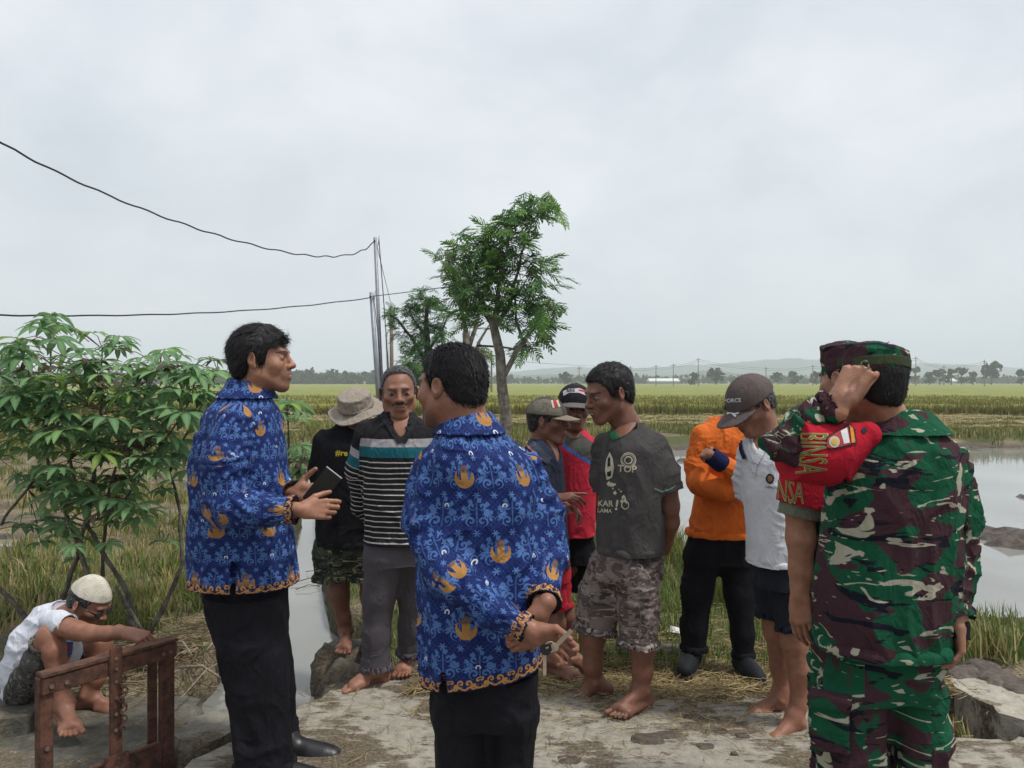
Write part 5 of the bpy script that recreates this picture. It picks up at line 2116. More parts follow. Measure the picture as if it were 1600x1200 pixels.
# ------------------------------------------------------------------ cloth materials
def weave(g, co, strength=0.15, scale=500):
    g.bump(g.noise(co, scale, 2.0) * 0.12 + g.noise(co, 38.0, 4.0, 0.6, 0.8) * 0.5 + g.noise(g.objco((1, 1, 0.55)), 15.0, 3.0, 0.5, 2.2) * 1.6, min(1.0, strength * 2.0), 0.012)


def plain_cloth(name, col, var=0.12, rough=0.9, spec=0.15, dirt=0.0):
    g = G(name, rough, spec)
    co = g.objco()
    n = g.noise(co, 7.0, 5.0, 0.6)
    c = g.mixc(n.step(0.3, 0.7), tuple(x * (1 - var) for x in col), tuple(min(1, x * (1 + var)) for x in col))
    if dirt:
        c = g.mixc(g.noise(co, 4.0, 6.0, 0.7).step(0.52, 0.75) * dirt, c, (0.12, 0.10, 0.08))
    g.color(c)
    weave(g, co, 0.25)
    return g.m


def batik():
    g = G('batik_cloth', 0.75, 0.2)
    u, v, w, pv = g.pat()
    # fine diagonal lattice
    p = 0.013
    l1 = ((u + v) / p).fr(); l2 = ((u - v) / p).fr()
    lat = ((l1 - 0.5).ab() > 0.40).mx((l2 - 0.5).ab() > 0.40)
    nb = g.noise(pv, 30.0, 3.0)
    c = g.mixc(lat * 0.6, (0.0075, 0.018, 0.098), (0.021, 0.054, 0.23))
    c = g.mixc(nb.step(0.42, 0.70) * 0.6, c, (0.005, 0.010, 0.07))

    def cell(pu, pv_, su=0.0, sv=0.0):
        vv = (v + sv) / pv_
        rowi = vv.fl()
        uu = (u + su) / pu + rowi * 0.5
        x = (uu.fr() - 0.5) * pu
        y = (vv.fr() - 0.5) * pv_
        return x, y

    def polar(x, y):
        rr = (x * x + y * y).sq()
        return rr, y.at2(x)

    # large scroll ornament, mirrored
    x, y = cell(0.088, 0.096)
    xa = x.ab()
    blue = None
    for (cx, cy, R_, kk, ph) in [(0.014, -0.018, 0.0135, 520, 0.0), (0.027, 0.006, 0.0115, -560, 1.0), (0.012, 0.020, 0.0105, 560, 2.2), (0.036, -0.012, 0.008, 620, 0.5)]:
        rr, th = polar(xa - cx, y - cy)
        sp = (th + rr * kk + ph).cos().step(-0.15, 0.25) * (1.0 - rr.step(R_ * 0.92, R_))
        blue = sp if blue is None else blue.mx(sp)
    rr, th = polar(x, y - 0.004)
    fan = (th * 9.0).cos().step(-0.1, 0.3) * rr.step(0.026, 0.028) * (1.0 - rr.step(0.036, 0.040)) * ((y) > -0.012)
    stem = (xa.step(0.0, 0.003) * -1.0 + 1.0) * (1.0 - y.ab().step(0.026, 0.034))
    blue = blue.mx(fan).mx(stem * 0.8)
    c = g.mixc(blue * 0.78, c, (0.085, 0.185, 0.43))
    # star flowers
    x2, y2 = cell(0.044, 0.048, 0.022, 0.024)
    r2, t2 = polar(x2, y2)
    flo = 1.0 - (r2 / ((t2 * 6.0).cos() * 0.4 + 0.6)).step(0.0085, 0.0105)
    c = g.mixc(flo * 0.8 * (1.0 - blue), c, (0.11, 0.22, 0.48))
    # small white hooks
    x3, y3 = cell(0.147, 0.135, 0.020, 0.060)
    r3, t3 = polar(x3 - 0.016, y3)
    hook = r3.step(0.0032, 0.0042) * (1.0 - r3.step(0.0062, 0.0072)) * (y3 > -0.003)
    c = g.mixc(hook, c, (0.62, 0.66, 0.70))
    # gold crest: wings under a small pillar
    x4, y4 = cell(0.172, 0.190, 0.03, 0.045)
    x4a = x4.ab()
    rA, _ = polar(x4, y4)
    rB, _ = polar(x4, y4 - 0.0115)
    wing = (1.0 - rA.step(0.0255, 0.0265)) * rB.step(0.0195, 0.0205)
    col_ = (1.0 - x4a.step(0.0085, 0.0095)) * (1.0 - (y4 - 0.002).ab().step(0.014, 0.015))
    rT, _ = polar(x4, y4 - 0.022)
    dome = (1.0 - rT.step(0.0115, 0.0125))
    c = g.mixc(wing.mx(col_), c, (0.40, 0.205, 0.06))
    lines = (y4 * 900.0).sin().step(0.0, 0.4)
    c = g.mixc(dome * (lines * 0.5 + 0.5), c, (0.17, 0.10, 0.05))
    feather = (x4 * 1100.0 + y4 * 500.0).sin().step(0.3, 0.8)
    c = g.mixc(wing * feather * 0.5, c, (0.28, 0.12, 0.03))
    # hem and cuffs
    band = 1.0 - w.step(0.044, 0.050)
    x5, _y = cell(0.075, 10.0)
    y5 = w - 0.024
    xa5 = x5.ab()
    gold = None
    for (cx, cy, R_, kk, ph) in [(0.010, 0.004, 0.010, 700, 0.3), (0.024, -0.004, 0.010, -650, 1.1), (0.034, 0.008, 0.007, 800, 0.0)]:
        rr, th = polar(xa5 - cx, y5 - cy)
        sp = (th + rr * kk + ph).cos().step(-0.35, 0.0) * (1.0 - rr.step(R_ * 0.9, R_))
        gold = sp if gold is None else gold.mx(sp)
    vine = 1.0 - (y5 + 0.008 + (x5 * 170.0).cos() * 0.004).ab().step(0.0022, 0.0032)
    gold = gold.mx(vine)
    bb = g.mixc(gold, (0.010, 0.018, 0.085), (0.48, 0.24, 0.065))
    edge = w.step(0.030, 0.044)
    bb = g.mixc(edge * (1.0 - gold), bb, c)
    bb = g.mixc(1.0 - w.step(0.007, 0.009), bb, (0.008, 0.008, 0.014))
    c = g.mixc(band, c, bb)
    g.color(c)
    co = g.objco()
    weave(g, co, 0.3, 400)
    return g.m


def camo(name, cols, sc=(9, 13, 1), seed=0.0, fine=1.0):
    """brush-stroke camouflage: base, blotch, light strokes, dark strokes"""
    g = G(name, 0.9, 0.12)
    u, v, w, pv = g.pat()
    m = g.n('ShaderNodeMapping')
    m.inputs['Location'].default_value = (seed, seed * 0.7, 0)
    m.inputs['Rotation'].default_value = (0, 0, 0.35)
    m.inputs['Scale'].default_value = (sc[0], sc[1], 0.0)
    g.nt.links.new(pv, m.inputs[0])
    co = m.outputs[0]
    a = g.noise(co, 0.9 * fine, 2.0, 0.45, 0.7)
    m2 = g.n('ShaderNodeMapping')
    m2.inputs['Location'].default_value = (seed + 5, 3, 0)
    m2.inputs['Rotation'].default_value = (0, 0, -0.25)
    m2.inputs['Scale'].default_value = (sc[0] * 0.8, sc[1] * 1.7, 0.0)
    g.nt.links.new(pv, m2.inputs[0])
    b = g.noise(m2.outputs[0], 1.1 * fine, 3.0, 0.55, 1.2)
    m3 = g.n('ShaderNodeMapping')
    m3.inputs['Location'].default_value = (seed + 15, 8, 0)
    m3.inputs['Rotation'].default_value = (0, 0, 0.7)
    m3.inputs['Scale'].default_value = (sc[0] * 1.0, sc[1] * 1.4, 0.0)
    g.nt.links.new(pv, m3.inputs[0])
    d = g.noise(m3.outputs[0], 1.0 * fine, 3.0, 0.5, 1.0)
    c = g.mixc(a.step(0.495, 0.515), cols[0], cols[1])
    c = g.mixc(b.step(0.585, 0.60), c, cols[3])
    c = g.mixc(d.step(0.615, 0.63), c, cols[2])
    m4 = g.n('ShaderNodeMapping')
    m4.inputs['Location'].default_value = (seed + 25, 4, 0)
    m4.inputs['Rotation'].default_value = (0, 0, -0.3)
    m4.inputs['Scale'].default_value = (sc[0] * 1.1, sc[1] * 3.2, 0.0)
    g.nt.links.new(pv, m4.inputs[0])
    e = g.noise(m4.outputs[0], 1.0 * fine, 2.0, 0.5, 1.6)
    c = g.mixc(e.step(0.645, 0.66), c, cols[2])
    g.color(c)
    oc = g.objco()
    weave(g, oc, 0.3, 420)
    return g.m


BATIK = batik()
CAMO = camo('army_camouflage', [(0.009, 0.078, 0.038), (0.055, 0.026, 0.032), (0.38, 0.36, 0.27), (0.010, 0.011, 0.018)], (6.8, 10.0, 1))
CAMO_W = camo('woodland_camouflage', [(0.035, 0.045, 0.03), (0.018, 0.02, 0.018), (0.22, 0.17, 0.11), (0.06, 0.075, 0.05)], (14, 20, 1), 3.0)
CAMO_G = camo('grey_camouflage', [(0.20, 0.16, 0.145), (0.10, 0.08, 0.072), (0.33, 0.275, 0.25), (0.055, 0.045, 0.042)], (15, 19, 1), 9.0)
CAMO_U = camo('digital_grey_camouflage', [(0.07, 0.07, 0.065), (0.035, 0.035, 0.033), (0.17, 0.155, 0.13), (0.10, 0.095, 0.085)], (20, 26, 1), 5.0)
BLACKT = plain_cloth('black_trouser_cloth', (0.0080, 0.0080, 0.0115), 0.3, 0.7, 0.15)
BLACKC = plain_cloth('black_cotton', (0.0095, 0.0095, 0.012), 0.25, 0.9, 0.10)
LEATHER = simple_mat('black_leather', (0.014, 0.014, 0.016), 0.4, 0.5, 0.3, 30, 0.2)
SOLE = simple_mat('shoe_sole', (0.085, 0.075, 0.065), 0.8, 0.3)


def shoe(P, ank, fdir, s=1.0, name='shoe', mat=None):
    f = unit(fdir); u = np.array([0, 0, 1.0]); l = np.cross(f, u)

    def Q(x, y, z): return np.asarray(ank) + s * (x * f + y * l + (z - 0.08) * u)
    A = [(cone(Q(0, 0, 0.095), Q(-0.035, 0, 0.045), 0.040 * s, 0.040 * s), 0), (cone(Q(0, 0, 0.07), Q(0.13, 0, 0.040), 0.042 * s, 0.036 * s), 0.03),
         (cone(Q(0.09, 0, 0.035), Q(0.165, 0, 0.034), 0.042 * s, 0.037 * s), 0.03), (cone(Q(-0.03, 0, 0.035), Q(0.1, 0, 0.03), 0.036 * s, 0.038 * s), 0.02)]
    F_ = Field([p for p, _ in A], 0.005)
    for p, k in A: F_.add(p, k)
    F_.clip(lambda X, Y, Z: (f4(ank[2] - 0.066 * s) - Z) + X * 0 + Y * 0)
    v, q = F_.mesh(1)
    o = link(name, mk_mesh(name, v - wloc(P.root), q, mat or LEATHER, True), P.root)
    F2 = Field([p for p, _ in A], 0.005)
    for p, k in A: F2.add(p, k)
    F2.f -= 0.004
    F2.clip(lambda X, Y, Z: np.maximum(Z - f4(ank[2] - 0.064 * s), f4(ank[2] - 0.082 * s) - Z) + X * 0 + Y * 0)
    v, q = F2.mesh(1)
    link('sole', mk_mesh('sole', v - wloc(P.root), q, SOLE, True), o)
    return o


def bare_leg(P, pts, fdir, left, s=1.0, up=(0, 0, 1), h=0.0029):
    """pts chain down to the ankle (px,py,dY,r)"""
    c = P.chain(pts)
    pr = limb(c, 0.03) + foot_prims(c[-1][0], fdir, left, s, up)
    P.body(flesh(pr, h, P.skin))


def bare_arm(P, pts, hand=None, h=0.0034):
    c = P.chain(pts)
    pr = limb(c, 0.02)
    if hand: pr += hand_prims(c[-1][0], **hand)
    P.body(flesh(pr, h, P.skin))


def cap(P, H, mat, vmat=None, visor=0.075, crown=(0.086, 0.106, 0.088), cz=0.030, base=0.028, tilt=0.0, width=0.076, droop=0.02):
    def mk(h):
        F_ = Field([ell((0, -0.010, cz), crown)], h)
        F_.add(ell((0, -0.010, cz), crown), 0)
        F_.clip(lambda X, Y, Z: (f4(base) + f4(tilt) * Y - Z) + X * 0)
        F_.cut(ell((0, -0.010, cz - 0.012), (crown[0] - 0.007, crown[1] - 0.007, crown[2] - 0.004)), 0)
        F_.add(ell((0, -0.010, cz + crown[2] - 0.001), (0.008, 0.008, 0.005)), 0.003)
        return F_
    o = H.solid('cap', P.root, mk, mat, 0.0032)

    def mkv(h):
        lo, hi = (-0.10, 0.02, -0.06), (0.10, 0.24, 0.08)

        def fn(X, Y, Z):
            zc = base + 0.004 + tilt * Y - droop * (X / 0.075) ** 2 - 0.22 * np.maximum(0, Y - 0.085)
            d1 = np.abs(Z - zc) - 0.0032
            d2 = (np.sqrt((X / width) ** 2 + ((Y - 0.075) / (visor + 0.018)) ** 2) - 1) * 0.07
            d3 = (1 - np.sqrt((X / (crown[0] - 0.003)) ** 2 + ((Y + 0.010) / (crown[1] - 0.006)) ** 2)) * 0.08
            return np.maximum(np.maximum(d1, d2), np.maximum(d3, 0.03 - Y)).astype(f4)
        F_ = Field([Prim(lo, hi, fn)], h)
        F_.add(Prim(lo, hi, fn), 0)
        return F_
    H.solid('visor', P.root, mkv, vmat or mat, 0.0026, lvl=o)
    return o
# ================================================================== PEOPLE
SK_MID = (0.34, 0.165, 0.100)
SK_DARK = (0.185, 0.080, 0.050)
SK_BR = (0.265, 0.120, 0.074)


def vneck(P, G_, top, apex, r0, dtop, dapex, r1=0.005):
    a, b = P.p(top[0], top[1], dtop), P.p(apex[0], apex[1], dapex)
    G_.cuts.append((cone(a, b, r0, r1), 0.004))
    back = np.array([0, 0.03, 0])
    pr = [(cone(a + back, b + back, r0 * 1.15, r0 * 0.9), 0), (cone(a + back * 2, b + back * 2.2 - np.array([0, 0, 0.05]), r0 * 1.1, r0), 0.02)]
    F_ = Field([p for p, _ in pr], 0.005)
    for p, k in pr: F_.add(p, k)
    for L, _h in G_.lofts:
        F_.clip(lambda X, Y, Z: np.where(Z < L.z1 - 0.002, L.dist(X, Y, np.minimum(Z, L.z1), 0.0) + f4(0.012), Z - f4(L.z1 - 0.002)))
    v, q = F_.mesh(1)
    if len(v):
        c = np.tile(np.array(P.skin), (len(v), 1)) * (0.84 + 0.32 * fbm(v * 22, 6, 3))[:, None]
        P.body((v, q, np.concatenate([c, np.ones((len(c), 1))], 1)))


def strip(name, P, parent, bvh, path, width, mat, lift=0.003):
    """band along a pixel path laid onto a garment"""
    Q = []
    for i in range(len(path) - 1):
        for t in np.arange(6) / 6: Q.append(np.array(path[i]) * (1 - t) + np.array(path[i + 1]) * t)
    Q.append(np.array(path[-1], float))
    pts, fs = [], []
    for i, p in enumerate(Q):
        d = Q[min(i + 1, len(Q) - 1)] - Q[max(i - 1, 0)]
        d = d / (np.linalg.norm(d) + 1e-9)
        n = np.array([-d[1], d[0]]) * width / 2
        pts += [tuple(p - n), tuple(p), tuple(p + n)]
    for i in range(len(Q) - 1):
        fs += [(3 * i, 3 * i + 1, 3 * i + 4, 3 * i + 3), (3 * i + 1, 3 * i + 2, 3 * i + 5, 3 * i + 4)]
    return decal(name, P, parent, bvh, pts, fs, mat, lift)


def patch(name, P, parent, bvh, poly, mat, lift=0.003, step=5.0):
    p, f = refine(poly, [tuple(range(len(poly)))], step)
    return decal(name, P, parent, bvh, p, f, mat, lift)


def ink(name, col): return simple_mat(name, col, 0.8, 0.2, 0.1, 40, 0)


GOLD_INK = ink('gold_print', (0.55, 0.36, 0.08))
CREAM_INK = ink('cream_print', (0.50, 0.45, 0.34))
YEL_INK = ink('yellow_print', (0.55, 0.45, 0.05))
BLACK_INK = ink('black_print', (0.02, 0.02, 0.022))
WHITE_INK = ink('white_print', (0.6, 0.6, 0.6))
RED_INK = ink('red_print', (0.45, 0.03, 0.04))
BLUE_INK = ink('blue_print', (0.05, 0.13, 0.4))
GREY_INK = ink('grey_print', (0.16, 0.15, 0.10))

# ---------------------------------------------------------------- batik man with the phone
P = Person(ground_at(430, 1190), 3.03, 'standing man in blue batik shirt and black trousers, in profile, holding a phone', SK_MID)
H = Head(P.p(409, 561), P.r(101), 92, -2, 0, neck=P.p(392, 645), skin=SK_MID, beard=0.35, moustache=0.4, smile=True)
P.body(H.build())
H.hair(P.root, 0.0125, strands=11000, length=0.030, up=0.03, seed=2, line=[(-0.13, -0.082), (-0.07, -0.078), (-0.035, -0.050), (-0.02, 0.004), (0.006, 0.010), (0.012, -0.028), (0.028, -0.026), (0.040, 0.030), (0.058, 0.052), (0.085, 0.060), (0.12, 0.062)])
sh = Garment(P, 'shirt', BATIK, 0.0055)
sh.loft([(598, 368, 412, .055, 0), (622, 340, 428, .11, 0), (645, 322, 437, .17, 0), (690, 305, 443, .185, 0), (730, 299, 447, .18, 0), (780, 297, 452, .175, 0), (830, 296, 458, .175, 0), (870, 296, 463, .18, 0), (913, 299, 465, .18, 0)], hollow=0.04)
sh.tube([(368, 660, -.16, 33), (352, 720, -.20, 39), (352, 788, -.21, 35), (400, 797, -.22, 30), (466, 796, -.22, 22)])
sh.tube([(395, 660, .15, 32), (410, 740, .17, 34), (425, 775, .12, 28), (463, 772, -.03, 20)])
sh.cuts = [(boxp(P.p(362, 908, -.19), (0.005, 0.05, 0.055), None, 0.001), 0)]
sh.build(0.007, (7, 7, 9), 3)
cl = Garment(P, 'collar', BATIK, 0.0045)
cl.loft([(588, 359, 407, .062, 0), (606, 351, 424, .088, 0), (623, 337, 433, .120, 0)], hollow=0.0)
cl.cuts = [(cone(P.p(382, 575), P.p(396, 640), 0.066, 0.07), 0.004)]
cl.build(0.002, (9, 9, 9), 4, parent=sh.obj, hemless=True, shrink=0.001)
tr = Garment(P, 'trousers', BLACKT, 0.007)
tr.loft([(880, 318, 452, .125, 0), (940, 320, 448, .14, 0), (985, 331, 450, .13, 0)], hollow=0)
tr.loft([(930, 320, 440, .09, -.07), (985, 331, 448, .09, -.07), (1040, 344, 452, .085, -.08), (1100, 355, 456, .085, -.08), (1150, 361, 460, .09, -.08), (1198, 366, 462, .10, -.08)], hollow=0.02)
tr.loft([(930, 340, 448, .09, .08), (1000, 360, 456, .09, .10), (1060, 370, 462, .085, .12), (1110, 378, 464, .08, .12), (1150, 384, 472, .085, .12), (1172, 388, 478, .09, .12)], hollow=0.02)
tr.build(0.008, (8, 8, 3), 6)
shoe(P, P.p(448, 1160, .10), (1, -0.08, 0), 1.15)
shoe(P, P.p(425, 1196, -.08), (1, -0.1, 0), 1.1)
wr = P.p(472, 797, -.22)
P.body(flesh(limb([(P.p(445, 797, -.22), .025), (wr, .025)]) + hand_prims(wr, (1, .15, .02), (.15, -.95, .25), True, 0.98, (0.9, 0.95, 0.5), 0.0, (0.75, 0.35), per=[(0.55, 0.7, 0.4), (0.75, 0.85, 0.5), (0.85, 0.95, 0.5), (0.9, 1.0, 0.5)]), 0.0028, SK_MID))
wl = P.p(462, 771, -.02)
P.body(flesh(limb([(P.p(442, 775, .06), .025), (wl, .025)]) + hand_prims(wl, (1, -.35, .1), (.1, .85, -.35), False, 1.0, (0.35, 0.4, 0.3), 0.0, (1.0, 0.1)), 0.0028, SK_MID))
P.trunk([(392, 650, 0, 20), (375, 720, 0, 35), (385, 900, 0, 40), (395, 1000, 0, 30), (420, 1150, -.04, 20)], [(368, 665, -.15, 18), (352, 790, -.2, 16), (450, 797, -.22, 12)], [(395, 665, .13, 18), (420, 772, .14, 16), (455, 772, 0, 12)])
P.finish()
# phone in his hands
ph_c = P.p(503, 763, -.14)
ax_l, ax_s = unit((0.62, -0.1, 0.78)), unit((0.78, 0.05, -0.62))
ax_n = np.cross(ax_s, ax_l)
Rp = np.stack([ax_s, ax_n, ax_l], 1)
phone = link('phone', None, None, ph_c, label='black smartphone held in both hands by the batik man', cat='phone')
MB().box(ph_c, (0.037, 0.0045, 0.077), Rp).build('case', simple_mat('phone_case', (0.015, 0.016, 0.015), 0.35, 0.5, 0.1, 10, 0), phone, ph_c, bevel=0.004)
MB().box(ph_c + ax_l * 0.0775, (0.036, 0.003, 0.0012), Rp).build('lit_edge', simple_mat('phone_lit_edge', (0.45, 0.45, 0.43), 0.4, 0.5, 0.1, 10, 0), phone, ph_c)  # pale strip on the black case: light on its upper edge, painted as colour
MB().box(ph_c - ax_n * 0.005 + ax_l * 0.055 - ax_s * 0.018, (0.012, 0.0015, 0.015), Rp).build('camera_bump', simple_mat('phone_glass', (0.01, 0.01, 0.012), 0.15, 0.5, 0.1, 10, 0), phone, ph_c)

# ---------------------------------------------------------------- batik man from behind with the keys
P = Person(ground_at(760, 1440), 2.1, 'man in blue batik shirt seen from behind, hands clasped behind his back', SK_BR)
H = Head(P.p(705, 603), P.r(124), -122, 4, 0, neck=P.p(732, 690), skin=SK_BR, fat=1.10, beard=0.5, neck_r=0.062)
P.body(H.build())
H.hair(P.root, 0.0075, strands=16000, length=0.016, up=0.30, seed=5, rough=0.003, h=0.0032, line=[(-0.13, -0.072), (-0.07, -0.068), (-0.035, -0.045), (-0.02, 0.004), (0.004, 0.012), (0.010, -0.020), (0.022, -0.018), (0.034, 0.030), (0.046, 0.060), (0.07, 0.074), (0.12, 0.078)])
sh = Garment(P, 'shirt', BATIK, 0.0042)
sh.loft([(650, 702, 764, .06, 0), (672, 684, 782, .10, 0), (692, 668, 812, .14, 0), (720, 658, 836, .16, 0), (760, 650, 848, .165, 0), (820, 647, 852, .165, 0), (880, 648, 855, .17, 0), (950, 649, 856, .175, 0), (1020, 653, 855, .175, 0), (1090, 655, 852, .17, 0)], hollow=0.04)
sh.tube([(826, 735, .02, 30), (850, 800, .02, 34), (860, 868, -.02, 30), (850, 945, -.16, 25)])
sh.tube([(676, 738, -.02, 36), (668, 820, -.06, 40), (700, 898, -.15, 37), (768, 950, -.22, 31), (828, 984, -.25, 22)])
sh.plane(P.p(740, 1086, -.17), (0.17, 0.0, -1.0))
sh.cuts = [(boxp(P.p(691, 1075, -.16), (0.006, 0.06, 0.035), None, 0.001), 0)]
sh.build(0.007, (8, 8, 6), 13)
cl = Garment(P, 'collar', BATIK, 0.0042)
cl.loft([(643, 697, 767, .068, 0.0), (660, 687, 779, .09, 0), (677, 676, 793, .118, 0)], hollow=0.0)
cl.cuts = [(cone(P.p(722, 625), P.p(732, 672), 0.058, 0.062), 0.004)]
cl.build(0.002, (9, 9, 9), 14, parent=sh.obj, hemless=True, shrink=0.001)
tr = Garment(P, 'trousers', BLACKT, 0.008)
tr.loft([(1040, 668, 846, .135, 0), (1120, 674, 842, .13, 0)], hollow=0)
tr.loft([(1100, 672, 768, .11, 0), (1200, 676, 766, .105, 0), (1430, 690, 770, .09, 0)], hollow=0)
tr.loft([(1100, 762, 846, .11, 0), (1200, 766, 838, .105, 0), (1430, 765, 835, .09, 0)], hollow=0)
tr.build(0.007, (8, 8, 3), 16)
shoe(P, P.p(715, 1405, .02), (-.7, .7, 0), 1.1)
shoe(P, P.p(795, 1405, .02), (-.2, 1, 0), 1.1)
wr = P.p(842, 958, -.19)
P.body(flesh(limb([(P.p(850, 930, -.14), .023), (wr, .024)]) + hand_prims(wr, (-.5, .0, -.85), (.45, -.85, -.1), True, 0.92, (0.7, 0.9, 0.5), 0.0, (0.55, 0.2)), 0.0026, SK_BR))
wl = P.p(836, 988, -.26)
P.body(flesh(limb([(P.p(810, 974, -.235), .023), (wl, .023)]) + hand_prims(wl, (.86, -.05, -.45), (.05, .98, .1), False, 0.80, (0.6, 0.95, 0.6), 0.03, (0.7, 0.7)), 0.0026, SK_BR))
wt = P.p(862, 900, -.1)
P.trunk([(732, 690, 0, 28), (750, 800, 0, 50), (755, 1050, 0, 45), (722, 1130, 0, 30), (720, 1250, 0, 30), (718, 1390, 0, 18)], [(750, 760, 0, 28), (826, 745, .02, 20), (862, 870, -.02, 17), (848, 945, -.15, 14)], [(750, 760, 0, 28), (676, 745, -.02, 20), (695, 895, -.14, 18), (825, 980, -.24, 14)])
P.finish()
KEYM = simple_mat('key_blade', (0.50, 0.42, 0.32), 0.4, 0.5, 0.1, 30, 0.1, 0.5)
KEYB = simple_mat('key_bow', (0.015, 0.015, 0.018), 0.4, 0.5, 0.1, 30, 0.1)
kc = P.p(853, 1014, -.33)
keys = link('key_bunch', None, None, kc, label='two motorbike keys dangling from the clasped hands behind the batik shirt', cat='keys')
m = MB()
ring = [kc + 0.0115 * np.array([math.cos(t), 0, math.sin(t)]) for t in np.arange(17) * 2 * math.pi / 16]
m.tube([kc + np.array([0, 0.005, 0]), kc - np.array([0, 0.005, 0])], 0.0135, 16)
m.build('key_head', KEYB, keys, kc, bevel=0.001)
MB().tube([kc + np.array([0, -.006, .003]), kc + np.array([.006, -.006, .006])], 0.0025, 6).build('key_mark', GREY_INK, keys, kc)
MB().box(kc + np.array([-0.003, 0, -0.036]), (0.0042, 0.0015, 0.025)).build('key_blade', KEYM, keys, kc, bevel=0.0006)
k2 = kc + np.array([0.022, 0.004, 0.004])
d2 = unit((0.7, -.1, .75)); s2 = unit(np.cross(d2, (0, 1, 0)))
MB().box(k2 + d2 * 0.028, (0.005, 0.0015, 0.026), np.stack([s2, np.cross(d2, s2), d2], 1)).build('key_blade', KEYM, keys, kc, bevel=0.0006)
MB().tube([k2 - d2 * 0.002 + np.array([0, .003, 0]), k2 - d2 * 0.002 - np.array([0, .003, 0])], 0.009, 12).build('key_head', KEYM, keys, kc)
MB().tube([kc + np.array([0.010 + 0.012 * math.cos(t), -0.004, 0.006 + 0.012 * math.sin(t)]) for t in np.arange(13) * 2 * math.pi / 12], 0.0012, 5, False).build('key_ring', KEYM, keys, kc)


# ---------------------------------------------------------------- soldiers
ARMRED = plain_cloth('red_armband_cloth', (0.40, 0.012, 0.028), 0.12)
OLIVE_C = plain_cloth('olive_cloth', (0.045, 0.06, 0.03), 0.15)
DRAB = plain_cloth('faded_green_lining', (0.16, 0.17, 0.12), 0.12)


def field_cap(P, H, yaw_tilt=0.0):
    def mk(h):
        lo, hi = (-0.12, -0.14, 0.0), (0.12, 0.13, 0.15)

        def fn(X, Y, Z):
            k = 1 - 0.25 * (Z - 0.03)
            d = (np.sqrt((X / (0.0815 * k)) ** 2 + ((Y + 0.012) / (0.100 * k)) ** 2) - 1) * 0.09
            top = Z - (0.121 + 0.14 * (Y + 0.012) - 3.6 * X * X - 2.2 * (Y + 0.012) ** 2 + 0.006 * np.sin(X * 60 + Y * 40))
            return np.maximum(np.maximum(d, top), 0.022 - 0.10 * Y - Z).astype(f4)
        F_ = Field([Prim(lo, hi, fn)], h)
        F_.add(Prim(lo, hi, fn), 0)
        F_.cut(ell((0, -0.012, 0.0), (0.078, 0.097, 0.10)), 0)
        return F_
    o = H.solid('field_cap', P.root, mk, CAMO_HAT, 0.0034, smooth=2, noise=0.008, cyl=True)

    def mkb(h):
        lo, hi = (-0.12, -0.14, 0.0), (0.12, 0.13, 0.09)

        def fn(X, Y, Z):
            k = 1 - 0.25 * (Z - 0.03)
            d = (np.sqrt((X / (0.0845 * k)) ** 2 + ((Y + 0.012) / (0.103 * k)) ** 2) - 1) * 0.09
            zc = 0.046 - 0.10 * Y
            return np.maximum(np.maximum(d, np.abs(Z - zc) - 0.015), Y + 0.02).astype(f4)
        F_ = Field([Prim(lo, hi, fn)], h)
        F_.add(Prim(lo, hi, fn), 0)
        F_.cut(ell((0, -0.012, 0.04), (0.076, 0.094, 0.12)), 0)
        return F_
    H.solid('cap_band', P.root, mkb, OLIVE_C, 0.0034, lvl=o)
    return o


def camo_hat():
    g = bpy.data.materials['army_camouflage'].copy()
    g.name = 'army_camouflage_cap'
    return g


CAMO_HAT = CAMO

# soldier behind
P = Person(ground_at(1330, 1289), 2.62, 'soldier in camouflage with rolled sleeves, mostly hidden behind the soldier scratching his head', SK_MID)
H = Head(P.p(1327, 591), P.r(106), -150, 6, 0, neck=P.p(1340, 668), skin=SK_MID)
P.body(H.build())
H.hair(P.root, 0.006, strands=3000, length=0.010, up=0.3, seed=21, rough=0.002)
field_cap(P, H)
sh = Garment(P, 'jacket', CAMO, 0.006)
sh.loft([(655, 1305, 1372, .07, 0), (682, 1280, 1400, .12, 0), (712, 1262, 1420, .15, 0), (800, 1262, 1425, .155, 0), (900, 1264, 1425, .155, 0), (980, 1266, 1426, .16, 0), (1050, 1268, 1426, .16, 0)], hollow=0.03)
sh.tube([(1272, 712, -.02, 32), (1258, 760, -.03, 34), (1250, 795, -.03, 31)])
sh.tube([(1415, 712, 0, 32), (1440, 780, 0, 30), (1445, 800, 0, 30)])
sh.build(0.006, (8, 8, 7), 23)
cf = Garment(P, 'rolled_cuff', DRAB, 0.005)
cf.tube([(1253, 783, -.03, 34), (1248, 808, -.03, 33)], flat=True)
cf.build(0.003, (9, 9, 20), 24, parent=sh.obj)
ab_ = Garment(P, 'armband', ARMRED, 0.005)
ab_.tube([(1264, 738, -.03, 43), (1253, 790, -.03, 40)], flat=True)
ab_.build(0.0008, (9, 9, 9), 25, parent=sh.obj)
bv = ab_.bvh()
text_decal('lettering', P, ab_.obj, bv, 'BABINSA', 1213, 769, 52, YEL_INK, rot=0.04, sx=0.42, offset=0.016)
text_decal('lettering', P, ab_.obj, bv, 'BABINSA', 1213, 769, 52, GREY_INK, rot=0.04, sx=0.42, lift=0.0035, offset=-0.006)
tr = Garment(P, 'trousers', CAMO, 0.007)
tr.loft([(1020, 1270, 1424, .135, 0), (1080, 1272, 1420, .13, 0)], hollow=0)
tr.loft([(1060, 1266, 1345, .10, 0), (1140, 1264, 1345, .10, 0), (1265, 1275, 1335, .075, 0)], hollow=0)
tr.loft([(1060, 1345, 1420, .10, 0), (1140, 1350, 1420, .10, 0), (1265, 1352, 1410, .075, 0)], hollow=0)
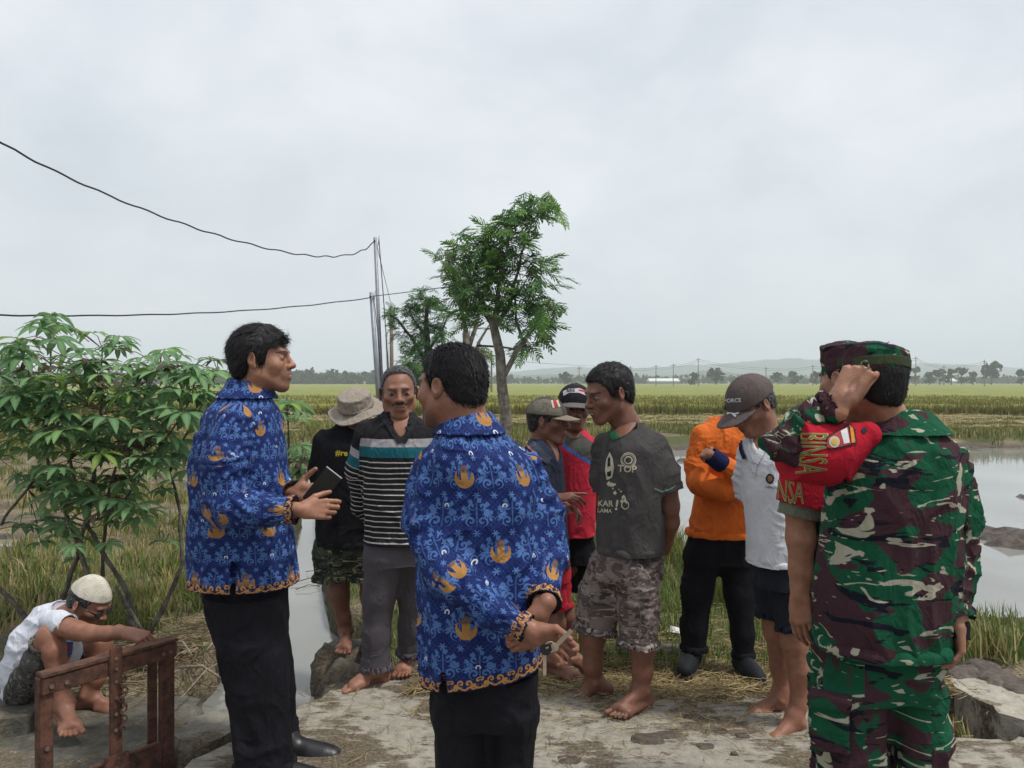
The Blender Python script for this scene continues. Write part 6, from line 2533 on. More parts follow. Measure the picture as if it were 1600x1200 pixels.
tr.build(0.008, (8, 8, 8), 26)
shoe(P, P.p(1310, 1262, 0), (-.4, .8, 0), 1.15, 'boot')
shoe(P, P.p(1385, 1262, 0), (-.1, 1, 0), 1.15, 'boot')
bare_arm(P, [(1250, 780, -.03, 24), (1252, 840, -.03, 22), (1252, 890, -.03, 18), (1250, 930, -.04, 13.5)], dict(d=(-.0, -.1, -1), n=(-.75, -.65, 0), right=False, s=1.0, curl=(0.35, 0.4, 0.25), thumb=(0.35, 0.3)))
P.trunk([(1340, 670, 0, 22), (1340, 800, 0, 45), (1340, 1040, 0, 45), (1310, 1150, 0, 25), (1310, 1250, 0, 15)], [(1335, 740, 0, 25), (1275, 725, -.02, 20), (1251, 790, -.03, 18)])
P.finish()

# soldier in front, scratching his head
P = Person(ground_at(1400, 1415), 2.2, 'soldier in camouflage from behind, raising his left hand to his head', SK_MID)
H = Head(P.p(1362, 600), P.r(122), -168, 4, -7, neck=P.p(1398, 680), skin=SK_MID)
P.body(H.build())
H.hair(P.root, 0.0065, strands=9000, length=0.010, up=0.3, seed=22, rough=0.002, h=0.0032)
field_cap(P, H)
sh = Garment(P, 'jacket', CAMO, 0.005)
sh.loft([(648, 1366, 1442, .07, 0), (664, 1348, 1462, .11, 0), (690, 1322, 1488, .15, 0), (730, 1302, 1496, .165, 0), (790, 1290, 1494, .165, 0), (850, 1281, 1488, .165, 0), (920, 1272, 1484, .165, 0), (970, 1272, 1478, .165, 0), (1014, 1278, 1476, .16, 0)], hollow=0.03)
sh.tube([(1338, 705, -.03, 42), (1275, 706, -.07, 45), (1232, 696, -.09, 33), (1213, 690, -.09, 26), (1250, 658, -.085, 29), (1304, 632, -.10, 26)], k=0.02)
sh.tube([(1482, 720, 0, 34), (1497, 800, 0, 33), (1499, 880, -.02, 29), (1496, 965, -.07, 23)])
sh.build(0.009, (7, 7, 6), 33)
cl = Garment(P, 'collar', CAMO, 0.0045)
cl.loft([(639, 1363, 1446, .072, 0.0), (655, 1352, 1459, .10, 0), (678, 1329, 1482, .142, 0)], hollow=0.0)
cl.cuts = [(cone(P.p(1380, 620), P.p(1396, 660), 0.056, 0.062), 0.004)]
cl.build(0.003, (9, 9, 9), 34, parent=sh.obj)
ab_ = Garment(P, 'armband', ARMRED, 0.0045)
ab_.adds = [(cone(P.p(1235, 700, -.085), P.p(1300, 706, -.055), 0.092, 0.098, flat=True, flat0=True), 0), (cone(P.p(1298, 706, -.06), P.p(1354, 680, -.08), 0.098, 0.040, flat0=True), 0.0)]
ab_.build(0.0016, (9, 9, 9), 35, parent=sh.obj)
bv = ab_.bvh()
text_decal('lettering', P, ab_.obj, bv, 'BINSA', 1266, 708, 66, YEL_INK, rot=math.pi / 2 + 0.03, sx=0.36, offset=0.018)
text_decal('lettering', P, ab_.obj, bv, 'BINSA', 1266, 708, 66, GREY_INK, rot=math.pi / 2 + 0.03, sx=0.36, lift=0.0035, offset=-0.006)
# badge on the armband: black bordered shield with cream field, gold flame disc, orange title
bd = [(1288, 698), (1290, 683), (1312, 671), (1326, 662), (1336, 672), (1338, 694), (1315, 700), (1296, 703)]
patch('badge', P, ab_.obj, bv, bd, BLACK_INK, 0.003)
patch('badge', P, ab_.obj, bv, [(1290, 698), (1292, 685), (1313, 673), (1324, 668), (1328, 694), (1313, 698), (1297, 701)], ink('badge_red', (0.34, 0.05, 0.05)), 0.0042)
p_, f_ = disc_shape(1302, 691, 8.5); decal('badge', P, ab_.obj, bv, p_, f_, CREAM_INK, 0.0052)
p_, f_ = disc_shape(1302, 691, 5.0); decal('badge', P, ab_.obj, bv, p_, f_, GOLD_INK, 0.0062)
patch('badge', P, ab_.obj, bv, [(1312, 675), (1322, 670), (1326, 692), (1317, 694)], WHITE_INK, 0.0052)
patch('badge', P, ab_.obj, bv, [(1326, 666), (1332, 671), (1335, 692), (1329, 693)], ink('badge_orange', (0.6, 0.22, 0.04)), 0.0052)
p_, f_ = disc_shape(1350, 673, 4.5); decal('snap', P, ab_.obj, bv, p_, f_, BLACK_INK, 0.003)
tr = Garment(P, 'trousers', CAMO, 0.006)
tr.loft([(985, 1290, 1466, .12, 0), (1085, 1284, 1472, .12, 0)], hollow=0)
tr.loft([(1070, 1278, 1384, .105, 0), (1160, 1274, 1384, .11, 0), (1250, 1278, 1380, .11, 0), (1380, 1290, 1370, .08, 0)], hollow=0)
tr.loft([(1070, 1386, 1476, .105, 0), (1160, 1392, 1480, .11, 0), (1250, 1394, 1478, .11, 0), (1380, 1395, 1470, .08, 0)], hollow=0)
tr.build(0.011, (8, 8, 8), 36)
pk = Garment(P, 'cargo_pocket', CAMO, 0.006)
pk.adds = [(boxp(P.p(1298, 1132, -.075), (0.056, 0.028, 0.080), basis(-28), 0.015), 0), (boxp(P.p(1297, 1094, -.082), (0.060, 0.028, 0.024), basis(-28), 0.008), 0)]
pk.build(0.006, (9, 9, 9), 37, parent=tr.obj)
shoe(P, P.p(1325, 1390, .02), (-.3, .9, 0), 1.15, 'boot')
shoe(P, P.p(1430, 1390, .02), (.1, 1, 0), 1.15, 'boot')
wl = P.p(1316, 624, -.12)
P.body(flesh(limb([(P.p(1280, 642, -.08), .033), (wl, .029)]) + hand_prims(wl, (.52, .05, .84), (-.45, -.86, .25), False, 1.05, (0.9, 0.9, 0.5), 0.05, (0.25, 0.5), per=[(1.25, 0.5, 0.3), (1.2, 0.55, 0.3), (1.15, 0.5, 0.3), (1.1, 0.45, 0.3)]), 0.0026, SK_MID))
wr = P.p(1497, 974, -.08)
P.body(flesh(limb([(P.p(1490, 930, -.05), .03), (wr, .025)]) + hand_prims(wr, (-.05, -.15, -1), (.95, -.3, 0), True, 0.9, (0.6, 0.7, 0.4), 0.0, (0.3, 0.5)), 0.003, SK_MID))
gl = Garment(P, 'wrist_band', BLACKC, 0.0035)
gl.tube([(1497, 978, -.08, 17), (1497, 998, -.085, 17)], flat=True, hollow=False)
gl.build(0.001, (9, 9, 9), 38)
rg = P.p(1352, 571, -.15)
rgo = MB().tube([rg + 0.011 * (math.cos(t) * unit((.5, -.6, -.5)) + math.sin(t) * unit((.2, .7, -.6))) for t in np.arange(13) * 2 * math.pi / 12], 0.003, 6, False).build('ring', KEYM, P.root, rg)
rk = P.p(1352, 567, -.165)
F_ = Field([ell(rk, (.009, .007, .008))], 0.002); F_.add(ell(rk, (.009, .007, .008)))
v_, q_ = F_.mesh(1)
link('stone', mk_mesh('stone', v_ - wloc(rgo), q_, KEYB, True), rgo)
P.trunk([(1398, 685, 0, 25), (1390, 800, 0, 50), (1380, 1010, 0, 45), (1335, 1080, 0, 30), (1328, 1200, 0, 30), (1330, 1380, 0, 18)], [(1390, 740, 0, 28), (1338, 712, -.03, 22), (1225, 694, -.09, 20), (1290, 640, -.09, 16)], [(1400, 740, 0, 28), (1480, 735, 0, 20), (1494, 870, -.02, 18), (1487, 960, -.06, 14)])
P.finish()

# ---------------------------------------------------------------- white polo man with brown cap
P = Person(ground_at(1225, 1135), 3.4, 'barefoot man in white polo shirt and brown cap, looking down', SK_BR)
H = Head(P.p(1174, 632), P.r(86), -70, 34, 0, neck=P.p(1198, 700, .03), skin=SK_BR, old=0.7, brow=(0.05, 0.045, 0.04))
P.body(H.build())
H.hair(P.root, 0.006, strands=2500, length=0.012, up=0.3, seed=41, grey=0.45, rough=0.002)
CAPB = plain_cloth('brown_cap_cloth', (0.105, 0.082, 0.078), 0.15)
cp = cap(P, H, CAPB, visor=0.085, crown=(0.090, 0.108, 0.098), cz=0.026, base=0.022, width=0.082)
WHITE = plain_cloth('white_polo_cloth', (0.60, 0.61, 0.64), 0.08)
NAVY = plain_cloth('navy_trim', (0.012, 0.016, 0.06), 0.15)
sh = Garment(P, 'polo_shirt', WHITE, 0.0055)
sh.loft([(672, 1172, 1218, .07, 0.03), (690, 1160, 1240, .11, .02), (712, 1160, 1252, .14, 0), (760, 1162, 1254, .15, 0), (820, 1166, 1252, .15, 0), (881, 1168, 1250, .15, 0)], hollow=0.03)
sh.tube([(1246, 715, 0, 26), (1262, 760, .03, 26), (1264, 785, .05, 25)])
sh.tube([(1172, 712, .06, 24), (1170, 750, .12, 24), (1172, 775, .14, 23)])
vneck(P, sh, (1190, 676), (1180, 722), 0.05, -.06, -.148)
sh.build(0.006, (9, 9, 5), 43)
bv = sh.bvh()
p_, f_ = disc_shape(1203, 748, 6.5, 8); decal('emblem', P, sh.obj, bv, p_, f_, BLACK_INK, 0.003)
p_, f_ = disc_shape(1203, 748, 4, 5.2); decal('emblem', P, sh.obj, bv, p_, f_, ink('emblem_brown', (0.22, 0.12, 0.07)), 0.004)
text_decal('lettering', P, sh.obj, bv, 'LABERSUNDA', 1208, 762, 5.5, BLACK_INK, rot=0.12, sx=0.75)
strip('placket', P, sh.obj, bv, [(1180, 722), (1176, 745)], 9, WHITE, 0.004)
strip('collar', P, sh.obj, bv, [(1206, 684), (1194, 700), (1181, 722)], 11, WHITE, 0.008)
strip('collar', P, sh.obj, bv, [(1166, 684), (1170, 700), (1179, 722)], 11, WHITE, 0.008)
strip('collar_trim', P, sh.obj, bv, [(1160, 690), (1160, 702), (1166, 716)], 6, NAVY, 0.011)
st = Garment(P, 'shorts', plain_cloth('dark_shorts', (0.016, 0.018, 0.026), 0.2), 0.006)
st.loft([(880, 1174, 1244, .13, 0), (915, 1174, 1248, .135, 0)], hollow=0)
st.tube([(1200, 905, .06, 27), (1206, 962, .07, 25)])
st.tube([(1228, 905, -.04, 29), (1240, 985, -.05, 27)])
st.build(0.006, (8, 8, 4), 44)
bare_leg(P, [(1203, 940, .06, 19), (1212, 985, .07, 17), (1220, 1040, .11, 15.5), (1221, 1080, .12, 11), (1217, 1093, .12, 11)], (-1, .02, 0), False, 1.02)
bare_leg(P, [(1232, 940, -.04, 20), (1240, 1000, -.05, 19), (1250, 1050, -.05, 18), (1248, 1100, -.06, 12), (1241, 1126, -.07, 12)], (-.85, -.55, 0), True, 1.05)
bare_arm(P, [(1263, 775, .04, 16), (1262, 815, .09, 15), (1245, 860, .17, 11)], dict(d=(-.8, .1, -.5), n=(0, 1, 0), right=False, s=0.9))
P.trunk([(1198, 702, .03, 16), (1206, 800, 0, 26), (1210, 890, 0, 26), (1230, 960, -.03, 17)], [(1208, 890, .02, 20), (1205, 960, .06, 16)], [(1205, 740, 0, 20), (1246, 725, 0, 15), (1262, 790, .05, 13)])
P.finish()
# cap print
bpy.context.view_layer.update()
capbv = BVHTree.FromObject(cp, bpy.context.evaluated_depsgraph_get())


def obj_bvh(o):
    me = o.data
    w = Vector(wloc(o))
    return BVHTree.FromPolygons([v.co + w for v in me.vertices], [tuple(p.vertices) for p in me.polygons])


text_decal('lettering', P, cp, obj_bvh(cp), 'FORCE', 1145, 626, 8.5, WHITE_INK, rot=-0.05, sx=1.0, offset=0.02)
vz = [c for c in cp.children if c.name.startswith('visor')][0]
bvv = obj_bvh(vz)
strip('emblem', P, vz, bvv, [(1140, 638), (1143, 645), (1150, 651)], 3.0, WHITE_INK, 0.002)
strip('emblem', P, vz, bvv, [(1136, 647), (1143, 644), (1150, 641), (1156, 642)], 2.5, WHITE_INK, 0.002)
strip('emblem', P, vz, bvv, [(1147, 647), (1153, 646), (1155, 642)], 2.0, WHITE_INK, 0.002)

# ---------------------------------------------------------------- orange shirt
P = Person(ground_at(1120, 1045), 4.03, 'man in orange long sleeved shirt with folded arms and black trousers', SK_BR)
H = Head(P.p(1160, 641), P.r(62), 22, 45, 0, neck=P.p(1148, 686, .03), skin=SK_BR)
P.body(H.build(0.0036))
H.hair(P.root, 0.012, strands=1500, seed=51)
ORANGE = plain_cloth('orange_jersey', (0.60, 0.125, 0.012), 0.1, 0.75, 0.25)
sh = Garment(P, 'shirt', ORANGE, 0.006)
sh.loft([(650, 1112, 1172, .08, .03), (664, 1094, 1194, .12, .02), (690, 1084, 1204, .135, 0), (760, 1088, 1202, .135, 0), (800, 1080, 1204, .14, 0), (838, 1070, 1206, .15, 0)], hollow=0.03)
sh.tube([(1098, 682, -.02, 21), (1089, 725, -.04, 20), (1091, 756, -.10, 19), (1125, 765, -.19, 17), (1165, 768, -.19, 15)])
sh.tube([(1192, 682, -.02, 21), (1200, 725, -.06, 19), (1190, 752, -.15, 18), (1150, 738, -.23, 16), (1118, 718, -.24, 13)])
sh.build(0.006, (9, 9, 8), 53)
cf = Garment(P, 'cuff', NAVY, 0.004)
cf.tube([(1126, 723, -.24, 15), (1109, 711, -.24, 14)])
cf.build(0.001, (9, 9, 9), 54, parent=sh.obj)
bv = sh.bvh()
for k, (a, b, r_) in enumerate([(1112, 700, 3.5), (1118, 704, 3.2), (1124, 709, 3.2), (1106, 703, 2.6)]):
    p_, f_ = disc_shape(a, b, r_, r_ * 0.7, n=8); decal('print', P, sh.obj, bv, p_, f_, ink('pale_orange_print', (0.6, 0.38, 0.22)), 0.002)
tr = Garment(P, 'trousers', BLACKC, 0.0065)
tr.loft([(828, 1076, 1180, .12, 0), (880, 1068, 1184, .125, 0)], hollow=0)
tr.tube([(1098, 868, 0, 29), (1090, 920, 0, 26), (1085, 980, 0, 22), (1084, 1018, 0, 21)])
tr.tube([(1150, 860, 0, 32), (1156, 930, -.02, 25), (1160, 990, -.03, 20), (1162, 1028, -.03, 18)])
tr.build(0.007, (9, 9, 6), 55)
CANV = simple_mat('black_canvas_shoe', (0.012, 0.014, 0.017), 0.7, 0.2, 0.2, 40, 0.2)
shoe(P, P.p(1082, 1016, .02), (-.45, -.9, 0), 1.05, mat=CANV)
shoe(P, P.p(1161, 1026, -.03), (.15, -1, 0), 1.05, mat=CANV)
wr = P.p(1110, 712, -.235)
P.body(flesh(limb([(P.p(1122, 720, -.24), .025), (wr, .024)]) + hand_prims(wr, (-.25, .95, .1), (-.6, -.2, .7), False, 0.8, (0.9, 0.9, 0.6)), 0.0035, SK_BR))
P.trunk([(1148, 690, .03, 12), (1142, 760, 0, 26), (1128, 835, 0, 20), (1098, 870, 0, 14), (1092, 930, 0, 13), (1084, 1005, 0, 11)], [(1130, 835, 0, 20), (1150, 870, 0, 14), (1156, 930, 0, 13), (1160, 1012, -.03, 10)], [(1150, 715, 0, 20), (1192, 695, -.02, 12), (1190, 750, -.14, 11), (1122, 720, -.23, 8)])
P.finish()

# ---------------------------------------------------------------- laughing man in the grey tee
P = Person(ground_at(965, 1095), 3.58, 'barefoot laughing man in dark grey tee with green collar and camouflage shorts', SK_DARK)
H = Head(P.p(951, 613), P.r(87), -68, 16, 2, neck=P.p(985, 682, .02), skin=SK_DARK, smile=True, fat=0.98, moustache=0.25)
P.body(H.build())
H.hair(P.root, 0.0085, strands=9000, length=0.018, up=0.12, seed=61, grey=0.02)
GREYT = plain_cloth('faded_charcoal_tee', (0.062, 0.057, 0.056), 0.18)
sh = Garment(P, 'tee_shirt', GREYT, 0.005)
sh.loft([(658, 962, 1006, .07, .02), (676, 948, 1022, .12, .01), (696, 941, 1042, .155, 0), (730, 938, 1046, .165, 0), (780, 935, 1042, .165, 0), (830, 931, 1039, .165, 0), (863, 932, 1037, .165, 0)], hollow=0.03)
sh.tube([(1020, 700, -.04, 28), (1036, 740, -.05, 28), (1042, 768, -.05, 26)])
sh.tube([(948, 700, .10, 26), (946, 745, .14, 25), (950, 765, .14, 24)])
vneck(P, sh, (976, 662), (962, 681), 0.052, -.055, -.115)
sh.build(0.006, (9, 9, 5), 63)
bv = sh.bvh()
GREENR = plain_cloth('green_rib', (0.012, 0.10, 0.04), 0.15)
strip('collar', P, sh.obj, bv, [(950, 660), (953, 674), (960, 684), (975, 678), (992, 664), (1006, 650)], 8, GREENR, 0.004)
text_decal('lettering', P, sh.obj, bv, 'TOP', 980, 733, 15, CREAM_INK, rot=0.06, sx=1.0, offset=0.02)
text_decal('lettering', P, sh.obj, bv, 'GKAR', 942, 787, 13, CREAM_INK, rot=0.02, sx=0.95, offset=0.02)
text_decal('lettering', P, sh.obj, bv, 'NLAMA', 942, 798, 9, CREAM_INK, rot=0.06, sx=0.95, offset=0.015)
text_decal('lettering', P, sh.obj, bv, '!', 964, 790, 22, CREAM_INK, rot=0.15, sx=1.0, offset=0.03)
for r0, r1 in ((12, 0.88), (9.5, 0.9), (6.5, 0.7)):
    p_, f_ = disc_shape(982, 719, r0, r0, r1); decal('print', P, sh.obj, bv, p_, f_, CREAM_INK, 0.003)
patch('print', P, sh.obj, bv, [(953, 706), (958, 716), (960, 732), (957, 746), (949, 750), (946, 735), (948, 718)], CREAM_INK)
patch('print', P, sh.obj, bv, [(951, 716), (954, 714), (955, 728), (950, 730)], BLACK_INK, 0.0042)
patch('print', P, sh.obj, bv, [(949, 738), (956, 735), (955, 744), (950, 745)], BLACK_INK, 0.0042)
rr_ = random.Random(5)
for k in range(16):
    x_, y_ = 952 + 30 * k / 16 + rr_.uniform(-3, 3), 752 + 34 * (k / 16) + rr_.uniform(-6, 6)
    w_ = rr_.uniform(1.5, 4.5)
    patch('print', P, sh.obj, bv, [(x_ - w_, y_), (x_, y_ - w_ * 0.9), (x_ + w_ * 0.6, y_ + w_ * 0.3), (x_ - w_ * 0.3, y_ + w_)], CREAM_INK)
p_, f_ = disc_shape(977, 789, 6, 7, 0.75); decal('print', P, sh.obj, bv, p_, f_, CREAM_INK, 0.003)
strip('sleeve_trim', P, sh.obj, bv, [(1022, 763), (1034, 768), (1048, 764), (1055, 758)], 2.2, ink('grey_green_trim', (0.16, 0.24, 0.2)), 0.003)
st = Garment(P, 'shorts', CAMO_G, 0.006)
st.loft([(858, 932, 1036, .13, 0), (905, 922, 1034, .14, 0)], hollow=0)
st.tube([(952, 890, .07, 38), (938, 935, .08, 38), (929, 988, .08, 34)])
st.tube([(994, 890, -.05, 38), (998, 950, -.06, 35), (997, 1012, -.07, 33)])
st.build(0.010, (9, 9, 6), 64)
bare_leg(P, [(934, 950, .08, 19), (926, 995, .08, 18), (926, 1040, .09, 14), (929, 1066, .10, 11)], (-.93, -.05, -.38), False, 1.05, (-.38, 0, .93))
bare_leg(P, [(1000, 960, -.06, 20), (1003, 1015, -.07, 18), (1004, 1050, -.07, 14.5), (1001, 1078, -.07, 12)], (-.80, -.6, 0), True, 1.05)
bare_arm(P, [(1040, 745, -.05, 18), (1044, 790, -.03, 17), (1046, 815, -.0, 15), (1036, 858, .09, 11)], dict(d=(-.35, .6, -.7), n=(.6, -.6, .3), right=False, s=0.95, curl=(0.6, 0.6, 0.4)))
P.trunk([(985, 690, .02, 17), (990, 780, 0, 32), (985, 880, 0, 34), (998, 980, -.06, 17)], [(975, 880, .03, 28), (935, 960, .08, 17)], [(990, 730, 0, 25), (1022, 712, -.04, 18), (1042, 770, -.05, 15)])
P.finish()

# ---------------------------------------------------------------- young man in red tee
P = Person(ground_at(895, 1010), 4.35, 'young man in black cap and red and grey sports tee behind the old man', SK_DARK)
H = Head(P.p(898, 635), P.r(68), 4, 8, 4, neck=P.p(896, 685, .02), skin=SK_DARK, fat=0.95, smile=True)
P.body(H.build(0.0034))
H.hair(P.root, 0.006, strands=1200, length=0.012, seed=71, rough=0.002)
CAPK = plain_cloth('black_cap_cloth', (0.020, 0.018, 0.022), 0.2)
CAPG = plain_cloth('grey_visor_cloth', (0.13, 0.12, 0.115), 0.15)
cp7 = cap(P, H, CAPK, CAPG, visor=0.06, base=0.030, crown=(0.088, 0.106, 0.088))
bv = obj_bvh(cp7)
patch('front_panel', P, cp7, bv, [(880, 612), (888, 608), (905, 607), (915, 611), (915, 618), (904, 614), (890, 614), (881, 619)], ink('panel_grey', (0.42, 0.42, 0.44)), 0.003, 3)
text_decal('lettering', P, cp7, bv, 'BIRE', 892, 611, 6.5, BLACK_INK, rot=-0.05, sx=1.0, lift=0.0045, offset=0.02)
strip('emblem', P, cp7, bv, [(904, 610), (909, 611), (914, 612)], 2.5, RED_INK, 0.0045)
g = G('red_grey_sports_tee', 0.8, 0.2)
u, v, w, pv = g.pat()
t = v - u * -0.62                                              # diagonal sash, high at the left
c = g.mixc(0.0, (0.46, 0.022, 0.045), (0.46, 0.022, 0.045))
c = g.mixc((t.step(0.475, 0.478)) * (1.0 - t.step(0.60, 0.603)), c, (0.075, 0.062, 0.06))
c = g.mixc((t.step(0.452, 0.455)) * (1.0 - t.step(0.474, 0.477)), c, (0.03, 0.12, 0.38))
ln = ((t * 62.0).fr() > 0.62) * t.step(0.485, 0.488) * (1.0 - t.step(0.545, 0.548)) * ((u * 90.0).sin() > -0.4)
c = g.mixc(ln, c, (0.02, 0.09, 0.03))
g.color(c); weave(g, g.objco(), 0.25)
REDT = g.m
sh = Garment(P, 'tee_shirt', REDT, 0.0055)
sh.loft([(670, 884, 914, .06, .02), (681, 872, 926, .10, .01), (698, 866, 934, .13, 0), (760, 867, 932, .135, 0), (836, 868, 930, .14, 0)], hollow=0.02)
sh.tube([(926, 698, 0, 15), (930, 730, .02, 14), (930, 752, .03, 13)])
sh.tube([(872, 698, 0, 15), (866, 735, .02, 14)])
vneck(P, sh, (897, 672), (897, 683), 0.045, -.05, -.07, 0.02)
sh.build(0.004, (9, 9, 5), 73)
st = Garment(P, 'shorts', BLACKC, 0.007)
st.loft([(828, 870, 928, .12, 0), (880, 868, 930, .12, 0)], hollow=0)
st.tube([(884, 860, 0, 18), (882, 925, 0, 17)])
st.tube([(914, 860, 0, 18), (916, 925, 0, 17)])
st.build(0.005, (9, 9, 5), 74)
bare_leg(P, [(882, 910, 0, 13), (880, 950, 0, 12), (879, 985, 0, 8)], (-.1, -1, 0), True, 1.0, h=0.005)
bare_leg(P, [(916, 910, 0, 13), (916, 950, 0, 12), (917, 985, 0, 8)], (.3, -1, 0), False, 1.0, h=0.005)
bare_arm(P, [(930, 745, .02, 11), (931, 785, .06, 10), (918, 830, .14, 7)])
P.trunk([(896, 686, .02, 11), (898, 770, 0, 22), (898, 860, 0, 22), (884, 925, 0, 12)], [(900, 850, 0, 20), (915, 925, 0, 12)], [(900, 715, 0, 15), (926, 705, 0, 10), (930, 750, .02, 10)])
P.finish()

# ---------------------------------------------------------------- old man in navy polo
P = Person(ground_at(872, 1050), 3.98, 'thin old man in worn cap, navy polo shirt and red shorts, hands held together', SK_DARK)
H = Head(P.p(856, 657), P.r(70), 72, 4, 0, neck=P.p(846, 702, .01), skin=SK_DARK, old=1.0, fat=0.93)
P.body(H.build(0.0032))
H.hair(P.root, 0.006, strands=1500, length=0.012, seed=81, grey=0.3, rough=0.002)
g = G('worn_cap_cloth', 0.9, 0.1)
u, v, w, pv = g.pat()
c = g.mixc((u.ab().step(0.038, 0.042)) * -1.0 + 1.0, (0.16, 0.145, 0.115), (0.085, 0.078, 0.07))
g.color(g.mixc(g.noise(pv, 30, 4).step(0.4, 0.7) * 0.5, c, (0.06, 0.055, 0.05)))
weave(g, g.objco(), 0.3)
cp6 = cap(P, H, g.m, plain_cloth('khaki_visor_cloth', (0.21, 0.18, 0.14), 0.15), visor=0.07, base=0.030, crown=(0.088, 0.106, 0.088))
bv = obj_bvh(cp6)
strip('emblem', P, cp6, bv, [(866, 625), (869, 636)], 4, RED_INK, 0.003)
strip('emblem', P, cp6, bv, [(862, 626), (865, 638)], 3, CREAM_INK, 0.003)
strip('emblem', P, cp6, bv, [(870, 626), (874, 636)], 3, CREAM_INK, 0.003)
NAVYP = plain_cloth('navy_polo_cloth', (0.022, 0.028, 0.048), 0.25)
sh = Garment(P, 'polo_shirt', NAVYP, 0.0055)
sh.loft([(684, 830, 864, .06, .0), (697, 818, 876, .11, 0), (715, 814, 882, .135, 0), (760, 818, 884, .14, 0), (820, 830, 888, .14, 0), (884, 838, 892, .145, 0)], hollow=0.02)
sh.tube([(842, 712, -.10, 20), (838, 750, -.13, 20), (845, 768, -.15, 18)])
sh.tube([(856, 712, .11, 19), (862, 750, .13, 18)])
vneck(P, sh, (862, 690), (876, 722), 0.04, -.05, -.105)
sh.build(0.006, (9, 9, 6), 83)
bv = sh.bvh()
strip('collar', P, sh.obj, bv, [(824, 688), (836, 700), (850, 714), (858, 720)], 12, plain_cloth('grey_blue_collar', (0.05, 0.058, 0.085), 0.2), 0.006)
strip('collar_trim', P, sh.obj, bv, [(820, 692), (832, 704), (846, 718)], 2.5, ink('pink_trim', (0.36, 0.12, 0.13)), 0.008)
st = Garment(P, 'shorts', plain_cloth('red_shorts', (0.40, 0.02, 0.035), 0.12), 0.006)
st.loft([(872, 842, 892, .12, 0), (905, 842, 894, .125, 0)], hollow=0)
st.tube([(862, 890, -.05, 20), (868, 954, -.06, 22)])
st.tube([(874, 890, .06, 20), (876, 950, .06, 20)])
st.build(0.006, (9, 9, 5), 84)
bare_leg(P, [(868, 930, -.06, 12), (870, 975, -.06, 13), (868, 1010, -.06, 10), (866, 1030, -.06, 9)], (.75, -.65, 0), False, 1.0, h=0.0032)
bare_leg(P, [(882, 930, .06, 12), (886, 965, .06, 12), (886, 1000, .06, 9), (884, 1015, .06, 9)], (.8, -.5, 0), True, 1.0, h=0.004)
bare_arm(P, [(842, 758, -.14, 12), (850, 782, -.16, 11), (866, 779, -.17, 8)], dict(d=(1, -.1, .12), n=(0, -.35, .95), right=True, s=0.92, curl=(0.15, 0.3, 0.2), per=[(0.05, 0.1, 0.1), (0.4, 0.5, 0.3), (0.5, 0.6, 0.3), (0.6, 0.6, 0.3)]))
bare_arm(P, [(864, 750, .12, 11), (868, 790, .02, 10), (880, 790, -.08, 8)], dict(d=(.75, -.6, -.15), n=(.3, .2, .9), right=False, s=0.9, curl=(0.6, 0.7, 0.4)))
P.trunk([(846, 703, .01, 11), (850, 780, 0, 22), (866, 890, 0, 20), (868, 950, -.05, 11)], [(866, 890, 0, 18), (880, 950, .06, 11)], [(850, 730, 0, 18), (842, 722, -.09, 13), (842, 765, -.14, 11)], [(850, 730, 0, 18), (856, 725, .1, 12), (864, 760, .12, 10)])
P.finish()

# ---------------------------------------------------------------- bucket hat
P = Person(ground_at(545, 1003), 4.4, 'man in beige bucket hat and black tee, head bowed, in camouflage shorts', SK_DARK)
H = Head(P.p(556, 645), P.r(62), -8, 24, 0, neck=P.p(552, 688, .03), skin=SK_DARK)
P.body(H.build(0.0036))
HATC = plain_cloth('beige_hat_cloth', (0.29, 0.25, 0.205), 0.12)


def bucket(h):
    lo, hi = (-0.19, -0.21, -0.06), (0.19, 0.20, 0.15)

    def crown_(X, Y, Z):
        k = 1 - 0.9 * (Z - 0.03)
        d = (np.sqrt((X / (0.098 * k)) ** 2 + ((Y + 0.012) / (0.113 * k)) ** 2) - 1) * 0.09
        return np.maximum(np.maximum(d, Z - (0.128 - 1.8 * (X * X + (Y + .012) ** 2))), 0.028 - Z).astype(f4)

    def brim(X, Y, Z):
        rr = np.sqrt((X / 0.93) ** 2 + (Y + 0.012) ** 2)
        zc = 0.036 - 0.42 * (rr - 0.10) + 0.012 * np.sin(3 * np.arctan2(Y, X) + 0.6)
        return np.maximum(np.maximum(np.abs(Z - zc) - 0.0035, rr - 0.168), 0.09 - rr).astype(f4)
    F_ = Field([Prim(lo, hi, crown_)], h)
    F_.add(Prim(lo, hi, crown_), 0)
    F_.cut(ell((0, -0.012, 0.02), (0.083, 0.098, 0.098)), 0)
    F_.add(Prim(lo, hi, brim), 0.006)
    return F_


hat = H.solid('bucket_hat', P.root, bucket, HATC, 0.0036, 1, noise=0.010)


def hband(h):
    lo, hi = (-0.12, -0.14, 0.02), (0.12, 0.13, 0.06)

    def fn(X, Y, Z):
        k = 1 - 0.9 * (Z - 0.03)
        d = np.abs((np.sqrt((X / (0.1015 * k)) ** 2 + ((Y + 0.012) / (0.1165 * k)) ** 2) - 1) * 0.1) - 0.003
        return np.maximum(d, np.abs(Z - 0.043) - 0.006).astype(f4)
    F_ = Field([Prim(lo, hi, fn)], h)
    F_.add(Prim(lo, hi, fn), 0)
    return F_


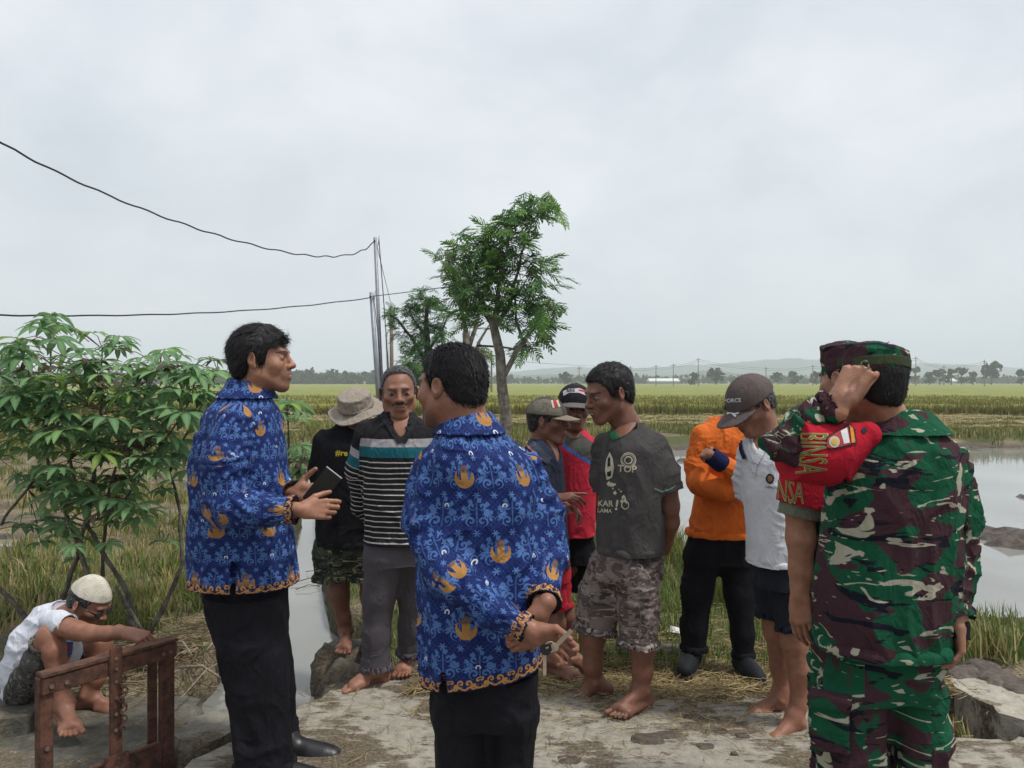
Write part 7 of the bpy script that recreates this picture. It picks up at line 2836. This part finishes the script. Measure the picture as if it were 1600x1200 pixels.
H.solid('hat_band', P.root, hband, plain_cloth('hat_band_cloth', (0.20, 0.17, 0.14)), 0.003, lvl=hat)
sh = Garment(P, 'tee_shirt', BLACKC, 0.006)
sh.loft([(658, 532, 574, .07, .03), (672, 512, 592, .11, .02), (692, 500, 604, .135, 0), (730, 494, 606, .14, 0), (790, 492, 604, .14, 0), (852, 493, 602, .145, 0)], hollow=0.03)
sh.tube([(508, 690, .0, 20), (500, 735, .03, 19), (504, 765, .06, 18)])
sh.tube([(598, 690, .0, 20), (606, 735, .03, 19)])
sh.build(0.005, (9, 9, 6), 93)
text_decal('lettering', P, sh.obj, sh.bvh(), '#re', 534, 708, 13, YEL_INK, rot=0.04, sx=1.0, offset=0.02)
st = Garment(P, 'shorts', CAMO_W, 0.006)
st.loft([(842, 492, 602, .13, 0), (872, 489, 602, .135, 0)], hollow=0)
st.tube([(524, 862, 0, 36), (527, 905, 0, 38)])
st.tube([(574, 862, 0, 34), (576, 905, 0, 34)])
st.build(0.007, (9, 9, 6), 94)
bare_leg(P, [(532, 885, 0, 17), (530, 930, 0, 15), (537, 965, .01, 10.5), (540, 986, .02, 9.5)], (.12, -1, 0), False, 1.0)
bare_leg(P, [(576, 885, .03, 17), (578, 930, .03, 14), (578, 982, .05, 9.5)], (.2, -1, 0), True, 1.0)
P.trunk([(552, 690, .03, 12), (550, 770, 0, 30), (548, 860, 0, 28), (530, 905, 0, 16)], [(550, 855, 0, 25), (576, 905, .02, 16)])
P.finish()

# ---------------------------------------------------------------- striped polo
P = Person(ground_at(600, 1060), 3.85, 'barefoot moustached grey haired man in striped long sleeved polo and grey trousers', SK_BR)
H = Head(P.p(623, 613), P.r(80), 10, 4, -2, neck=P.p(620, 672, .01), skin=SK_BR, moustache=0.95, old=0.35, brow=(0.03, 0.026, 0.024), beard=0.1)
P.body(H.build(0.0026))
H.hair(P.root, 0.006, strands=6000, length=0.010, up=0.3, seed=101, grey=0.5, rough=0.002, h=0.0032,
       line=[(-0.13, -0.070), (-0.07, -0.065), (-0.035, -0.040), (-0.02, 0.012), (0.006, 0.012), (0.012, -0.018), (0.024, -0.015), (0.034, 0.050), (0.045, 0.085), (0.06, 0.092), (0.12, 0.095)])
g = G('striped_polo_cloth', 0.9, 0.15)
u, v, w, pv = g.pat()
torso = u < 0.9
wv = v + (g.noise(pv, 8.0, 2.0) - 0.5) * 0.006


def stripes(x, a, b):
    """x measured down from the neck in metres"""
    c = g.mixc(0.0, (0.017, 0.016, 0.019), (0.017, 0.016, 0.019))
    st_ = ((x - b) / 0.0262).fr()
    c = g.mixc((st_ < 0.2) * (x > b), c, (0.55, 0.53, 0.49))
    c = g.mixc((x > a) * (x < a + 0.040), c, (0.34, 0.32, 0.33))
    c = g.mixc((x > a + 0.040) * (x < a + 0.092), c, (0.014, 0.115, 0.145))
    return c


ct = stripes(wv * -1.0 + 0.700, 0.17, 0.256)
cs = stripes(wv * -1.0, 0.075, 0.165)
g.color(g.mixc(torso, cs, ct))
weave(g, g.objco(), 0.25)
POLO = g.m
sh = Garment(P, 'polo_shirt', POLO, 0.0052)
sh.loft([(642, 602, 642, .065, .0), (656, 582, 664, .10, 0), (672, 566, 682, .13, 0), (700, 562, 688, .145, 0), (740, 566, 692, .145, 0), (800, 567, 694, .14, 0), (848, 568, 696, .145, 0)], hollow=0.03)
sh.tube([(575, 678, .0, 24), (560, 735, .04, 21), (566, 790, .12, 17), (600, 835, .2, 14)])
sh.tube([(680, 678, .0, 24), (700, 735, .04, 21), (692, 790, .12, 17), (650, 835, .2, 14)])
vneck(P, sh, (624, 648), (628, 688), 0.045, -.07, -.142)
sh.build(0.0055, (9, 9, 6), 103)
bv = sh.bvh()
COLL = plain_cloth('black_collar', (0.022, 0.022, 0.025), 0.2)
strip('collar', P, sh.obj, bv, [(597, 640), (602, 655), (612, 668), (626, 692)], 11, COLL, 0.006)
strip('collar', P, sh.obj, bv, [(648, 640), (646, 655), (640, 670), (629, 692)], 11, COLL, 0.006)
tr = Garment(P, 'trousers', plain_cloth('grey_trouser_cloth', (0.085, 0.075, 0.085), 0.15, 0.8), 0.006)
tr.loft([(845, 568, 694, .13, 0), (880, 567, 690, .13, 0)], hollow=0)
tr.tube([(603, 870, -.02, 36), (592, 930, -.02, 28), (588, 990, -.02, 24), (587, 1048, -.02, 25)])
tr.tube([(655, 870, .06, 34), (646, 930, .10, 26), (642, 980, .12, 22), (640, 1024, .14, 21)])
tr.build(0.007, (9, 9, 3), 104)
bare_leg(P, [(588, 1010, -.02, 14), (589, 1035, -.02, 12), (588, 1044, -.02, 11.5)], (-.85, -.55, 0), False, 1.05)
bare_leg(P, [(640, 1000, .16, 14), (640, 1010, .17, 12), (639, 1017, .18, 11)], (-.12, -1, 0), True, 1.0)
P.trunk([(620, 675, .01, 15), (626, 760, 0, 30), (628, 845, 0, 24), (602, 875, -.02, 16), (592, 935, -.02, 14), (588, 1020, -.02, 11)], [(630, 845, 0, 24), (654, 875, .06, 15), (646, 935, .1, 13), (640, 1005, .14, 11)])
P.finish()
cloth_c = at(645, 850, 4.0)
m = MB()
for i in range(5):
    x0 = (i - 2) * 0.008
    m.tube([cloth_c + np.array([x0, 0.01 * (i % 2), 0.13]), cloth_c + np.array([x0 + 0.004, 0.012 * (i % 2), 0]), cloth_c + np.array([x0 * 1.3 - 0.002, 0.01, -0.10])], [0.007, 0.009, 0.010], 6)
m.build('red_cloth', plain_cloth('red_rag_cloth', (0.36, 0.025, 0.04)), None, cloth_c, smooth=True, label='strip of red cloth hanging behind the striped polo shirt', cat='cloth')

# ---------------------------------------------------------------- crouching man
P = Person(ground_at(70, 1110), 3.5, 'crouching barefoot man in white knitted cap, glasses and white tee, leaning on the gate', SK_BR)
H = Head(P.p(140, 941), P.r(72), 80, 30, 0, neck=P.p(98, 968, .0), skin=SK_BR, old=0.8, brow=(0.08, 0.08, 0.08))
P.body(H.build(0.0030))
H.hair(P.root, 0.006, strands=2500, length=0.012, seed=111, grey=0.4, rough=0.002)
g = G('knitted_cap', 0.95, 0.1)
co = g.objco()
g.color(g.mixc(g.noise(co, 30, 3).step(0.3, 0.7), (0.50, 0.47, 0.38), (0.66, 0.62, 0.52)))
u, v, w, pv = g.pat()
g.bump((w * 1500.0).sin() + (u * 900.0).sin() * 0.5, 0.5, 0.002)
KNIT = g.m


def kufi(h):
    F_ = Field([ell((0, -0.012, 0.030), (0.086, 0.107, 0.094))], h)
    F_.add(ell((0, -0.012, 0.030), (0.0825, 0.1035, 0.091)), 0)
    F_.add(ell((0, -0.020, 0.085), (0.045, 0.055, 0.045)), 0.03)
    F_.clip(lambda X, Y, Z: (f4(0.046) + 0.10 * Y - Z) + X * 0)
    F_.cut(ell((0, -0.012, 0.022), (0.074, 0.095, 0.080)), 0)
    return F_


H.solid('knitted_cap', P.root, kufi, KNIT, 0.0032, 1)
TEE = plain_cloth('white_tee_cloth', (0.58, 0.60, 0.66), 0.08)
sh = Garment(P, 'tee_shirt', TEE, 0.0055)
sh.tube([(28, 1082, .02, 26), (38, 1045, .02, 33), (56, 1005, .02, 37), (80, 975, .02, 33), (98, 958, .01, 22)], k=0.04, flat=False, hollow=False)
sh.tube([(60, 1040, .02, 30), (95, 1000, .03, 24), (108, 1020, .05, 18), (96, 1040, .05, 22)], k=0.03, flat=False, hollow=False)
sh.tube([(78, 968, -.10, 18), (96, 974, -.15, 18), (108, 977, -.17, 16)])
sh.tube([(92, 968, .14, 18), (112, 985, .17, 16)])
sh.cuts = [(cone(P.p(106, 944, .0), P.p(112, 958, 0), 0.058, 0.05), 0.004)]
sh.build(0.006, (9, 9, 9), 113)
bv = sh.bvh()
text_decal('lettering', P, sh.obj, bv, 'MADURA', 110, 998, 8, BLACK_INK, rot=0.1, sx=0.9)
patch('print', P, sh.obj, bv, [(98, 1003), (114, 1003), (112, 1022), (104, 1032), (97, 1020)], BLUE_INK, 0.003)
patch('print', P, sh.obj, bv, [(101, 1008), (110, 1007), (108, 1018), (103, 1018)], RED_INK, 0.0042)
strip('print', P, sh.obj, bv, [(96, 1028), (104, 1033), (110, 1024)], 3, ink('orange_print', (0.6, 0.24, 0.05)), 0.0045)
st = Garment(P, 'shorts', CAMO_U, 0.006)
st.tube([(34, 1078, -.05, 27), (45, 1062, -.09, 27), (62, 1030, -.14, 25), (72, 1003, -.16, 21)], k=0.04)
st.tube([(40, 1080, .08, 26), (80, 1062, .12, 28), (120, 1038, .15, 24), (146, 1016, .15, 21)], k=0.04)
st.build(0.008, (9, 9, 9), 114)
P.body(flesh(limb([(P.p(62, 1030, -.14), .055), (P.p(77, 994, -.16), .048), (P.p(84, 1015, -.17), .046), (P.p(92, 1060, -.17), .042), (P.p(101, 1102, -.17), .030)], 0.02) + foot_prims(P.p(101, 1102, -.17), (.65, -.75, 0), False, 1.0), 0.0034, SK_BR))
P.body(flesh(limb([(P.p(120, 1038, .15), .055), (P.p(158, 1006, .14), .048), (P.p(158, 1030, .13), .046), (P.p(150, 1060, .12), .040), (P.p(138, 1086, .11), .031)], 0.02) + foot_prims(P.p(138, 1086, .11), (1, -.12, .0), True, 1.0), 0.0034, SK_BR))
wr = P.p(196, 989, -.20)
P.body(flesh(limb([(P.p(98, 978, -.16), .045), (P.p(122, 986, -.19), .040), (P.p(140, 990, -.2), .036), (P.p(168, 990, -.2), .031), (wr, .024)], 0.015) + hand_prims(wr, (.95, 0, -.25), (.2, -.35, .9), True, 0.95, (0.7, 0.7, 0.4), 0.02, (0.4, 0.5)), 0.0032, SK_BR))
wl = P.p(152, 1012, .20)
P.body(flesh(limb([(P.p(112, 985, .17), .045), (P.p(135, 1005, .2), .036), (wl, .025)], 0.015) + hand_prims(wl, (.5, .3, -.8), (.5, 0, .5), False, 0.95, (0.5, 0.6, 0.4)), 0.0034, SK_BR))
# glasses
GLM = simple_mat('dark_spectacle_frame', (0.012, 0.012, 0.014), 0.3, 0.5, 0.1, 10, 0)


def HL(*p): return H.w(np.array(p))


gm_ = MB()
for s in (-1, 1):
    gm_.tube([HL(s * 0.076, -0.012, 0.012), HL(s * 0.076, 0.04, 0.008), HL(s * 0.060, 0.092, 0.006)], 0.0026, 6)
    gm_.tube([HL(s * (0.033 + 0.024 * math.cos(t)), 0.098 - 0.008 * abs(math.cos(t)), 0.000 + 0.016 * math.sin(t)) for t in np.arange(15) * 2 * math.pi / 14], 0.0022, 6, False)
gm_.tube([HL(-0.010, 0.100, 0.004), HL(0.010, 0.100, 0.004)], 0.002, 6)
glo = gm_.build('glasses', GLM, P.root, wloc(P.root), smooth=True)
gg = G('dark_lens', 0.08, 0.5)
gg.color((0.02, 0.02, 0.022))
for s in (-1, 1):
    ln_ = MB()
    cpt = HL(s * 0.033, 0.0985, 0)
    pr_ = [HL(s * (0.033 + 0.023 * math.cos(t)), 0.098 - 0.008 * abs(math.cos(t)), 0.015 * math.sin(t)) for t in np.arange(14) * 2 * math.pi / 14]
    ln_.poly([cpt] + pr_, [(0, 1 + i, 1 + (i + 1) % 14) for i in range(14)])
    ln_.build('lens', gg.m, glo, wloc(glo), smooth=True)
P.trunk([(98, 970, 0, 16), (62, 1010, .02, 26), (38, 1072, .02, 22), (62, 1030, -.13, 17)], [(40, 1072, .03, 20), (80, 1062, .12, 20), (122, 1036, .15, 16)], [(70, 985, .02, 20), (82, 972, -.10, 13), (104, 979, -.165, 12)], [(70, 985, .02, 20), (94, 972, .14, 13), (114, 986, .17, 12)])
P.finish()
